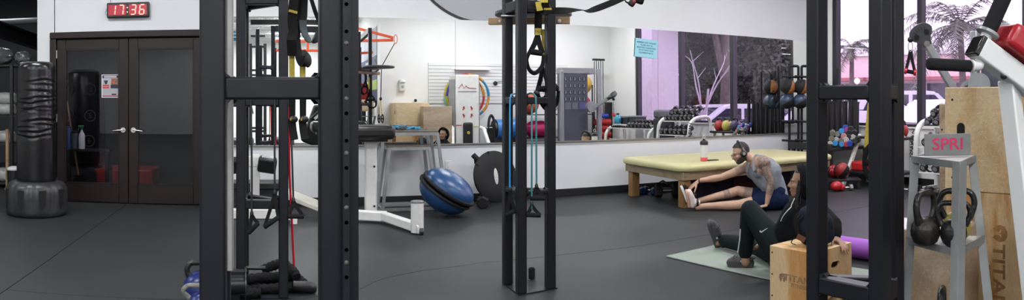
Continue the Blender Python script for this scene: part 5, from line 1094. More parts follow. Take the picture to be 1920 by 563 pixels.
def armset(piv, tipp, nm):
    bx = B(); bx.sqtube(piv, tipp, 0.07, 0.07, bev=0.006); a_ = part('arm', bx, M_lgrey, t, True); dd = (tipp - piv).normalized()
    hd = (rp(1725, 55, 1) - V((0, 0, 1.27))).normalized() if False else V((-P.x, -P.y, 0)).normalized(); s_ = dd.cross(hd).normalized(); hh = s_.cross(dd).normalized()
    poly = [(p.x, p.y) for p in spline([V((x_, y_, 0)) for x_, y_ in ((-0.045, -0.05), (-0.055, 0.0), (-0.105, 0.05), (-0.12, 0.10), (-0.08, 0.155), (0.0, 0.175), (0.08, 0.155), (0.12, 0.10), (0.105, 0.05), (0.055, 0.0), (0.045, -0.05))], 4)]
    bx = B(); bx.prism(poly, 0.05, m3(s_, dd), tipp + dd * 0.05); hp = part('pulley_head', bx, M_black if False else mat('pulley_grey', (0.055, 0.057, 0.065), 0.45), a_, True)
    for fa in (-0.6, -0.3, 0.0, 0.3, 0.6):
        q_ = tipp + dd * (0.06 + 0.12 * cos(fa)) + s_ * (0.09 * sin(fa)); bx = B(); bx.box(q_, (0.008, 0.035, 0.054), M=m3(s_ * cos(fa) - dd * sin(fa), dd * cos(fa) + s_ * sin(fa))); part('vent_slot', bx, M_black, a_, True)
    for sx in (-0.055, 0.055):
        bx = B(); bx.cyl(tipp + dd * 0.125 + s_ * sx - hh * 0.035, tipp + dd * 0.125 + s_ * sx + hh * 0.035, 0.026, n=16); part('pulley_wheel', bx, M_black, a_, True)
    bx = B(); bx.cyl(tipp + dd * 0.02 - hh * 0.04, tipp + dd * 0.02 + hh * 0.04, 0.03, n=16); part('swivel', bx, M_zinc, a_, True)
    return tipp + dd * 0.15
piv = V((P.x - 0.05, P.y + 0.06, mz(1108, 197, 3.72)))
rr = sqrt(P.x ** 2 + P.y ** 2)
tip1 = rp(1740, 85, 6.62); pv1 = rp(1812, 210, 6.76)
bx = B(); bx.box((5.92, 3.50, zt / 2), (0.08, 0.08, zt - 0.1), bev=0.01); part('column', bx, M_lgrey, t, True)
h1_ = armset(pv1, tip1, 'upper')
bx = B(); bx.lathe([(0, -0.05), (0.11, -0.05), (0.11, 0.05), (0, 0.05)], rp(1836, 158, 6.72), aim(V((-P.x, -P.y, 0))), n=28); part('arm_hub', bx, M_lgrey, t, True)
tip2 = mp(1137, 186, 4.0); pv2 = mp(1106, 206, 3.75); h2_ = armset(pv2, tip2, 'lower')
bx = B(); bx.lathe([(0, -0.05), (0.11, -0.05), (0.11, 0.05), (0, 0.05)], V((pv2.x, pv2.y, pv2.z + 0.05)), aim((0, 1, 0)), n=28); part('arm_hub', bx, M_lgrey, t, True)
z_ = mz(1121, 112, 1.45); xr_ = mp(1121, 0, 1.45).x; tw = thing('pulley_tower', 'thin upright cable rods beside the grey trainer in the mirror', 'pulley tower', (xr_, 1.45, 0))
for k in range(5):
    x = xr_ - 0.12 + 0.06 * k; bx = B(); bx.cyl((x, 1.45, 0.04), (x, 1.45, z_ - (0.0 if k % 2 else 0.06)), 0.011, n=8); part('guide_rod', bx, mat('dark_rod', (0.06, 0.06, 0.065), 0.3, 0.6), tw, True)
bx = B(); bx.box((xr_, 1.45, z_ - 0.02), (0.32, 0.06, 0.05)); part('rod_cap', bx, M_black, tw, True); bx = B(); bx.box((xr_, 1.45, 0.02), (0.4, 0.3, 0.04)); part('base', bx, M_black, tw, True)
def cable_handle(label, top, L):
    g = thing('stirrup_grip', label, 'cable grip', top - V((0, 0, L)), group='stirrup handles on the cable trainer')
    s_ = sdv(1706); bx = B(); bx.cyl(top, top - V((0, 0, L * 0.25)), 0.004, n=6); part('cable', bx, M_zinc, g, True)
    bx = B(); bx.sph(top - V((0, 0, L * 0.18)), 0.03, 12, 8); part('stop_ball', bx, M_black, g, True)
    k = top - V((0, 0, L * 0.22)); bx = B(); bx.tube([k + s_ * (0.022 * cos(a)) + V((0, 0, -0.05 + 0.05 * sin(a))) for a in [2 * pi * i / 14 for i in range(14)]], 0.006, n=8, closed=True); part('carabiner', bx, M_chrome, g, True)
    gt = top - V((0, 0, L * 0.42)); a = top - V((0, 0, L * 0.92)) - s_ * 0.045; e = top - V((0, 0, L * 0.96)) + s_ * 0.045
    handle(g, gt, a, e, gr=0.02, sw=0.03, side=(sin(th(1706)), cos(th(1706)), 0))
    for q, s2 in ((a, -1), (e, 1)): bx = B(); bx.lathe([(0.012, -0.012), (0.03, -0.012), (0.03, 0.012), (0.012, 0.012)], q, aim(e - a), n=16); part('red_end_ring', bx, mat('bright_red_plastic', (0.55, 0.015, 0.03), 0.35), g, True)
    return g
cable_handle('cable handle with red rings hanging against the bright window', V((h1_.x - 0.06, h1_.y + 0.1, h1_.z - 0.1)) if False else rp(1707, 60, 6.6), 0.41)
cable_handle('cable handle with red rings seen only in the mirror', h2_ - V((0, 0, 0.02)), 0.42)
# ------------------------------------------------------------------ dumbbell racks under the windows
M_db = mat('dumbbell_black', (0.012, 0.012, 0.013), 0.32); M_dbg = mat('dumbbell_face', (0.30, 0.30, 0.31), 0.45)
def proto_bell():
    t = thing('dumbbell', 'x', 'dumbbell', (0, 0, -5), group='dumbbells on the window racks')
    for s_ in (-1, 1):
        bx = B(); bx.loft([(V((s_ * 0.045, 0, 0)), 0.045), (V((s_ * 0.052, 0, 0)), 0.056), (V((s_ * 0.11, 0, 0)), 0.056), (V((s_ * 0.122, 0, 0)), 0.046)], n=14); part('head', bx, M_db, t)
        bx = B(); bx.lathe([(0.034, 0), (0.034, 0.002), (0, 0.002)], (s_ * 0.122, 0, 0), aim((s_, 0, 0)), n=12); part('face_plate', bx, M_dbg, t)
    bx = B(); bx.cyl((-0.05, 0, 0), (0.05, 0, 0), 0.015, n=10); part('handle', bx, M_chrome, t)
    return t
PB = proto_bell(); pb_used = [False]
def place_bell(loc, M3, label, s=1.0):
    M = Matrix.Translation(V(loc)) @ M3.to_4x4() @ Matrix.Scale(s, 4)
    if not pb_used[0]: pb_used[0] = True; PB.matrix_basis = M; PB['label'] = label; return PB
    return dup(PB, label=label, M=M)
def rack(label, y0, y1, shelves, xf, xb, ztop):
    t = thing('dumbbell_rack', label, 'dumbbell rack', ((xf + xb) / 2, (y0 + y1) / 2, 0), group='white dumbbell racks under the windows')
    for y in (y0, y1):
        bx = B(); path = fillet([V((xf - 0.02, y, 0.0)), V((xf + 0.06, y, ztop - 0.12)), V((xf + 0.2, y, ztop)), V((xb, y, ztop + 0.03)), V((xb, y, 0.0))], 0.14, 5)
        bx.loft([(p, (0.045, 0.035)) for p in path], n=12, up=(0, 1, 0)); part('end_frame', bx, M_white, t, True)
        bx = B(); bx.sqtube((xf, y, 0.03), (xb, y, 0.03), 0.05, 0.05, bev=0.006); part('end_rail', bx, M_white, t, True); bx = B(); bx.sqtube((xf + 0.05, y, ztop * 0.5), (xb, y, ztop * 0.55), 0.05, 0.05, bev=0.006); part('end_rail', bx, M_white, t, True)
    for z, xo in shelves:
        for dx in (0.0, 0.15):
            bx = B(); bx.sqtube((xf + xo + dx, y0, z + dx * 0.45), (xf + xo + dx, y1, z + dx * 0.45), 0.04, 0.02, bev=0.003); part('shelf_rail', bx, M_white, t, True)
        n = int((y1 - y0) / 0.2)
        for k in range(n * 2):
            y = y0 + 0.1 + (y1 - y0 - 0.2) * k / (2 * n - 1); bx = B(); bx.lathe([(0.058, -0.02), (0.062, 0), (0.058, 0.02)], (xf + xo + 0.075, y, z + 0.06), m3((0, 0, 1), (0, 1, 0)) if False else aim((1, 0, 0.45)), n=12, cap=False)
            for v in [v for v in bx.bm.verts if v.co.z > z + 0.06]: v.co.z = z + 0.058
            part('saddle', bx, M_black, t, True)
    return t
zA = mz(1290, 224, 5.1); zB = mz(1290, 249, 5.1)
rk2 = rack('white dumbbell rack with side lettering nearest the corner', 4.4, 5.5, [(zA - 0.05, 0.16), (zB - 0.06, 0.05), (0.28, 0.0)], 7.66, 8.22, zA + 0.02)
q = V((7.66, 5.757, zA - 0.30)); text('frame_lettering', 'ICARIAN', 0.10, frame_m((7.695, 5.552, zA - 0.27), (0.12, 0, 1), (-1, 0, 0.12)) if True else None, M_black, rk2, bold=0.002)
q = frame_m((7.60, 5.5, zA - 0.32), (0.1, 0, 1), (0, 1, 0)); text('frame_lettering', 'ICARIAN', 0.075, q, M_black, rk2, ext=0.001, bold=0.002)
zC = mz(1180, 240, 3.2)
rk1 = rack('white dumbbell rack beneath the paper notice, seen in the mirror', 2.1, 4.0, [(zC - 0.03, 0.10), (zC - 0.36, 0.0)], 7.66, 8.22, zC + 0.0)
rr_ = random.Random(4); tilt = Matrix.Rotation(-0.42, 3, 'Y')
cnt = 0; ORD = ['first', 'second', 'third', 'fourth', 'fifth', 'sixth', 'seventh', 'eighth', 'ninth', 'tenth', 'eleventh', 'twelfth', 'thirteenth', 'fourteenth', 'fifteenth']
def row(y0, y1, n, x, z, where):
    global cnt
    for k in range(n):
        y = y0 + (y1 - y0) * (k + 0.5) / n
        place_bell((x, y, z), Matrix.Rotation(rr_.uniform(-0.12, 0.12), 3, 'Z') @ tilt, where + ', ' + ORD[n - 1 - k] + ' from the mirror', rr_.uniform(0.92, 1.08))
row(4.46, 5.44, 7, 7.66 + 0.16 + 0.075, zA - 0.05 + 0.115, 'black round dumbbell on the top tier of the lettered rack')
row(4.46, 5.44, 6, 7.66 + 0.05 + 0.075, zB - 0.06 + 0.115, 'black round dumbbell on the middle tier of the lettered rack')
row(4.46, 5.44, 5, 7.66 + 0.075, 0.28 + 0.115, 'black round dumbbell on the lowest tier of the lettered rack')
row(3.05, 3.95, 6, 7.66 + 0.10 + 0.075, zC - 0.03 + 0.115, 'black round dumbbell on the mirror-seen rack under the notice')
for k in range(5):
    y = 4.55 + k * 0.2; place_bell((7.92 + 0.09, y, zA + 0.18), Matrix.Rotation(rr_.uniform(-0.5, 0.5), 3, 'Z') @ tilt, 'black round dumbbell piled over the top tier, ' + ORD[4 - k] + ' from the mirror', 1.0)
for k in range(3): place_bell((7.45 + rr_.uniform(-0.05, 0.05), 5.02 + 0.22 * k, 0.065), Matrix.Rotation(1.3 + 0.2 * k, 3, 'Z'), 'black dumbbell on the floor before the lettered rack, ' + ORD[2 - k] + ' from the mirror', 1.15)
# boxes, kettle and bin on rack 1
M_dkbox = mat('dark_grey_box', (0.035, 0.036, 0.038), 0.5)
for (y, w, h, lb) in ((2.95, 0.34, 0.16, 'dark grey box with pale lid on the mirror-seen rack'), (2.55, 0.3, 0.15, 'dark grey lidded box at the far end of the mirror-seen rack')):
    q = thing('storage_box', lb, 'box', (8.1, y, zC + 0.06), group='boxes on the rack'); bx = B(); bx.box((8.08, y, zC + 0.06 + h / 2), (0.26, w, h), bev=0.008); part('body', bx, M_dkbox, q, True); bx = B(); bx.box((8.08, y, zC + 0.06 + h + 0.02), (0.28, w + 0.02, 0.035), bev=0.006); part('lid', bx, M_grey, q, True)
q = mp(1165, 236, 2.6); cy_ = mat('cyan_glass', (0.03, 0.25, 0.38), 0.15, coat=0.5); tq = thing('jug', 'bright blue jug with black cap on the rack in the mirror', 'jug', (7.86, 2.42, zC + 0.07))
bx = B(); bx.lathe([(0, 0), (0.075, 0.0), (0.085, 0.03), (0.085, 0.15), (0.04, 0.2), (0.03, 0.21)], (7.86, 2.42, zC + 0.07), n=20, cap=False); part('body', bx, cy_, tq, True); bx = B(); bx.lathe([(0.034, 0.205), (0.034, 0.245), (0, 0.245)], (7.86, 2.42, zC + 0.07), n=16); part('cap', bx, M_black, tq, True)
# grey bin between the racks
zb_ = mz(1240, 207, 4.15); tq = thing('waste_bin', 'grey waste bin with domed lid between the dumbbell racks', 'bin', (7.95, 4.2, 0))
bx = B(); bx.box((7.98, 4.2, zb_ * 0.42), (0.42, 0.21, zb_ * 0.84), bev=0.02, seg=2); part('body', bx, M_dkbox, tq, True); bx = B(); bx.box((7.98, 4.2, zb_ * 0.92), (0.43, 0.215, zb_ * 0.16), bev=0.05, seg=3); part('domed_lid', bx, mat('mid_grey_plastic', (0.12, 0.125, 0.13), 0.4), tq, True)
# ------------------------------------------------------------------ kettlebell rack at the corner end
zk = mz(1375, 246, 6.3)
t = thing('kettlebell_rack', 'low white-legged black rack of kettlebells beneath the windows', 'rack', (7.95, 6.35, 0))
for y in (5.95, 6.78):
    bx = B(); bx.sqtube((7.62, y, 0.0), (8.02, y, zk + 0.02), 0.05, 0.05, bev=0.005); part('slanted_leg', bx, M_white, t, True)
    bx = B(); bx.sqtube((8.2, y, 0.0), (8.2, y, zk), 0.05, 0.05, bev=0.005); part('back_leg', bx, M_white, t, True)
for z, x0 in ((zk, 7.9), (0.22, 7.66)):
    bx = B(); bx.box2((x0, 5.9, z - 0.04), (8.25, 6.83, z), bev=0.006); part('shelf', bx, M_black, t, True)
for y, col, lb in ((6.02, (0.35, 0.03, 0.03), 'red kettlebell on the corner rack'), (6.25, (0.48, 0.42, 0.10), 'yellow kettlebell on the corner rack'), (6.5, (0.05, 0.04, 0.10), 'dark violet kettlebell on the corner rack')):
    kettlebell(lb, (8.06, y, zk), 0.25, 1.57, mat('kb_%.2f' % y, col, 0.4), M_iron, body=0.105, hw=0.075)
q = V((7.9, 6.55, 0.22)); bx = B(); bx.box2((7.72, 6.4, 0.221), (8.0, 6.72, 0.36), bev=0.03, seg=3); solo('boxing_pad', bx, mat('bright_red_vinyl', (0.45, 0.015, 0.02), 0.35), 'bright red padded block on the low shelf of the kettlebell rack', 'boxing pad')
bx = B(); bx.sqtube((7.80, 6.06, 0.25), (8.05, 6.3, 0.40), 0.1, 0.09, bev=0.03); solo('boxing_pad', bx, mat('bright_red_vinyl', (0.45, 0.015, 0.02), 0.35), 'red pad leaning over on the low shelf of the kettlebell rack', 'boxing pad')
# ------------------------------------------------------------------ body bars and loose dumbbells in the corner
t = thing('bar_bin', 'black corner bin holding upright bars and coloured dumbbells', 'storage bin', (7.9, 7.25, 0))
zsf = rp(1590, 276, 10.4).z
for x, y in ((7.5, 7.72), (8.3, 7.72), (7.5, 6.92), (8.3, 6.92)): bx = B(); bx.box((x, y, zsf / 2), (0.05, 0.05, zsf)); part('leg', bx, M_black, t, True)
bx = B(); bx.box2((7.46, 6.86, zsf - 0.05), (8.34, 7.78, zsf), bev=0.006); part('tray', bx, M_black, t, True)
bx = B(); bx.box2((7.46, 6.86, zsf), (7.48, 7.78, zsf + 0.06)); part('lip', bx, M_black, t, True)
M_bar = mat('black_bar_foam', (0.010, 0.010, 0.012), 0.7)
zbt = rp(1590, 190, 10.6).z
for k in range(15):
    f = k / 14; p0 = V((8.03 + 0.12 * (k % 2), 7.74 - 0.84 * f, zsf + 0.001)); tall = k in (2, 8)
    hh = rp(1560, 128, 10.7).z if tall else zbt + rr_.uniform(-0.03, 0.03)
    b_ = thing('weighted_bar', ('tall thin ' if tall else '') + 'black weighted bar upright in the corner bin, ' + ORD[k] + ' from the mirror', 'bar', p0, group='upright bars in the corner bin')
    bx = B(); bx.cyl(p0, V((p0.x + rr_.uniform(0, 0.03), p0.y, hh)), 0.024 if tall else 0.031, n=10); part('shaft', bx, M_bar, b_, True); bx = B(); bx.cyl((p0.x + 0.015, p0.y, hh - 0.005), (p0.x + 0.015, p0.y, hh + 0.02), 0.026 if tall else 0.034, n=10); part('end_cap', bx, M_black, b_, True)
COLS = [('royal blue', (0.02, 0.06, 0.35)), ('sky blue', (0.02, 0.22, 0.5)), ('magenta', (0.30, 0.03, 0.20)), ('grey', (0.16, 0.16, 0.15)), ('black', (0.014, 0.014, 0.015)), ('pink', (0.45, 0.22, 0.22)), ('red', (0.45, 0.03, 0.03)), ('pale grey', (0.36, 0.36, 0.33)), ('olive grey', (0.13, 0.12, 0.09))]
SP = [(1561, 251, 8), (1570, 252, 3), (1559, 260, 8), (1568, 262, 7), (1556, 271, 7), (1566, 269, 1), (1570, 253, 0), (1578, 246, 1), (1585, 239, 0), (1588, 245, 2), (1595, 243, 4), (1582, 256, 5), (1577, 264, 8), (1586, 263, 7), (1591, 257, 4), (1578, 271, 1), (1587, 271, 6), (1593, 270, 0), (1599, 258, 7), (1601, 250, 4), (1603, 265, 4), (1598, 268, 4), (1608, 262, 4), (1592, 250, 4)]
seen = {}; cntc = {}
TIER = ['top of the pile', 'middle of the pile', 'bottom of the pile']
for i, (px, py, ci) in enumerate(SP):
    nm, col = COLS[ci]; tier = 0 if py < 250 else 1 if py < 262 else 2; lb = '%s dumbbell end at the %s in the corner bin' % (nm, TIER[tier])
    cntc[lb] = cntc.get(lb, 0) + 1
    if cntc[lb] > 1: lb = lb + ', number %d from the left' % cntc[lb] if False else lb.replace(' dumbbell end', ' dumbbell end further right' if cntc[lb] == 2 else ' dumbbell end furthest right' if cntc[lb] == 3 else ' dumbbell end %s along' % ORD[cntc[lb] - 1])
    c = rp(px, py, 10.25 + (276 - py) * 0.006 + rr_.uniform(-0.03, 0.03)); d_ = V((sin(th(px)), cos(th(px)), rr_.uniform(-0.1, 0.1)))
    hexbell(lb, c + d_ * 0.08, d_, 0.17, rr_.uniform(0.044, 0.052), mat('vinyl_%s' % nm.replace(' ', '_'), col, 0.4), grp='small dumbbells in the corner bin', n=10 if i % 3 else 6)
# ------------------------------------------------------------------ ball tree
t = thing('ball_rack', 'black tubular rack holding four medicine balls by the mirror end', 'rack', (7.8, 7.95, 0)); R_ = 11.15
def rq(px, py, r=R_): return rp(px, py, r)
for a, e in ((1480, 1497), (1503, 1520)):
    zt_ = rq(a, 124).z; p0 = rq(a, 0); p1 = rq(e, 0); bx = B()
    bx.tube([V((p0.x, p0.y, 0.0)), V((p0.x, p0.y, zt_)), V((p1.x, p1.y, zt_)), V((p1.x, p1.y, 0.0))], 0.022, n=10, fil=0.03); part('hoop_frame', bx, M_steel, t, True)
for py in (145, 172, 199, 229, 265):
    for px in ((1466, 1496), (1490, 1520)):
        bx = B(); bx.tube([rq(px[0], py - 2, R_ - 0.08), rq(px[1], py, R_ - 0.02)], 0.018, n=10); part('arm', bx, M_steel, t, True)
bx = B(); bx.box2((7.6, 7.75, 0), (8.2, 7.82, 0.05)); part('foot', bx, M_steel, t, True)
M_or = mat('orange_leather', (0.30, 0.11, 0.035), 0.45); M_nb = mat('navy_leather', (0.025, 0.04, 0.085), 0.35, var=0.2)
def medball(label, c, r, m1, m2, ax, grp, name='medicine_ball', bands=4):
    t = thing(name, label, 'medicine ball', V(c) - V((0, 0, r)), group=grp); bx = B(); bx.sph(c, r, 32, 20, M=aim(ax))
    for f in bx.bm.faces:
        q = aim(ax).inverted() @ (f.calc_center_median() - V(c)); an = atan2(q.y, q.x); f.material_index = 1 if sin(an * bands / 2) > 0.25 and abs(q.z) < r * 0.9 else 0
    o = part('shell', bx, [m1, m2], t, True)
    bx = B(); bx.lathe([(r * 0.12, 0), (r * 0.1, 0.003), (0, 0.003)], V(c) + V(ax).normalized() * (r * 0.992), aim(ax), n=14); part('valve_cap', bx, M_black, t, True); return t
rb = 0.125
for px, py, m1, m2, lb in ((1478, 163, M_rubber, M_or, 'upper left orange and black medicine ball on the rack'), (1503, 163, M_rubber, M_or, 'upper right orange and black medicine ball on the rack'), (1476, 190, M_nb, M_rubber, 'lower left navy medicine ball on the rack'), (1501, 190, M_nb, M_rubber, 'lower right navy medicine ball on the rack')):
    medball(lb, rq(px, py, R_ - 0.12), rb, m1, m2, (0.3, -0.2, 0.93) if py < 170 else (0.5, -0.7, 0.5), 'medicine balls on the rack', bands=4)
# red ball and gloves by the wall
zsh = rp(1575, 337, 10.3).z
t = thing('low_shelf', 'low black shelf with red gear beneath the corner bin', 'shelf', (7.1, 7.0, 0)); q = rp(1580, 0, 9.86)
bx = B(); bx.box((q.x, q.y, 0.13), (0.5, 0.32, 0.03), rz=-0.7, bev=0.004); part('board', bx, M_black, t, True)
for sx in (-0.21, 0.21): bx = B(); bx.box((q.x + sx * cos(-0.7), q.y + sx * sin(-0.7), 0.0575), (0.04, 0.3, 0.115), rz=-0.7); part('leg', bx, M_black, t, True)
c = rp(1578, 318, 9.86); medball('red and black medicine ball on the low shelf', (c.x, c.y, 0.146 + 0.115), 0.115, mat('red_rubber', (0.30, 0.018, 0.018), 0.45), M_rubber, (0.55, -0.35, 0.75), 'gear by the window wall', bands=3)
c = rp(1563, 314, 10.0); bx = B(); bx.sph((c.x, c.y, 0.146 + 0.09), (0.075, 0.09, 0.09), 16, 12); bx.sph((c.x - 0.06, c.y - 0.03, 0.146 + 0.07), (0.04, 0.05, 0.06), 12, 8); solo('boxing_glove', bx, M_redv, 'dark red boxing glove beside the red and black ball', 'boxing glove')
c = rp(1569, 338, 9.55); bx = B(); bx.sph((c.x, c.y, 0.07), (0.10, 0.08, 0.07), 16, 12); bx.sph((c.x + 0.06, c.y - 0.05, 0.05), (0.05, 0.04, 0.045), 12, 8); solo('boxing_glove', bx, mat('bright_red_vinyl', (0.45, 0.015, 0.02), 0.35), 'bright red boxing glove on the floor below the ball', 'boxing glove')
c = rp(1582, 342, 9.55); hexbell('small chrome dumbbell on the floor by the red glove', (c.x + 0.05, c.y, 0.045), (0.8, -0.5, 0), 0.2, 0.045, M_chrome, n=12)
# ------------------------------------------------------------------ people
def capsule(b, p0, r0, p1, r1, n=14):
    p0 = V(p0); p1 = V(p1); d = (p1 - p0); L = d.length
    if L < 1e-5: b.sph(p0, max(r0, r1), n, 8); return
    d.normalize(); rings = []
    for a in (1.35, 1.0, 0.6, 0.25): rings.append((p0 - d * (r0 * sin(a)), r0 * cos(a)))
    rings += [(p0, r0), (p0.lerp(p1, 0.5), (r0 + r1) / 2), (p1, r1)]
    for a in (0.25, 0.6, 1.0, 1.35): rings.append((p1 + d * (r1 * sin(a)), r1 * cos(a)))
    b.loft(rings, n)
def chain(b, pts):
    for (p, r), (q, s) in zip(pts, pts[1:]): capsule(b, p, r, q, s)
def skinmesh(b, name, mats, parent, voxel=0.008, smooth=6, label=None):
    me = b.mesh(name, 180); o = bpy.data.objects.new('tmp', me); COL.objects.link(o)
    m = o.modifiers.new('r', 'REMESH'); m.mode = 'VOXEL'; m.voxel_size = voxel; m.adaptivity = 0; m.use_smooth_shade = True
    m2 = o.modifiers.new('s', 'SMOOTH'); m2.factor = 0.5; m2.iterations = smooth
    dg = bpy.context.evaluated_depsgraph_get(); nm = bpy.data.meshes.new_from_object(o.evaluated_get(dg)); bpy.data.objects.remove(o); nm.name = name
    nm.materials.clear(); nm.polygons.foreach_set('use_smooth', [True] * len(nm.polygons))
    ob = link(name, nm, mats, parent, True)
    if label: ob['label'] = label
    return ob
def shell(c, radii, Fm, keep, n=40, m=28, wob=0.0, seed=1):      # open cap of an ellipsoid, given thickness by solidify-like doubling
    rr = random.Random(seed); b = B(); b.sph((0, 0, 0), 1.0, n, m); bm = b.bm
    bmesh.ops.delete(bm, geom=[f for f in bm.faces if not keep(f.calc_center_median())], context='FACES')
    for v in bm.verts:
        k = 1 + wob * rr.uniform(-1, 1); v.co = V(c) + Fm @ V((v.co.x * radii[0] * k, v.co.y * radii[1] * k, v.co.z * radii[2] * k))
    b.smooth = 180; return b
def head_parts(b, c, S, Fd, U, k=1.0):
    Fm = Matrix(((S.x, Fd.x, U.x), (S.y, Fd.y, U.y), (S.z, Fd.z, U.z)))
    def P(s_, f, u): return c + (S * s_ + Fd * f + U * u) * k
    def el(s_, f, u, r, n=16): b.sph(P(s_, f, u), [q * k for q in r], n, 12, M=Fm)
    el(0, -0.012, 0.032, (0.074, 0.095, 0.094)); el(0, 0.022, -0.035, (0.060, 0.068, 0.075)); el(0, 0.052, -0.088, (0.032, 0.034, 0.026)); el(0, 0.03, -0.075, (0.05, 0.045, 0.035))
    el(0, 0.07, 0.022, (0.052, 0.022, 0.013)); capsule(b, P(0, 0.088, 0.008), 0.010 * k, P(0, 0.106, -0.028), 0.013 * k, 10); el(0.012, 0.092, -0.032, (0.010, 0.012, 0.009)); el(-0.012, 0.092, -0.032, (0.010, 0.012, 0.009))
    el(0, 0.084, -0.056, (0.024, 0.012, 0.0065)); el(0, 0.082, -0.068, (0.021, 0.012, 0.0075)); el(0.038, 0.055, -0.022, (0.024, 0.028, 0.024)); el(-0.038, 0.055, -0.022, (0.024, 0.028, 0.024))
    for s_ in (-1, 1): el(s_ * 0.077, -0.008, -0.008, (0.010, 0.020, 0.031)); el(s_ * 0.079, -0.014, 0.006, (0.010, 0.016, 0.018))
    return Fm, P
def hand_parts(b, wrist, D, N, thumb, k=1.0, curl=(0.25, 0.35, 0.3), spread=0.07):
    # D finger direction, N back-of-hand normal, thumb: +1/-1 side along S = D x N
    D = V(D).normalized(); N = V(N); N = (N - D * N.dot(D)).normalized(); S = D.cross(N)
    w = V(wrist)
    for i, (o, L) in enumerate(((-0.030, 0.086), (-0.010, 0.092), (0.011, 0.088), (0.031, 0.080))):
        o *= -thumb
        kn = w + D * (L * k) + S * (o * k) + N * (0.002 * k); capsule(b, w + S * (o * 0.55 * k), 0.013 * k, kn, 0.0115 * k, 10)
        segs = [(0.042, 0.026, 0.022), (0.047, 0.029, 0.023), (0.043, 0.027, 0.022), (0.033, 0.021, 0.020)][i]
        a = 0; p = kn; sd = (D + S * (o * spread / 0.03)).normalized()
        for j, sl in enumerate(segs):
            a += curl[j]; dd = sd * cos(a) - N * sin(a); q = p + dd * (sl * k); capsule(b, p, (0.0098 - j * 0.001) * k, q, (0.0088 - j * 0.001) * k, 10); p = q
    t0 = w + D * (0.022 * k) + S * (thumb * 0.02 * k); d1 = (D * 0.55 + S * (thumb * 0.8) - N * 0.25).normalized(); t1 = t0 + d1 * (0.045 * k); d2 = (D * 0.8 + S * (thumb * 0.45) - N * 0.35).normalized(); t2 = t1 + d2 * (0.034 * k); t3 = t2 + d2 * (0.026 * k)
    capsule(b, t0, 0.016 * k, t1, 0.0125 * k, 10); capsule(b, t1, 0.0115 * k, t2, 0.0105 * k, 10); capsule(b, t2, 0.0105 * k, t3, 0.009 * k, 10)
    capsule(b, w + S * 0.012 * k, 0.016 * k, w + D * 0.05 * k + S * 0.008 * k, 0.016 * k); capsule(b, w - S * 0.012 * k, 0.016 * k, w + D * 0.05 * k - S * 0.01 * k, 0.016 * k)
def skin_mat(name, col, tat=None):
    m = mat(name, col, 0.5, var=0.06, vscale=18, bump=0.05, bscale=200); nt = m.node_tree; p = nt.nodes['Principled BSDF']
    p.inputs['Subsurface Weight'].default_value = 0.0
    if tat:
        src = p.inputs['Base Color'].links[0].from_socket; L = nt.links.new
        at = nt.nodes.new('ShaderNodeAttribute'); at.attribute_name = 'ink'
        tc = nt.nodes.new('ShaderNodeTexCoord'); nz = nt.nodes.new('ShaderNodeTexNoise'); nz.inputs['Scale'].default_value = 34; nz.inputs['Detail'].default_value = 3; nz.inputs['Distortion'].default_value = 1.6; L(tc.outputs['Object'], nz.inputs['Vector'])
        rm = nt.nodes.new('ShaderNodeValToRGB'); L(nz.outputs['Fac'], rm.inputs['Fac']); rm.color_ramp.elements[0].position = 0.36; rm.color_ramp.elements[1].position = 0.66
        rm.color_ramp.elements[0].color = (0.25, 0.25, 0.25, 1); rm.color_ramp.elements[1].color = (0.9, 0.9, 0.9, 1)
        mu = nt.nodes.new('ShaderNodeMath'); mu.operation = 'MULTIPLY'; L(at.outputs['Fac'], mu.inputs[0]); L(rm.outputs['Color'], mu.inputs[1])
        mx = nt.nodes.new('ShaderNodeMix'); mx.data_type = 'RGBA'; L(mu.outputs[0], mx.inputs[0]); L(src, mx.inputs[6]); mx.inputs[7].default_value = (*tat, 1); ab = nt.nodes.new('ShaderNodeAttribute'); ab.attribute_name = 'beard'; n9 = nt.nodes.new('ShaderNodeTexNoise'); n9.inputs['Scale'].default_value = 220; L(tc.outputs['Object'], n9.inputs['Vector'])
        m9 = nt.nodes.new('ShaderNodeMath'); m9.operation = 'MULTIPLY_ADD'; m9.inputs[1].default_value = 0.5; m9.inputs[2].default_value = 0.72; L(n9.outputs['Fac'], m9.inputs[0]); m8 = nt.nodes.new('ShaderNodeMath'); m8.operation = 'MULTIPLY'; m8.use_clamp = True; L(m9.outputs[0], m8.inputs[0]); L(ab.outputs['Fac'], m8.inputs[1])
        mb = nt.nodes.new('ShaderNodeMix'); mb.data_type = 'RGBA'; L(m8.outputs[0], mb.inputs[0]); L(mx.outputs[2], mb.inputs[6]); mb.inputs[7].default_value = (0.022, 0.016, 0.013, 1); L(mb.outputs[2], p.inputs['Base Color'])
    return m
def fabric(name, col, rough=0.85, var=0.12): return mat(name, col, rough, var=var, vscale=14, bump=0.35, bscale=34, spec=0.12)
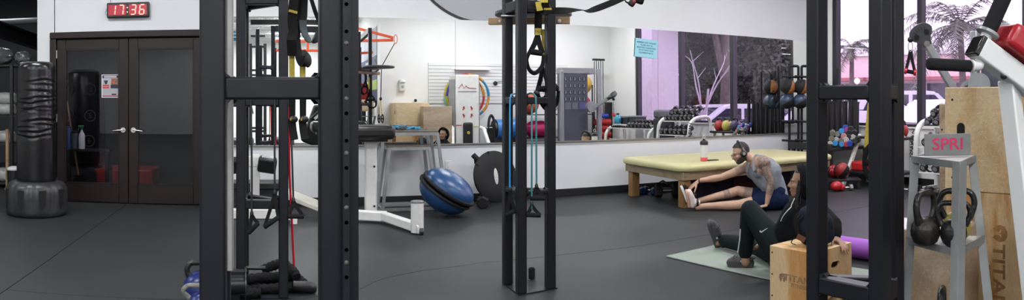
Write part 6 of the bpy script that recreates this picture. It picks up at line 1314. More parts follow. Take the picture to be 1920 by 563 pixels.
# ---- man stretching
K = rp
def man():
    root = thing('person', 'seated man in grey tank top, navy shorts and headphones stretching to his feet', 'person', gp(1440, 389))
    sr = sdv(1400); dp = V((sin(th(1400)), cos(th(1400)), 0)); Z = V((0, 0, 1))
    b = B()
    hipF, kneeF, ankF = K(1434, 371, 8.13), K(1384, 358, 8.14), K(1318, 375, 8.08)
    hipN, kneeN, ankN = K(1438, 377, 7.93), K(1386, 384, 7.88), K(1320, 387, 7.88)
    chain(b, [(hipF, 0.09), (hipF.lerp(kneeF, 0.5), 0.078), (kneeF, 0.058), (kneeF.lerp(ankF, 0.28) - Z * 0.008, 0.057), (kneeF.lerp(ankF, 0.6), 0.045), (ankF, 0.036), (K(1308, 378, 8.06), 0.035)])
    chain(b, [(hipN, 0.09), (hipN.lerp(kneeN, 0.5), 0.076), (kneeN, 0.056), (kneeN.lerp(ankN, 0.28) - Z * 0.004, 0.056), (kneeN.lerp(ankN, 0.6), 0.045), (ankN, 0.036), (K(1308, 389, 7.88), 0.035)])
    TOR = [(K(1434, 371, 8.1), 0.115, K(1448, 374, 7.94), 0.115), (K(1458, 373, 8.06), 0.10, K(1460, 374, 7.96), 0.10), (K(1452, 360, 8.02), 0.125, K(1441, 336, 8.03), 0.125),
           (K(1446, 345, 7.97), 0.11, K(1446, 322, 7.96), 0.115), (K(1434, 338, 8.07), 0.11, K(1418, 318, 8.09), 0.11), (K(1440, 325, 8.0), 0.12, K(1428, 312, 8.02), 0.115), (K(1452, 338, 8.02), 0.10, K(1440, 312, 8.0), 0.095)]
    for q in TOR: capsule(b, *q)
    shF, shN = K(1402, 314, 8.17), K(1433, 305, 7.88)
    capsule(b, shF, 0.07, shN, 0.076); capsule(b, K(1412, 322, 8.12), 0.08, K(1432, 318, 7.95), 0.09)
    capsule(b, shF, 0.066, K(1412, 302, 8.06), 0.055); capsule(b, shN, 0.068, K(1414, 300, 8.02), 0.055)
    chain(b, [(K(1416, 306, 8.04), 0.065), (K(1408, 298, 8.03), 0.056), (K(1398, 291, 8.03), 0.054)])
    elN, wrN = K(1446, 345, 7.84), K(1438, 381, 7.83)
    chain(b, [(shN, 0.064), (shN.lerp(elN, 0.35), 0.058), (shN.lerp(elN, 0.7), 0.049), (elN, 0.042), (elN.lerp(wrN, 0.3), 0.045), (elN.lerp(wrN, 0.75), 0.033), (wrN, 0.028)])
    elF, wrF = K(1352, 333, 8.15), K(1311, 339, 8.04)
    chain(b, [(shF, 0.058), (shF.lerp(elF, 0.4), 0.053), (elF, 0.042), (elF.lerp(wrF, 0.3), 0.044), (elF.lerp(wrF, 0.75), 0.032), (wrF, 0.027)])
    hand_parts(b, K(1436, 386, 7.82), -sr * 0.85 - dp * 0.45 - Z * 0.10, Z, 1, curl=(0.05, 0.10, 0.1), k=0.98)
    hand_parts(b, K(1307, 342, 8.02), -sr * 0.75 - Z * 0.62 - dp * 0.1, -sr * 0.55 + Z * 0.65 - dp * 0.45, -1, curl=(0.2, 0.35, 0.35), k=1.0)
    hc = K(1389, 288, 8.03); U = (-sr * 0.30 + Z * 0.95).normalized(); Fd = (-sr * 0.93 - Z * 0.30 - dp * 0.26); Fd = (Fd - U * Fd.dot(U)).normalized(); S = Fd.cross(U)
    Fm, P = head_parts(b, hc, S, Fd, U, 1.03)
    MS = skin_mat('tan_skin', (0.47, 0.285, 0.20), tat=(0.075, 0.08, 0.085))
    body = skinmesh(b, 'body', MS, root, 0.0065, 5)
    me = body.data; at = me.attributes.new('ink', 'FLOAT', 'POINT'); mw = mworld(root); vals = []
    def cap_d(p, a, c): ab = c - a; t_ = max(0, min(1, (p - a).dot(ab) / ab.length_squared)); return (p - (a + ab * t_)).length, t_
    for v in me.vertices:
        p = mw @ v.co; k = 0.0; d, t_ = cap_d(p, shN + V((0, 0, 0.05)), elN.lerp(wrN, 0.22))
        if d < 0.085: k = 1.0
        d, t_ = cap_d(p, shF, elF)
        if d < 0.075 and 0.05 < t_ < 0.45: k = 0.8
        d, t_ = cap_d(p, hipF, kneeF)
        if d < 0.1 and 0.30 < t_ < 0.80 and p.z > hipF.lerp(kneeF, t_).z - 0.05: k = 0.9
        d, t_ = cap_d(p, kneeF, ankF)
        if d < 0.075 and 0.25 < t_ < 0.42: k = 0.8
        if k and (p - hc).length < 0.16: k = 0
        vals.append(k)
    at.data.foreach_set('value', vals)
    bt = me.attributes.new('beard', 'FLOAT', 'POINT'); vb = []
    for v in me.vertices:
        q = mw @ v.co - hc; s_, f_, u_ = q.dot(S) / 1.03, q.dot(Fd) / 1.03, q.dot(U) / 1.03; k = 0.0
        if q.length < 0.17 and u_ < -0.018 - 0.50 * f_ and f_ > -0.035 and u_ > -0.122 - 0.2 * max(0, 0.03 - f_) + 0.25 * max(0, 0.02 - f_): k = 0.92
        if abs(s_) < 0.024 and f_ > 0.072 and -0.077 < u_ < -0.050: k = 0.0
        vb.append(k)
    bt.data.foreach_set('value', vb)
    # clothes
    b = B()
    for q in TOR[2:]: capsule(b, q[0], q[1] + 0.010, q[2], q[3] + 0.010)
    capsule(b, K(1412, 324, 8.12), 0.084, K(1430, 322, 7.97), 0.092); capsule(b, K(1462, 358, 8.0), 0.09, K(1456, 340, 8.0), 0.09); capsule(b, K(1462, 366, 7.98), 0.10, K(1455, 362, 8.05), 0.105)
    for pts in ([K(1401, 322, 8.02), K(1404, 308, 8.0), K(1413, 296, 8.02), K(1430, 299, 8.05), K(1442, 310, 8.02)], [K(1414, 320, 7.90), K(1413, 306, 7.94), K(1418, 292, 7.965), K(1434, 295, 7.97), K(1448, 308, 7.95)]):
        chain(b, [(p, 0.021) for p in pts])
    skinmesh(b, 'tank_top', fabric('heather_grey_jersey', (0.235, 0.255, 0.28)), root, 0.008, 4, 'heather grey tank top')
    b = B()
    capsule(b, K(1434, 371, 8.1), 0.132, K(1450, 374, 7.94), 0.132); capsule(b, K(1460, 374, 8.06), 0.112, K(1462, 375, 7.96), 0.112); capsule(b, K(1452, 362, 8.06), 0.125, K(1456, 364, 7.98), 0.125)
    chain(b, [(hipF, 0.115), (hipF.lerp(kneeF, 0.30) + Z * 0.004, 0.10)]); chain(b, [(hipN, 0.115), (hipN.lerp(kneeN, 0.34), 0.10)])
    for v in b.bm.verts:
        if v.co.z < 0.004: v.co.z = 0.004
    skinmesh(b, 'shorts', fabric('navy_shorts', (0.008, 0.014, 0.045)), root, 0.008, 4, 'navy blue shorts')
    # hair, beard, eyes, brows
    MH = mat('black_hair', (0.012, 0.010, 0.009), 0.6, var=0.4, vscale=80, bump=0.5, bscale=150)
    kk = 1.03
    part('hair', shell(P(0, -0.012, 0.034), (0.079 * kk, 0.101 * kk, 0.100 * kk), Fm, lambda q: q.z > 0.30 + 0.35 * max(0, q.y) or (q.y < -0.25 and q.z > -0.45), wob=0.015), MH, root, True)
    b2 = B(); b2.sph(P(0, 0.086, -0.047), [0.025 * kk, 0.010 * kk, 0.005 * kk], 12, 8, M=Fm); part('moustache', b2, MH, root, True)
    for s_ in (-1, 1):
        b2 = B(); b2.sph(P(s_ * 0.031, 0.0725, 0.004), [0.012 * kk, 0.009 * kk, 0.0055 * kk], 12, 8, M=Fm); e = part('eye', b2, mat('eye_white', (0.36, 0.33, 0.31), 0.35), root, True)
        b2 = B(); b2.sph(P(s_ * 0.031, 0.0795, 0.0035), [0.0055 * kk, 0.003, 0.005 * kk], 10, 6, M=Fm); part('iris', b2, MH, e, True)
        b2 = B(); b2.sph(P(s_ * 0.031, 0.083, 0.025), [0.018 * kk, 0.008 * kk, 0.0045 * kk], 12, 6, M=Fm); part('eyebrow', b2, MH, root, True)
    # glasses
    g = bpy.data.objects.new('glasses', None); COL.objects.link(g); g.parent = root; MG = mat('thin_dark_frame', (0.05, 0.035, 0.02), 0.3, 0.4)
    for s_ in (-1, 1):
        cc = P(s_ * 0.034, 0.104, -0.004); b2 = B(); b2.tube([cc + (S * cos(a) * 0.026 + U * sin(a) * 0.023) * kk for a in [2 * pi * i / 20 for i in range(20)]], 0.0022, n=6, closed=True); part('lens_rim', b2, MG, g, True)
        b2 = B(); b2.tube([P(s_ * 0.059, 0.102, 0.002), P(s_ * 0.078, 0.06, 0.004), P(s_ * 0.083, -0.01, 0.006)], 0.002, n=6); part('temple', b2, MG, g, True)
    b2 = B(); b2.tube([P(-0.009, 0.106, 0.002), P(0, 0.110, 0.005), P(0.009, 0.106, 0.002)], 0.002, n=6); part('bridge', b2, MG, g, True)
    # headphones
    h = bpy.data.objects.new('headphones', None); COL.objects.link(h); h.parent = root
    b2 = B(); b2.loft([(P(0.098 * cos(a), -0.008, 0.012 + 0.128 * sin(a)), (0.010, 0.018)) for a in [pi * (0.05 + 0.9 * i / 18) for i in range(19)]], n=10, up=Fd); part('headband', b2, M_black, h, True)
    for s_ in (-1, 1):
        b2 = B(); b2.lathe([(0.0, 0.034), (0.030, 0.032), (0.040, 0.022), (0.042, 0.006), (0.038, -0.004), (0.0, -0.004)], P(s_ * 0.082, -0.010, -0.006), aim(S * s_), n=24); part('ear_cup', b2, M_black, h, True)
        b2 = B(); b2.lathe([(0.018, 0), (0.018, 0.002), (0, 0.002)], P(s_ * 0.115, -0.010, -0.006), aim(S * s_), n=16); part('cup_disc', b2, M_zinc, h, True)
    # bracelet
    b2 = B(); b2.tube([wrF + (Z * cos(a) + dp * sin(a)) * 0.034 - sr * 0.0 for a in [2 * pi * i / 14 for i in range(14)]], 0.006, n=6, closed=True); part('bracelet', b2, mat('brown_beads', (0.05, 0.03, 0.02), 0.5), root, True)
    # shoes
    def shoe(heel, toe, ank, m_up, m_sole, nm):
        ax = (toe - heel).normalized(); back = (ank - heel); back = (back - ax * back.dot(ax)).normalized(); sd = ax.cross(back)
        L = (toe - heel).length; so = bpy.data.objects.new('shoe', None); COL.objects.link(so); so.parent = root
        b2 = B(); rows = [(-0.02, 0.030), (0.02, 0.036), (0.25, 0.034), (0.55, 0.040), (0.8, 0.044), (0.97, 0.034), (1.03, 0.018)]
        poly = [(f * L, w) for f, w in rows] + [(f * L, -w) for f, w in rows[::-1]]
        b2.prism(poly, 0.026, m3(ax, sd), heel - back * 0.0); part('sole', b2, m_sole, so, True)
        b2 = B(); chain(b2, [(heel + back * 0.045 + ax * 0.015, 0.040), (heel + back * 0.05 + ax * L * 0.3, 0.042), (heel + back * 0.038 + ax * L * 0.6, 0.040), (heel + back * 0.026 + ax * L * 0.88, 0.034)]); capsule(b2, heel + back * 0.05 + ax * 0.03, 0.042, heel + back * 0.095 + ax * 0.035, 0.042)
        skinmesh(b2, 'upper', m_up, so, 0.006, 3)
        for i in range(4):
            f = 0.38 + 0.11 * i; q = heel + back * (0.095 - 0.02 * i) + ax * (L * f); b2 = B(); b2.tube([q - sd * 0.024, q + back * 0.006, q + sd * 0.024], 0.0035, n=6); part('lace', b2, M_white if m_up is not M_rubber else M_black, so, True)
        b2 = B(); c0 = heel + back * 0.10 + ax * 0.035; b2.lathe([(0.045, -0.012), (0.047, 0.0), (0.044, 0.014)], c0, aim(ank - heel), n=18, cap=False); part('collar', b2, M_black, so, True)
        return so
    M_sol = mat('pink_tan_sole', (0.55, 0.33, 0.24), 0.6); M_lth = mat('white_pink_leather', (0.72, 0.60, 0.56), 0.45, var=0.2, vscale=16)
    shoe(K(1292, 388, 7.86), K(1287, 357, 7.83), ankN, M_lth, M_sol, 'near'); shoe(K(1288, 378, 8.05), K(1277, 349, 8.04), ankF, M_rubber, M_white, 'far')
man()
# ---- woman sitting against the box
def woman():
    root = thing('person', 'seated woman in black hoodie and dark track pants on the green mat', 'person', gp(1478, 515))
    sr = sdv(1480); dp = V((sin(th(1480)), cos(th(1480)), 0)); Z = V((0, 0, 1))
    MSK = skin_mat('brown_skin', (0.30, 0.165, 0.105))
    b = B()
    hipN, kneeN, ankN = K(1474, 490, 4.84), K(1407, 394, 5.06), K(1397, 478, 5.13)
    hipF, kneeF, ankF = K(1486, 486, 5.06), K(1420, 462, 5.45), K(1354, 451, 5.80)
    shN, elN, wrN = K(1533, 397, 4.66), K(1563, 421, 4.50), K(1567, 446, 4.40)
    shF, elF, wrF = K(1492, 398, 5.03), K(1474, 440, 5.14), K(1448, 452, 5.12)
    hc = K(1505, 344, 4.83); U = (sr * 0.06 + Z).normalized(); Fd = (-sr * 0.985 - Z * 0.05 + dp * 0.10); Fd = (Fd - U * Fd.dot(U)).normalized(); S = Fd.cross(U)
    chain(b, [(hipN, 0.085), (kneeN, 0.052), (kneeN.lerp(ankN, 0.3), 0.05), (ankN, 0.034), (K(1398, 492, 5.12), 0.034)]); chain(b, [(hipF, 0.085), (kneeF, 0.052), (ankF, 0.034), (K(1346, 455, 5.83), 0.034)])
    capsule(b, hipN, 0.10, hipF, 0.10); chain(b, [(K(1482, 478, 4.95), 0.11), (K(1492, 440, 4.90), 0.10), (K(1505, 405, 4.86), 0.105)]); capsule(b, shN, 0.05, shF, 0.05)
    chain(b, [(K(1510, 398, 4.85), 0.05), (K(1508, 370, 4.84), 0.045)])
    chain(b, [(shN, 0.042), (elN, 0.034), (wrN, 0.025)]); chain(b, [(shF, 0.042), (elF, 0.034), (wrF, 0.025)])
    hand_parts(b, wrN, -Z * 0.3 + dp * 0.5 + sr * 0.4 - dp * 1.2, Z * 0.9 + sr * 0.3, 1, k=0.88, curl=(0.15, 0.3, 0.25)); hand_parts(b, wrF, -sr * 0.9 - Z * 0.2, Z, 1, k=0.88)
    Fm, P = head_parts(b, hc, S, Fd, U, 0.92)
    skinmesh(b, 'body', MSK, root, 0.006, 5)
    k = 0.92
    M_hood = fabric('black_fleece', (0.0065, 0.007, 0.009)); M_pant = fabric('dark_green_nylon', (0.0075, 0.0115, 0.013), 0.7)
    # hoodie
    b = B()
    chain(b, [(K(1478, 468, 4.94), 0.15), (K(1488, 436, 4.90), 0.14), (K(1503, 408, 4.86), 0.145)]); capsule(b, shN, 0.072, shF, 0.072); capsule(b, K(1508, 392, 4.85), 0.09, K(1509, 380, 4.84), 0.08); capsule(b, K(1482, 425, 5.0), 0.09, K(1492, 405, 4.98), 0.09)
    capsule(b, K(1512, 415, 4.8), 0.12, K(1500, 455, 4.86), 0.13)
    chain(b, [(shN, 0.072), (shN.lerp(elN, 0.5), 0.066), (elN, 0.055), (elN.lerp(wrN, 0.6), 0.048), (wrN.lerp(elN, 0.12), 0.036)]); chain(b, [(shF, 0.072), (elF, 0.058), (elF.lerp(wrF, 0.6), 0.05), (wrF.lerp(elF, 0.12), 0.036)])
    capsule(b, K(1462, 458, 5.0), 0.07, K(1470, 440, 5.0), 0.07)
    skinmesh(b, 'hoodie', M_hood, root, 0.008, 4, 'black fleece hoodie')
    # hood: open shell around the head, thick
    b = B(); cH = P(0, -0.02, 0.01)
    for f in (1.0, 0.93):
        bb = B(); bb.sph((0, 0, 0), 1.0, 40, 28)
        bmesh.ops.delete(bb.bm, geom=[q for q in bb.bm.faces if (q.calc_center_median().y > 0.10 + 0.12 * q.calc_center_median().z + 0.8 * max(0, q.calc_center_median().z - 0.45))], context='FACES')
        vs_ = [cH + Fm @ V((v.co.x * 0.108 * f, v.co.y * 0.142 * f, v.co.z * 0.134 * f)) for v in bb.bm.verts]
        for i, v in enumerate(bb.bm.verts): v.index = i
        b._add(vs_, [[v.index for v in q.verts] for q in bb.bm.faces]); bb.bm.free()
    b.smooth = 180; part('hood', b, M_hood, root, True, label='raised black hood')
    b = B(); ring = [cH + Fm @ V((0.105 * cos(a), 0.142 * (0.12 + 0.12 * sin(a)), 0.006 + 0.126 * sin(a))) for a in [2 * pi * i / 28 for i in range(28)]]; b.tube(ring, 0.010, n=8, closed=True); part('hood_rim', b, M_hood, root, True)
    for pts in ([K(1484, 388, 4.72), K(1476, 396, 4.71), K(1468, 406, 4.74), K(1464, 415, 4.76)], [K(1490, 372, 4.73), K(1485, 382, 4.72), K(1483, 388, 4.72)]):
        b = B(); b.tube(spline(pts, 4), 0.0035, n=6); part('drawstring', b, M_white, root, True, label='white drawstring')
    # hair
    MH = mat('black_braids', (0.008, 0.007, 0.007), 0.5, var=0.4, vscale=90, bump=0.8, bscale=120)
    part('hair', shell(P(0, -0.012, 0.034), (0.079 * k, 0.100 * k, 0.099 * k), Fm, lambda q: q.z > 0.5 + 0.1 * max(0, q.y) or (q.y < 0.22 and q.z > -0.8), wob=0.02, seed=4), MH, root, True)
    rr = random.Random(8)
    for i in range(9):
        s_ = -0.062 - 0.006 * (i % 3) if i < 6 else 0.06; a = P(s_, 0.022 - 0.010 * (i % 4), 0.03 - 0.01 * i % 3); b = B()
        b.tube(spline([a, a - U * 0.07 + Fd * 0.012, a - U * 0.13 + Fd * rr.uniform(0.0, 0.03), a - U * rr.uniform(0.17, 0.22) + Fd * rr.uniform(0.0, 0.04) - S * 0.01], 4), 0.0075, n=7); part('hair_lock', b, MH, root, True)
    for s_ in (-1, 1):
        b = B(); b.sph(P(s_ * 0.031, 0.0725, 0.004), [0.012 * k, 0.009 * k, 0.0055 * k], 12, 8, M=Fm); e = part('eye', b, mat('eye_white', (0.36, 0.33, 0.31), 0.35), root, True); b = B(); b.sph(P(s_ * 0.031, 0.0795, 0.0035), [0.0065 * k, 0.003, 0.0052 * k], 10, 6, M=Fm); part('iris', b, MH, e, True)
        b = B(); b.sph(P(s_ * 0.031, 0.086, 0.024), [0.017 * k, 0.006 * k, 0.004 * k], 12, 6, M=Fm); part('eyebrow', b, MH, root, True)
    b = B(); b.sph(P(0, 0.091, -0.060), [0.022 * k, 0.007 * k, 0.009 * k], 12, 8, M=Fm); part('lips', b, mat('lip_brown', (0.20, 0.075, 0.06), 0.4), root, True)
    # trousers
    b = B(); capsule(b, hipN, 0.125, hipF, 0.125); chain(b, [(hipN, 0.118), (hipN.lerp(kneeN, 0.5), 0.098), (kneeN, 0.074), (kneeN.lerp(ankN, 0.35), 0.068), (kneeN.lerp(ankN, 0.8), 0.056), (kneeN.lerp(ankN, 0.95), 0.052)])
    chain(b, [(hipF, 0.115), (kneeF, 0.075), (kneeF.lerp(ankF, 0.4), 0.068), (kneeF.lerp(ankF, 0.9), 0.058)]); capsule(b, K(1480, 478, 4.93), 0.13, K(1484, 470, 4.98), 0.13)
    for v in b.bm.verts:
        if v.co.z < 0.016: v.co.z = 0.016
    skinmesh(b, 'track_pants', M_pant, root, 0.008, 3, 'dark green-black track pants')
    M_wh = mat('white_print', (0.65, 0.65, 0.66), 0.5)
    b = B(); b.ribbon([K(1388, 430, 5.035), K(1387, 448, 5.05), K(1385, 462, 5.065), K(1383, 474, 5.075)], 0.008, 0.003, sdv(1388)); part('ankle_zip', b, M_wh, root, True, label='white ankle zip')
    sw = [(-0.030, -0.004), (-0.018, -0.014), (0.03, 0.016), (-0.014, -0.002), (-0.02, 0.0), (-0.022, 0.010), (-0.03, 0.004)]
    cs = K(1432, 433, 4.84); b = B(); b.prism([(x, y) for x, y in sw], 0.003, m3(sdv(1432) * 0.95 + Z * 0.2, Z - dp * 0.5), cs); part('swoosh_mark', b, M_wh, root, True, label='white curved tick mark')
    # clogs
    M_clog = mat('charcoal_clog', (0.045, 0.043, 0.047), 0.6); M_hole = mat('clog_hole', (0.006, 0.006, 0.006), 0.9)
    def clog(heel, toe, upv):
        ax = (toe - heel).normalized(); up = (V(upv) - ax * V(upv).dot(ax)).normalized(); sd = ax.cross(up); L = (toe - heel).length
        so = bpy.data.objects.new('clog', None); COL.objects.link(so); so.parent = root
        rows = [(0.0, 0.030), (0.1, 0.036), (0.4, 0.038), (0.7, 0.048), (0.88, 0.045), (0.98, 0.026), (1.0, 0.01)]; poly = [(f * L, w) for f, w in rows] + [(f * L, -w) for f, w in rows[::-1]]
        b = B(); b.prism(poly, 0.028, m3(ax, sd) if True else None, heel + up * 0.014); part('sole', b, M_clog, so, True)
        b = B(); chain(b, [(heel + ax * L * 0.50 + up * 0.038, 0.046), (heel + ax * L * 0.70 + up * 0.034, 0.046), (heel + ax * L * 0.86 + up * 0.026, 0.036)]); capsule(b, heel + ax * L * 0.12 + up * 0.03, 0.034, heel + ax * L * 0.5 + up * 0.03, 0.042); skinmesh(b, 'upper', M_clog, so, 0.006, 4)
        for i, (f, s_) in enumerate(((0.62, 0), (0.62, 0.022), (0.62, -0.022), (0.72, 0.012), (0.72, -0.012), (0.72, 0.032), (0.72, -0.032), (0.82, 0.0), (0.82, 0.022), (0.82, -0.022))):
            q = heel + ax * (L * f) + sd * s_; h_ = 0.038 + sqrt(max(0, 0.046 ** 2 - s_ ** 2)) if f < 0.78 else 0.028 + sqrt(max(0, 0.041 ** 2 - s_ ** 2)); nrm = (up * h_ * 0.8 + sd * s_).normalized(); b = B(); b.lathe([(0.005, -0.002), (0.005, 0.0015), (0, 0.0015)], q + up * (h_ - 0.003), aim(nrm), n=8); part('vent_hole', b, M_hole, so, True)
        b = B(); b.tube(spline([heel + ax * L * 0.42 + up * 0.05 + sd * 0.042, heel + ax * L * 0.1 + up * 0.062 + sd * 0.036, heel - ax * 0.012 + up * 0.068, heel + ax * L * 0.1 + up * 0.062 - sd * 0.036, heel + ax * L * 0.42 + up * 0.05 - sd * 0.042], 5), 0.007, n=8); part('heel_strap', b, M_clog, so, True)
        for s_ in (-1, 1): b = B(); b.lathe([(0.008, -0.002), (0.008, 0.005), (0, 0.006)], heel + ax * L * 0.42 + up * 0.05 + sd * s_ * 0.044, aim(sd * s_), n=10); part('rivet', b, mat('pale_rivet', (0.3, 0.4, 0.45), 0.4), so, True)
    hN = gp(1412, 501, 0.014); tN = gp(1364, 499, 0.014); clog(hN, tN, Z)
    hF = K(1344, 464, 5.86); tF = K(1327, 413, 5.78); clog(hF, tF, sr * 0.9 + Z * 0.2 - dp * 0.25)
woman()
# ------------------------------------------------------------------ backpack on the small box
def backpack():
    o = K(1528, 453, 4.30); o.z = 0.357; t = thing('backpack', 'dark navy canvas backpack with brown leather patch on the plywood box', 'backpack', o)
    s_ = sdv(1525); dp = V((sin(th(1525)), cos(th(1525)), 0)); Z = V((0, 0, 1)); M_c = fabric('navy_canvas', (0.012, 0.016, 0.028), 0.8)
    b = B(); chain(b, [(K(1515, 444, 4.30), 0.055), (K(1522, 425, 4.30), 0.085), (K(1520, 405, 4.31), 0.07)]); chain(b, [(K(1548, 440, 4.30), 0.06), (K(1542, 420, 4.31), 0.075), (K(1530, 398, 4.33), 0.055)]); capsule(b, K(1502, 425, 4.30), 0.045, K(1512, 402, 4.31), 0.05)
    for v in b.bm.verts:
        if v.co.z < 0.36: v.co.z = 0.36
    skinmesh(b, 'bag_body', M_c, t, 0.007, 3)
    b = B(); q = K(1502, 447, 4.225); b.box(q, (0.055, 0.004, 0.034), M=Matrix.Rotation(-th(1502) , 3, 'Z') @ Matrix.Rotation(0.45, 3, 'Y'), bev=0.001); part('leather_patch', b, mat('brown_leather', (0.13, 0.05, 0.028), 0.5), t, True, label='brown leather patch')
    for k in range(3):
        b = B(); b.tube(spline([K(1496 + k * 5, 400 + k * 3, 4.25), K(1490 + k * 3, 415, 4.24), K(1492 + k * 2, 432, 4.235), K(1500, 446, 4.235)], 4), 0.006, n=6); part('strap', b, M_web, t, True)
    b = B(); b.tube(spline([K(1494, 446, 4.24), K(1486, 450, 4.25), K(1484, 456, 4.25), K(1492, 459, 4.25)], 4), 0.003, n=6); part('cord_loop', b, M_web, t, True)
    b = B(); b.ribbon(spline([K(1512, 398, 4.25), K(1520, 386, 4.27), K(1530, 384, 4.3), K(1538, 392, 4.32)], 4), 0.03, 0.005, dp); part('carry_handle', b, M_web, t, True)
backpack()
# ------------------------------------------------------------------ along the rear wall and behind the camera (seen in the mirror)
YR = 1.05
x0, x1 = mp(802, 0, YR).x, mp(1062, 0, YR).x; z0, z1 = mz(830, 195, YR), mz(830, 118, YR)
t = thing('slat_wall', 'white horizontal slat panel on the rear wall, seen in the mirror', 'slat panel', ((x0 + x1) / 2, YR + 0.01, z0))
M_slat = mat('white_slat', (0.74, 0.74, 0.73), 0.45)
n = 12; hh = (z1 - z0) / n
for k in range(n): bx = B(); bx.box2((x0, YR + 0.008, z0 + hh * k + 0.008), (x1, YR + 0.024, z0 + hh * (k + 1)), bev=0.003); part('slat', bx, M_slat, t, True)
bx = B(); bx.box2((x0, YR, z0), (x1, YR + 0.008, z1)); part('backing', bx, mat('slat_groove', (0.5, 0.5, 0.5), 0.6), t, True)
q = mp(890, 131, YR); bx = B(); bx.box2((mp(850, 0, YR).x, YR + 0.026, q.z - 0.02), (mp(915, 0, YR).x, YR + 0.16, q.z)); solo('slat_shelf', bx, M_white, 'narrow white shelf hooked on the slat panel above the hoops', 'shelf')
q = mp(928, 157, YR + 0.05); hk = thing('wall_hook', 'black hook with thin cord on the slat panel', 'hook', (q.x, q.y, q.z - 0.04)); bx = B(); bx.lathe([(0.05, -0.02), (0.055, 0), (0.03, 0.05), (0, 0.05)], (q.x, YR + 0.045, q.z), aim((0, 1, 0)), n=12); part('hook_body', bx, M_black, hk, True); bx = B(); bx.tube(spline([(q.x, YR + 0.05, q.z), (q.x + 0.15, YR + 0.05, q.z + 0.05), (q.x + 0.3, YR + 0.04, q.z - 0.05)], 5), 0.006, n=6); part('cord', bx, M_black, hk, True)
q = mp(752, 161, YR); t = thing('soap_dispenser', 'white wall dispenser on the rear wall, seen in the mirror', 'dispenser', (q.x, YR + 0.05, q.z - 0.15))
bx = B(); bx.box((q.x, YR + 0.05, q.z), (0.15, 0.1, 0.27), bev=0.03, seg=3); part('case', bx, M_white, t, True); bx = B(); bx.lathe([(0.06, -0.03), (0.085, 0), (0.07, 0.05), (0.0, 0.07)], (q.x, YR + 0.06, q.z + 0.08), n=20); part('domed_cap', bx, M_white, t, True); bx = B(); bx.lathe([(0.035, 0), (0.035, 0.004), (0, 0.004)], (q.x, YR + 0.101, q.z - 0.03), aim((0, 1, 0)), n=16); part('window', bx, M_zinc, t, True)
q = mp(777, 189, YR); t = thing('wall_spigot', 'small dark wall spigot above the plywood boxes in the mirror', 'spigot', (q.x, YR + 0.03, q.z - 0.03)); bx = B(); bx.cyl((q.x, YR, q.z), (q.x, YR + 0.06, q.z), 0.015, n=10); part('pipe', bx, M_zinc, t, True); bx = B(); bx.lathe([(0.035, 0), (0.035, 0.01), (0, 0.012)], (q.x, YR + 0.06, q.z), aim((0, 1, 0)), n=12); part('handle', bx, M_black, t, True)
# white column machine
xa, xb = mp(853, 0, 1.95).x, mp(897, 0, 1.95).x; zt = mz(888, 141, 1.95)
t = thing('vibration_machine', 'tall white machine column with exercise chart, seen in the mirror', 'exercise machine', ((xa + xb) / 2, 1.7, 0))
bx = B(); bx.box2((xa, 1.45, 0.16), (xb, 1.95, zt), bev=0.025, seg=3); cm_ = part('column', bx, M_white, t, True)
bx = B(); bx.box2((xa - 0.1, 1.45, 0), (xb + 0.1, 2.5, 0.16), bev=0.03, seg=2); part('platform', bx, M_lgrey, t, True)
xm = (xa + xb) / 2; M_rp = mat('red_mark', (0.5, 0.06, 0.04), 0.5)
bx = B(); bx.tube([(xm + 0.2, 1.953, zt - 0.30), (xm + 0.02, 1.953, zt - 0.29), (xm - 0.03, 1.953, zt - 0.24), (xm - 0.08, 1.953, zt - 0.30), (xm - 0.12, 1.953, zt - 0.20), (xm - 0.2, 1.953, zt - 0.30)], 0.007, n=5); part('figure_mark', bx, M_rp, cm_, True)
bx = B(); bx.box((xm, 1.952, zt - 0.37), (0.42, 0.004, 0.022)); part('print_line', bx, M_zinc, cm_, True)
for i in range(2):
    for j in range(2):
        bx = B(); bx.box((xm - 0.09 + 0.18 * i, 1.952, zt - 0.74 - 0.16 * j), (0.03, 0.004, 0.09), M=Matrix.Rotation(0.3 - 0.6 * ((i + j) % 2), 3, 'Y')); bx.box((xm - 0.08 + 0.18 * i, 1.952, zt - 0.73 - 0.16 * j), (0.06, 0.004, 0.018), M=Matrix.Rotation(0.6, 3, 'Y')); part('chart_figure', bx, M_rp, cm_, True)
bx = B(); bx.box2((xm - 0.11, 1.95, 0.16), (xm + 0.11, 2.02, mz(888, 230, 1.95)), bev=0.04, seg=3); st = part('foot_strap_panel', bx, M_black, t, True); bx = B(); bx.lathe([(0.035, 0), (0.03, 0.01), (0, 0.01)], (xm, 2.02, mz(888, 249, 1.95)), aim((0, 1, 0)), n=14); part('yellow_knob', bx, M_yel, st, True)
for s_ in (-1, 1):
    xe = xa if s_ < 0 else xb; bx = B(); bx.tube([(xe + s_ * 0.03, 1.8, mz(888, 239, 1.95)), (xe + s_ * 0.09, 2.0, 0.75), (xe + s_ * 0.16, 2.25, 0.3)], 0.045, n=12); part('side_handle', bx, M_white, t, True)
    bx = B(); bx.box2((xe + s_ * 0.005, 1.5, 0.3), (xe + s_ * 0.03, 1.9, zt - 0.1)); part('side_panel', bx, M_lgrey, t, True)
bx = B(); bx.box((xm + 0.2, 1.953, mz(888, 238, 1.95)), (0.13, 0.004, 0.02)); part('yellow_tag', bx, M_yel, cm_, True); bx = B(); bx.box((xm - 0.2, 1.953, mz(888, 235, 1.95)), (0.13, 0.004, 0.02)); part('red_tag', bx, M_rp, cm_, True)
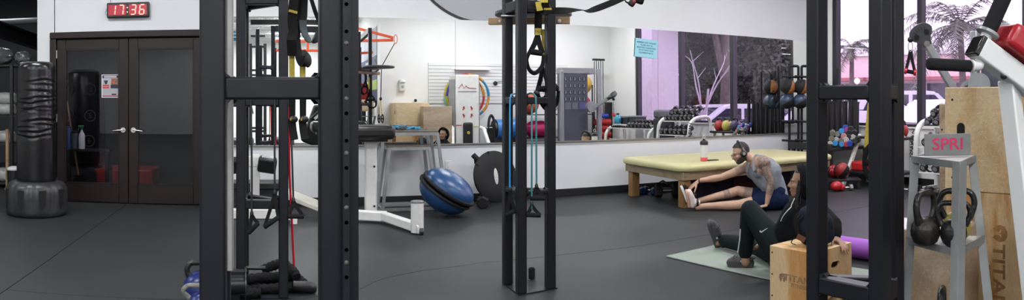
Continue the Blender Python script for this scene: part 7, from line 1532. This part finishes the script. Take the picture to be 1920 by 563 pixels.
# hoops
q = mp(876, 181, 1.35); HC_ = [(0.02, 0.22, 0.38), (0.55, 0.24, 0.03), (0.45, 0.03, 0.04), (0.05, 0.05, 0.30), (0.45, 0.38, 0.04), (0.25, 0.5, 0.35)]
for k, (dx, R, lb, y) in enumerate(((0.02, 0.50, 'outer multicoloured weighted hoop behind the white machine', 1.30), (-0.03, 0.47, 'inner multicoloured weighted hoop behind the white machine', 1.18))):
    cc = V((q.x + dx, y, q.z)); t = thing('exercise_hoop', lb, 'hoop', cc - V((0, 0, R)), group='hoops behind the white machine')
    for j in range(8):
        a0 = 2 * pi * j / 8; bx = B(); bx.loft([(cc + V((R * cos(a0 + (pi / 4) * i / 6), 0, R * sin(a0 + (pi / 4) * i / 6))), 0.03 + 0.004 * sin(i * pi / 3)) for i in range(7)], n=10); part('foam_segment', bx, mat('hoop_%d' % ((j + k) % 6), HC_[(j + k) % 6], 0.5), t, True)
for k, y in enumerate((1.30, 1.18)):
    bx = B(); R = (0.50, 0.47)[k]; bx.cyl((q.x + (0.02, -0.03)[k], YR + 0.0, q.z + R - 0.04), (q.x + (0.02, -0.03)[k], y + 0.05, q.z + R - 0.04), 0.012, n=8); solo('hoop_peg', bx, M_zinc, ['outer', 'inner'][k] + ' steel peg holding a hoop on the rear wall in the mirror', 'peg')
# blue roll, black stand
a, e = mp(927, 243, 1.7), mp(972, 243, 1.7); zc_ = mz(940, 243, 1.7)
t = thing('rolled_mat', 'rolled blue mat on a black stand, seen in the mirror', 'rolled mat', (a.x, 1.7, 0)); bx = B(); bx.cyl((a.x, 1.7, zc_), (e.x, 1.7, zc_), 0.23, n=32); part('roll', bx, mat('bright_blue_vinyl', (0.03, 0.16, 0.42), 0.4), t, True)
bx = B(); bx.cyl((a.x - 0.06, 1.7, zc_), (a.x, 1.7, zc_), 0.2, n=28); part('end_hub', bx, M_black, t, True); bx = B(); bx.box2((a.x, 1.6, 0), (e.x, 1.8, zc_ - 0.215)); part('stand', bx, M_black, t, True)
q = mp(918, 215, 1.8); t = thing('pedal_frame', 'black pointed pedal frame left of the blue roll in the mirror', 'exercise machine', (q.x, 1.8, 0)); bx = B(); bx.tube([(q.x - 0.14, 1.85, 0.02), (q.x - 0.05, 1.85, q.z - 0.1), (q.x, 1.85, q.z), (q.x + 0.06, 1.85, q.z - 0.1), (q.x + 0.09, 1.85, 0.02)], 0.03, n=10, fil=0.06); part('loop_frame', bx, M_black, t, True); bx = B(); bx.box((q.x - 0.02, 1.82, 0.42), (0.16, 0.1, 0.8), taper=0.6); part('guard', bx, M_rubber, t, True); bx = B(); bx.cyl((q.x - 0.14, 1.86, q.z - 0.3), (q.x + 0.02, 1.86, q.z - 0.3), 0.015, n=8); part('pedal', bx, M_zinc, t, True)
# ball shelf
t = thing('ball_shelf', 'black wire shelf of exercise balls behind the middle column in the mirror', 'shelf', (mp(1005, 0, 1.5).x, 1.5, 0)); xs0, xs1 = mp(975, 0, 1.5).x, mp(1100, 0, 1.5).x
for x in (xs0, (xs0 + xs1) / 2, xs1):
    for y in (1.25, 1.75): bx = B(); bx.cyl((x, y, 0), (x, y, mz(1005, 160, 1.5)), 0.018, n=8); part('post', bx, M_black, t, True)
SHZ = [mz(1005, 258, 1.5), mz(1005, 215, 1.5)]
for z in SHZ: bx = B(); bx.box2((xs0, 1.25, z - 0.025), (xs1, 1.75, z), bev=0.004); part('wire_shelf', bx, M_black, t, True)
for px, z, r, col, lb in ((990, SHZ[1], 0.24, (0.42, 0.11, 0.06), 'orange exercise ball on the upper shelf in the mirror'), (1090, SHZ[1] + 0.47, 0.24, (0.55, 0.34, 0.04), 'yellow exercise ball stacked above the crimson one in the mirror'), (1088, SHZ[1], 0.235, (0.42, 0.02, 0.06), 'crimson exercise ball beside the grey trainer in the mirror')):
    q = mp(px, 0, 1.5); t = thing('exercise_ball', lb, 'exercise ball', (q.x, 1.5, z), group='exercise balls on the shelf'); bx = B(); bx.sph((q.x, 1.5, z + r), r, 28, 18); part('ball', bx, mat('ball_%d' % px, col, 0.4), t, True); bx = B(); bx.lathe([(0.02, 0), (0.018, 0.004), (0, 0.004)], (q.x, 1.5 + r * 0.995, z + r), aim((0, 1, 0)), n=10); part('plug', bx, M_white, t, True)
q = mp(1005, 0, 1.5); bx = B(); bx.loft([((q.x - 0.3 + 0.6 * i / 14, 1.5, SHZ[0] + 0.19), max(0.02, 0.19 * sqrt(max(0, 1 - ((i - 7) / 7.2) ** 2)) * (1 - 0.15 * exp(-((i - 7) / 2.5) ** 2)) + 0.03)) for i in range(15)], n=24); solo('peanut_ball', bx, mat('ball_pink', (0.40, 0.015, 0.09), 0.35), 'crimson peanut-shaped ball on the lower shelf in the mirror', 'exercise ball')
# red rollers stack
zz = 0.0; q = mp(1128, 0, 1.6)
t = thing('roller_rack', 'black rack of red foam rollers right of the cable trainer in the mirror', 'rack', (q.x, 1.5, 0))
for x in (q.x - 0.16, q.x + 0.17): bx = B(); bx.box2((x - 0.015, 1.4, 0), (x + 0.015, 1.46, 1.25)); part('post', bx, M_black, t, True)
for k in range(7):
    z = 0.08 + 0.155 * k; L = 0.34 if k % 2 else 0.28; col = mat('red_foam', (0.38, 0.015, 0.02), 0.6) if k != 6 else mat('blue_foam', (0.02, 0.06, 0.40), 0.6)
    r_ = thing('foam_roller', ('blue foam roller topping the stack in the mirror' if k == 6 else 'red foam roller in the stack, %s from the floor, seen in the mirror' % ['first', 'second', 'third', 'fourth', 'fifth', 'sixth'][k]), 'foam roller', (q.x, 1.6, z - 0.075), group='foam rollers in the rack')
    bx = B(); bx.cyl((q.x - L / 2 - 0.02 * (k % 3), 1.6, z), (q.x + L / 2 + 0.03 * (k % 2), 1.6, z), 0.075 if k != 6 else 0.05, n=18); part('foam_body', bx, col, r_, True); bx = B(); bx.cyl((q.x + L / 2 + 0.03 * (k % 2), 1.6, z), (q.x + L / 2 + 0.03 * (k % 2) + 0.004, 1.6, z), 0.03, n=12); part('core', bx, M_black, r_, True)
q = mp(1146, 0, 1.4); bx = B(); bx.sqtube((q.x - 0.02, 1.3, 0.0), (q.x + 0.03, 1.15, 0.95), 0.06, 0.03); solo('yellow_stick', bx, mat('dull_yellow', (0.42, 0.34, 0.10), 0.5), 'dull yellow board leaning on the rear wall in the mirror', 'board')
q = mp(1148, 208, 1.3); bx = B(); bx.box2((q.x - 0.16, 1.12, 0.2), (q.x + 0.12, 1.2, 1.35), bev=0.01); solo('folded_panel', bx, M_black, 'black folded panel standing against the rear wall in the mirror', 'panel')
# banner on the return wall
t = thing('wall_banner', 'tall grey, navy and lime banner on the side wall, seen in the mirror', 'banner', (RX - 0.01, -0.7, mz(690, 190, -0.5)))
zb0, zb1 = mz(700, 192, 0.6), mz(704, 49, 0.6); H = zb1 - zb0
for a, c, m in ((0.62, 1.0, mat('banner_grey', (0.33, 0.35, 0.40), 0.6, var=0.35, vscale=1.4)), (0.30, 0.62, mat('banner_navy', (0.035, 0.045, 0.10), 0.6)), (0.17, 0.30, mat('banner_lime', (0.30, 0.42, 0.08), 0.6)), (0.0, 0.17, mat('banner_navy', (0.035, 0.045, 0.10), 0.6))):
    bx = B(); bx.box2((RX - 0.012, -2.0, zb0 + H * a), (RX - 0.006, 0.62, zb0 + H * c)); part('printed_field', bx, m, t, True)
for z, w in ((0.56, 0.9), (0.50, 0.6), (0.235, 1.3), (0.085, 1.5)): bx = B(); bx.box2((RX - 0.016, -0.7 - w / 2, zb0 + H * z - 0.03), (RX - 0.012, -0.7 + w / 2, zb0 + H * z + 0.03)); part('print_line', bx, M_pgr, t, True)
# suspension handles under the outrigger
q = tip + V((0.03, -0.02, -0.09)); cT = mp(713, 190, 1.95); sA = V((cT.y, -cT.x, 0)).normalized()
t = thing('suspension_trainer', 'suspension trainer with yellow straps hanging behind the right column', 'suspension trainer', cT - V((0, 0, 0.45)))
bx = B(); bx.ribbon([q, V((cT.x + 0.02, cT.y, 2.1)), cT + V((0, 0, 0.06))], 0.03, 0.004, sA); part('strap', bx, M_web, t, True)
bx = B(); bx.sph(cT + V((0, 0, 0.05)), (0.03, 0.03, 0.04), 12, 8); part('locking_loop', bx, M_black, t, True)
for s_ in (-1, 1):
    e = cT + sA * (0.05 * s_) - V((0, 0, 0.31)); bx = B(); bx.ribbon([cT + V((0, 0, 0.02)), cT.lerp(e, 0.4) + sA * (0.014 * s_), e], 0.022, 0.004, sA); part('yellow_strap', bx, M_yel, t, True)
    bx = B(); dpt = V((cT.x, cT.y, 0)).normalized() * (0.035 * s_); c = cT + sA * (0.012 * s_) - V((0, 0, 0.375)) + dpt
    bx.tube([c + sA * (0.045 * cos(u)) + V((0, 0, 0.085 * sin(u))) for u in [2 * pi * i / 20 for i in range(20)]], 0.012, n=8, closed=True); part('foot_cradle', bx, M_web, t, True)
    bx = B(); bx.cyl(c - sA * 0.045, c + sA * 0.045, 0.016, n=12); part('foam_grip', bx, M_foam, t, True)
# ring shelf on the right column
c = mp(682, 128, 2.25); t = thing('ring_platform', 'thin black round platform high behind the right column in the mirror', 'platform', (c.x, 2.25, c.z)); bx = B(); bx.lathe([(0.02, -0.015), (0.42, -0.015), (0.43, 0), (0.42, 0.015), (0.02, 0.015)], (c.x, 2.25, c.z), n=40); part('disc', bx, M_black, t, True); bx = B(); bx.sqtube((c.x, 2.25, c.z), (RA.x + 0.02, RA.y + 0.05, c.z - 0.02), 0.05, 0.03); part('bracket', bx, M_steel, t, True)
# cream crate, red seat, black treadmill and squat rack behind the camera
zc_ = mz(684, 209, 0.75); xa, xb = mp(655, 0, 0.75).x, mp(700, 0, 0.75).x
t = thing('cream_crate', 'cream wooden crate with orange print on a black stand, seen in the mirror', 'crate', ((xa + xb) / 2, 0.65, 0)); bx = B(); bx.box2((xa, 0.5, zc_), (xb, 0.75, mz(684, 187, 0.75)), bev=0.01); cr_ = part('crate', bx, mat('cream_wood', (0.60, 0.49, 0.32), 0.5, var=0.06), t, True)
bx = B(); bx.box2((xa + 0.15, 0.752, mz(684, 196, 0.75)), (xb - 0.15, 0.755, mz(684, 192, 0.75))); part('orange_print', bx, M_orange, cr_, True); bx = B(); bx.box2((xa + 0.03, 0.752, zc_ + 0.02), (xb - 0.03, 0.755, zc_ + 0.03)); part('orange_line', bx, M_orange, cr_, True)
for x in (xa + 0.08, xb - 0.08): bx = B(); bx.box2((x - 0.03, 0.6, 0), (x + 0.03, 0.66, zc_)); part('leg', bx, M_black, t, True)
q = mp(680, 172, -0.3); t = thing('gym_chair', 'red padded machine seat behind the crate in the mirror', 'seat', (q.x, -0.3, 0)); bx = B(); bx.box((q.x, -0.3, q.z - 0.05), (0.26, 0.12, 0.5), bev=0.05, seg=3); part('back_pad', bx, M_redv, t, True); bx = B(); bx.box((q.x, -0.1, q.z - 0.35), (0.26, 0.4, 0.1), bev=0.04, seg=3); part('seat_pad', bx, M_redv, t, True); bx = B(); bx.box((q.x, -0.2, (q.z - 0.4) / 2), (0.1, 0.1, q.z - 0.4)); part('post', bx, M_black, t, True)
q = mp(590, 200, -0.9); t = thing('treadmill', 'black treadmill hood tilted behind the straps in the mirror', 'treadmill', (q.x, -1.2, 0)); bx = B(); bx.box((q.x + 0.15, -1.0, 0.75), (0.7, 0.35, 1.0), M=Matrix.Rotation(0.35, 3, 'Y'), bev=0.06, seg=2); part('hood', bx, M_rubber, t, True); bx = B(); bx.sqtube((q.x - 0.1, -0.85, 0.95), (q.x + 0.4, -0.85, 1.45), 0.1, 0.1, bev=0.03); part('handrail', bx, M_black, t, True); bx = B(); bx.box2((q.x - 0.3, -2.6, 0), (q.x + 0.6, -0.9, 0.2), bev=0.02); part('deck', bx, M_black, t, True); bx = B(); bx.box((q.x + 0.1, -0.81, 1.06), (0.3, 0.02, 0.07), M=Matrix.Rotation(-0.7, 3, 'Y')); part('pale_badge', bx, M_white, t, True)
t = thing('squat_rack', 'black squat rack with side rungs far behind, seen in the mirror', 'squat rack', (-0.3, -3.2, 0))
for px in (470, 497):
    q = mp(px, 0, -3.2); bx = B(); bx.box((q.x, -3.2, 1.55), (0.09, 0.09, 3.1), bev=0.005); part('upright', bx, M_black, t, True)
qa, qb = mp(470, 0, -3.2).x, mp(497, 0, -3.2).x
for py in (68, 88, 132, 141, 240, 246): z = mz(480, py, -3.2); bx = B(); bx.sqtube((qa, -3.2, z), (qb, -3.2, z), 0.06, 0.06); part('rung', bx, M_black, t, True)
bx = B(); z = mz(530, 42, -3.2); bx.sqtube((qa, -3.2, z), (1.6, -3.2, z), 0.1, 0.14); part('top_beam', bx, M_black, t, True)
bx = B(); q = mp(510, 0, -3.0); bx.sqtube((q.x, -3.0, 0), (q.x - 0.06, -3.0, 2.2), 0.05, 0.05); solo('red_post', bx, M_pred, 'slim red post beside the squat rack in the mirror', 'post')
q = mp(438, 60, -8.9); bx = B(); bx.box2((q.x - 0.5, -8.99, mz(438, 76, -8.9)), (q.x + 0.35, -8.97, mz(438, 40, -8.9))); solo('wall_poster', bx, mat('poster_blue', (0.05, 0.30, 0.50), 0.5, var=0.6, vscale=4), 'light blue poster on the far wall at the mirror edge', 'poster')
for k, (px, Y, lb) in enumerate(((455, -5.5, 'grey stair machine at the left end of the mirror view'), (530, -6.2, 'grey stationary bike behind the handles in the mirror'))):
    q = mp(px, 0, Y); t = thing('cardio_machine', lb, 'exercise machine', (q.x, Y, 0)); bx = B(); bx.box((q.x, Y, 0.15), (0.7, 1.6, 0.3), bev=0.04); part('base', bx, M_dkbox, t, True); bx = B(); bx.sqtube((q.x, Y + 0.5, 0.3), (q.x, Y + 0.75, 1.4), 0.16, 0.12, bev=0.02); part('mast', bx, M_lgrey, t, True); bx = B(); bx.box((q.x, Y + 0.72, 1.5), (0.6, 0.12, 0.4), bev=0.03); part('console', bx, M_black, t, True)
    for s_ in (-1, 1): bx = B(); bx.tube([(q.x + s_ * 0.3, Y + 0.7, 1.3), (q.x + s_ * 0.33, Y + 0.2, 1.15), (q.x + s_ * 0.33, Y - 0.3, 1.1)], 0.025, n=8); part('handrail', bx, M_lgrey, t, True)
# ------------------------------------------------------------------ outside the windows
M_asph = mat('pale_asphalt', (0.34, 0.33, 0.34), 0.8, var=0.1, vscale=1.5); GZ = -0.12
b = B(); b.box2((XR + 0.2, -40, GZ - 0.2), (90, 60, GZ)); struct('ground_outside', b, M_asph)
M_cwin = mat('car_window', (0.03, 0.03, 0.045), 0.08); M_tyre = mat('tyre', (0.012, 0.012, 0.013), 0.8)
def car(label, x, y, rz, col, suv=False):
    t = thing('parked_car', label, 'car', (x, y, GZ), rz, group='cars parked outside'); m = mat('car_%s' % label.split()[0], col, 0.25, coat=0.6); L, Wd = (4.7, 1.9) if suv else (4.5, 1.78)
    h1, h2 = (0.98, 1.72) if suv else (0.88, 1.42)
    body = [(-L / 2, 0.28), (-L / 2 + 0.03, 0.62), (-L / 2 + 0.1, h1 - 0.05), (-L * 0.18 - 0.35, h1 + 0.04), (L / 2 - (0.05 if suv else 0.55), h1 + 0.08), (L / 2, h1 - 0.05), (L / 2, 0.3)]
    roof = [(-L * 0.18 - 0.45, h1), (-L * 0.18 + 0.35, h2 - 0.04), (-0.1, h2), (L * 0.25, h2 - 0.02), (L / 2 - (0.25 if suv else 0.95), h2 - (0.08 if suv else 0.2)), (L / 2 - (0.06 if suv else 0.4), h1 + 0.05)]
    Mr = m3((1, 0, 0), (0, 0, 1)); b = B(); b.prism(body, Wd, Mr, (0, 0, 0)); bmesh.ops.bevel(b.bm, geom=b.bm.edges[:], offset=0.06, segments=2, affect='EDGES'); part('body_shell', b, m, t)
    b = B(); b.prism(roof, Wd * 0.86, Mr); bmesh.ops.bevel(b.bm, geom=b.bm.edges[:], offset=0.07, segments=2, affect='EDGES'); cb_ = part('cabin', b, m, t)
    for s_ in (-1, 1):
        for a, c in ((0.04, 0.46), (0.50, 0.93)):
            xa = roof[0][0] + (roof[-1][0] - roof[0][0]) * a; xb = roof[0][0] + (roof[-1][0] - roof[0][0]) * c; b = B()
            b.prism([(xa + (0.2 if a < 0.1 else 0.0), h1 + 0.07), (xb, h1 + 0.07), (xb - (0.25 if c > 0.9 else 0), h2 - 0.14), (xa + (0.75 if a < 0.1 else 0.0), h2 - 0.14)], 0.02, Mr, (0, s_ * (Wd * 0.43 + 0.003), 0)); part('side_window', b, M_cwin, cb_)
        for xw in (-L * 0.31, L * 0.30):
            b = B(); b.lathe([(0.2, -0.1), (0.33, -0.1), (0.34, 0), (0.33, 0.1), (0.2, 0.1)], (xw, s_ * (Wd / 2 - 0.1), 0.34), aim((0, 1, 0)), n=24); w_ = part('wheel', b, M_tyre, t); b = B(); b.lathe([(0.21, -0.06), (0.2, 0.06)], (xw, s_ * (Wd / 2 - 0.07), 0.34), aim((0, 1, 0)), n=20); part('rim', b, M_zinc, w_)
        b = B(); b.box((-L / 2 + 0.06, s_ * Wd * 0.36, 0.68), (0.1, 0.32, 0.14), bev=0.03); part('headlight', b, M_white, t); b = B(); b.box((L / 2 - 0.03, s_ * Wd * 0.38, 0.8), (0.08, 0.25, 0.16), bev=0.02); part('tail_light', b, M_pred, t)
    b = B(); b.prism([(roof[0][0] + 0.06, h1 + 0.06), (roof[1][0] - 0.05, h2 - 0.10), (roof[1][0] - 0.09, h2 - 0.10), (roof[0][0] - 0.0, h1 + 0.06)], Wd * 0.72, Mr, (-0.03, 0, 0)); part('windscreen', b, M_cwin, cb_)
    return t
car('silver sport utility vehicle parked farthest beyond the right window', 19.0, 13.6, 2.5, (0.55, 0.56, 0.60), True)
car('white sedan parked close outside beside the right window', 12.6, 7.5, 2.7, (0.72, 0.72, 0.74))
car('pearl estate car outside, seen in the mirror under the trees', 12.2, 3.9, 0.05, (0.62, 0.62, 0.66))
car('pale hatchback outside by the young tree, seen in the mirror', 12.2, 0.7, -0.03, (0.55, 0.55, 0.6))
# trees
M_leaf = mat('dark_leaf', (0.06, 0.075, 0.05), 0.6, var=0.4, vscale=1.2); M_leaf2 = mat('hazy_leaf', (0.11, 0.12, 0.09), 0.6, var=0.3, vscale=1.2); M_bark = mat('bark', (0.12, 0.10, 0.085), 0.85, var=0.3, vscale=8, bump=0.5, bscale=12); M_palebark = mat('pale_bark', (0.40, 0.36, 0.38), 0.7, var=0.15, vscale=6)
import numpy as np
def leaf_mesh(name, blobs, n, s, seed):      # many small leaves scattered in ellipsoids, one mesh
    g = np.random.default_rng(seed); V4 = []
    for c, rad in blobs:
        k = n // len(blobs); q = g.normal(size=(k, 3)); q /= np.linalg.norm(q, axis=1)[:, None]; q *= (0.25 + 0.75 * g.random(k) ** 0.5)[:, None]
        p = np.array(c) + q * np.array(rad); a = g.normal(size=(k, 3)); a /= np.linalg.norm(a, axis=1)[:, None]; r_ = g.normal(size=(k, 3)); e = np.cross(a, r_); e /= np.linalg.norm(e, axis=1)[:, None]
        sz = (s * g.uniform(0.6, 1.3, k))[:, None]; V4.append(np.stack([p - a * sz, p + e * sz * 0.45, p + a * sz, p - e * sz * 0.45], 1))
    V4 = np.concatenate(V4); m = len(V4); me = bpy.data.meshes.new(name); me.vertices.add(m * 4); me.vertices.foreach_set('co', V4.reshape(-1).astype(np.float32)); me.loops.add(m * 4); me.loops.foreach_set('vertex_index', np.arange(m * 4, dtype=np.int32))
    me.polygons.add(m); me.polygons.foreach_set('loop_start', np.arange(0, m * 4, 4, dtype=np.int32)); me.polygons.foreach_set('loop_total', np.full(m, 4, dtype=np.int32)); me.update(); me.validate(); return me
def tree(label, x, y, h, crown, n, s, trunk_r, seed, m=None, bark=None, forks=3, zc=None):
    rr = random.Random(seed); t = thing('tree', label, 'tree', (x, y, GZ), group='trees outside the windows'); b = B()
    top = V((x + rr.uniform(-0.3, 0.3), y + rr.uniform(-0.3, 0.3), h * 0.55)); b.loft([(V((x, y, GZ)), trunk_r * 1.25), (V((x, y, 0.4)), trunk_r), (V((x, y, GZ)).lerp(top, 0.6) + V((0.1, 0, 0)), trunk_r * 0.85), (top, trunk_r * 0.6)], n=12)
    part('trunk', b, bark or M_bark, t, True)
    for k in range(forks):
        a = 2 * pi * k / forks + rr.uniform(-0.4, 0.4); b = B(); e = top + V((cos(a) * crown[0] * 0.6, sin(a) * crown[1] * 0.6, h * 0.3)); pts = spline([V((x, y, GZ)).lerp(top, 0.55 + 0.1 * (k % 2)), top.lerp(e, 0.35) + V((rr.uniform(-0.1, 0.1), rr.uniform(-0.1, 0.1), -0.25)), top.lerp(e, 0.75) + V((rr.uniform(-0.15, 0.15), rr.uniform(-0.15, 0.15), 0)), e], 4); b.loft([(p, trunk_r * (0.6 - 0.5 * i / (len(pts) - 1))) for i, p in enumerate(pts)], n=8)
        for j in (5, 8): q = pts[j]; b.loft([(q, trunk_r * 0.28), (q + V((rr.uniform(-0.4, 0.4), rr.uniform(-0.4, 0.4), 0.35)) * crown[0] * 0.6, trunk_r * 0.08)], n=6)
        part('branch', b, bark or M_bark, t, True)
    if n:
        bl = [((x + rr.uniform(-0.6, 0.6) * crown[0], y + rr.uniform(-0.6, 0.6) * crown[1], (zc if zc else h * 0.72) + rr.uniform(-0.5, 0.6) * crown[2]), [q * 0.62 for q in crown]) for k in range(8)]
        f = link('foliage', leaf_mesh('foliage', bl, n, s, seed), m or M_leaf, t, True); f['kind'] = 'stuff'
    return t
tree('thick-trunked dark tree outside, seen in the mirror', 15.2, -2.7, 7.0, (2.6, 2.6, 2.0), 24000, 0.085, 0.30, 1, zc=5.4)
tree('young pale forked tree outside, seen in the mirror', 9.9, 2.6, 3.0, (1.3, 1.3, 0.9), 0, 0.1, 0.042, 2, bark=M_palebark, forks=4)
for k, (x, y, h, c) in enumerate(((18.8, -4.0, 7.0, (2.2, 2.2, 3.2)), (19.5, -8.6, 7.5, (2.4, 2.4, 3.4)), (24.0, -12.5, 8.0, (3.2, 3.2, 3.8)), (27.0, -17.5, 8.5, (3.6, 3.6, 4.0)), (24.5, -6.5, 8.0, (3.0, 3.0, 3.8)), (30.0, -12.0, 9.0, (4.0, 4.0, 4.2)))):
    tree(['slender dark tree right of the thick trunk in the mirror', 'dark tree just left of the thick trunk in the mirror', 'broad dark tree midway back in the mirror windows', 'far dark tree at the left of the mirror windows', 'dark tree behind the right mirror pane', 'farthest tall tree behind the others in the mirror'][k], x, y, h, c, 22000, 0.13, 0.22, 10 + k, zc=h * 0.45)
for k, (x, y, w, h) in enumerate(((22.0, -2.5, 5.0, 4.6), (33.0, -22.0, 16.0, 7.0))):
    t = thing('hedge', ['tall clipped hedge at the right of the mirror windows', 'long dark hedge closing the view in the mirror'][k], 'hedge', (x, y, GZ), group='hedges outside')
    f = link('foliage', leaf_mesh('foliage', [((x, y + w * (j - 2) / 5.2, h / 2), (1.0, w / 7, h / 2 + 0.2)) for j in range(5)], 26000, 0.13, 40 + k), M_leaf, t, True); f['kind'] = 'stuff'; b = B(); b.box2((x - 0.5, y - w / 2, GZ), (x + 0.5, y + w / 2, h - 0.5), bev=0.3); part('twig_core', b, mat('hedge_core', (0.03, 0.036, 0.026), 0.9), t, True)
def palm(label, px, pbase_r, ytop, nfr, fl, seed, m, lean=0.0):
    rr = random.Random(seed); top = rp(px, ytop, pbase_r); t = thing('palm_tree', label, 'palm tree', (top.x, top.y, GZ), group='palms outside the windows'); b = B()
    b.loft([(V((top.x + lean, top.y, GZ)), 0.24), (V((top.x + lean * 0.4, top.y, top.z * 0.5)), 0.17), (top, 0.15)], n=12); part('trunk', b, M_bark, t, True)
    for k in range(nfr):
        a = 2 * pi * k / nfr + rr.uniform(-0.2, 0.2); up = rr.uniform(-0.5, 1.25); d = V((cos(a), sin(a), 0)); pts = [top + d * (fl * f) + V((0, 0, fl * (up * f - 0.85 * f * f))) for f in [i / 8 for i in range(9)]]
        b = B(); b.loft([(p, 0.03 * (1 - i / 10)) for i, p in enumerate(pts)], n=5)
        sd = V((-d.y, d.x, 0)); P2 = spline(pts, 5)
        for i, p in enumerate(P2[1:-1]):
            dd = (P2[i + 2] - P2[i]).normalized(); ln = fl * 0.26 * (1 - abs(i / len(P2) - 0.45))
            for s_ in (-1, 1): q = p + sd * (s_ * ln) + dd * ln * 0.5 - V((0, 0, ln * rr.uniform(0.1, 0.9))); b._add([p, p + dd * 0.075, q], [(0, 1, 2)])
        part('frond', b, m, t, True)
    return t
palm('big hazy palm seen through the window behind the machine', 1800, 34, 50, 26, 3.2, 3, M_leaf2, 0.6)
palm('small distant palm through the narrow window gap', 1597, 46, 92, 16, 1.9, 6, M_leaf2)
# street building and white wall
M_bld = mat('pink_stucco', (0.62, 0.50, 0.48), 0.8, var=0.05); M_bld2 = mat('red_awning', (0.32, 0.11, 0.11), 0.7)
cA, cB_ = rp(1570, 0, 58), rp(1925, 0, 52); d = (cB_ - cA); d.z = 0; L = d.length; u = d.normalized(); t = thing('street_building', 'low pink stucco building across the street through the windows', 'building', ((cA.x + cB_.x) / 2, (cA.y + cB_.y) / 2, GZ)); mid = (cA + cB_) / 2; rz = atan2(u.y, u.x)
zt = rp(1600, 112, 58).z; b = B(); b.box((mid.x, mid.y, zt / 2), (L + 22, 6, zt), rz=rz); part('wall', b, M_bld, t, True); b = B(); b.box((mid.x, mid.y, zt + 0.15), (L + 22.6, 6.6, 0.3), rz=rz); part('parapet', b, M_white, t, True)
nn = V((-u.y, u.x, 0)); nn = nn if nn.dot(-mid) > 0 else -nn
for k in range(7):
    c = cA + u * (L * (k + 0.5) / 7) + nn * 3.02; b = B(); b.box((c.x, c.y, 1.6), (2.2, 0.1, 1.9), rz=rz); w = part('window', b, M_cwin, t, True)
    c2 = c + nn * 0.5; b = B(); b.box((c2.x, c2.y, 2.9), (2.6, 1.0, 0.25), rz=rz); part('awning', b, M_bld2, t, True)
t = thing('white_building', 'blank white outer wall filling the lavender pane in the mirror', 'building', (13.5, -6.5, GZ)); b = B(); b.box2((12.5, -14, GZ), (13.6, -3.4, 6.0)); part('wall', b, mat('white_stucco', (0.50, 0.48, 0.50), 0.8, var=0.04), t, True); b = B(); b.box2((12.4, -14.1, 6.0), (13.7, -3.3, 6.2)); part('coping', b, M_lgrey, t, True)
q = rp(1607, 152, 40); t = thing('street_lamp', 'bright round street lamp beyond the narrow window gap', 'street lamp', (q.x, q.y, GZ)); b = B(); b.cyl((q.x, q.y, GZ), (q.x, q.y, q.z - 0.2), 0.06, n=10); part('pole', b, M_zinc, t, True); b = B(); b.sph(q, 0.16, 16, 10); part('globe', b, mat('lamp_globe', (0.9, 0.9, 0.85), 0.4, emit=(1, 0.95, 0.85), estr=9), t, True)
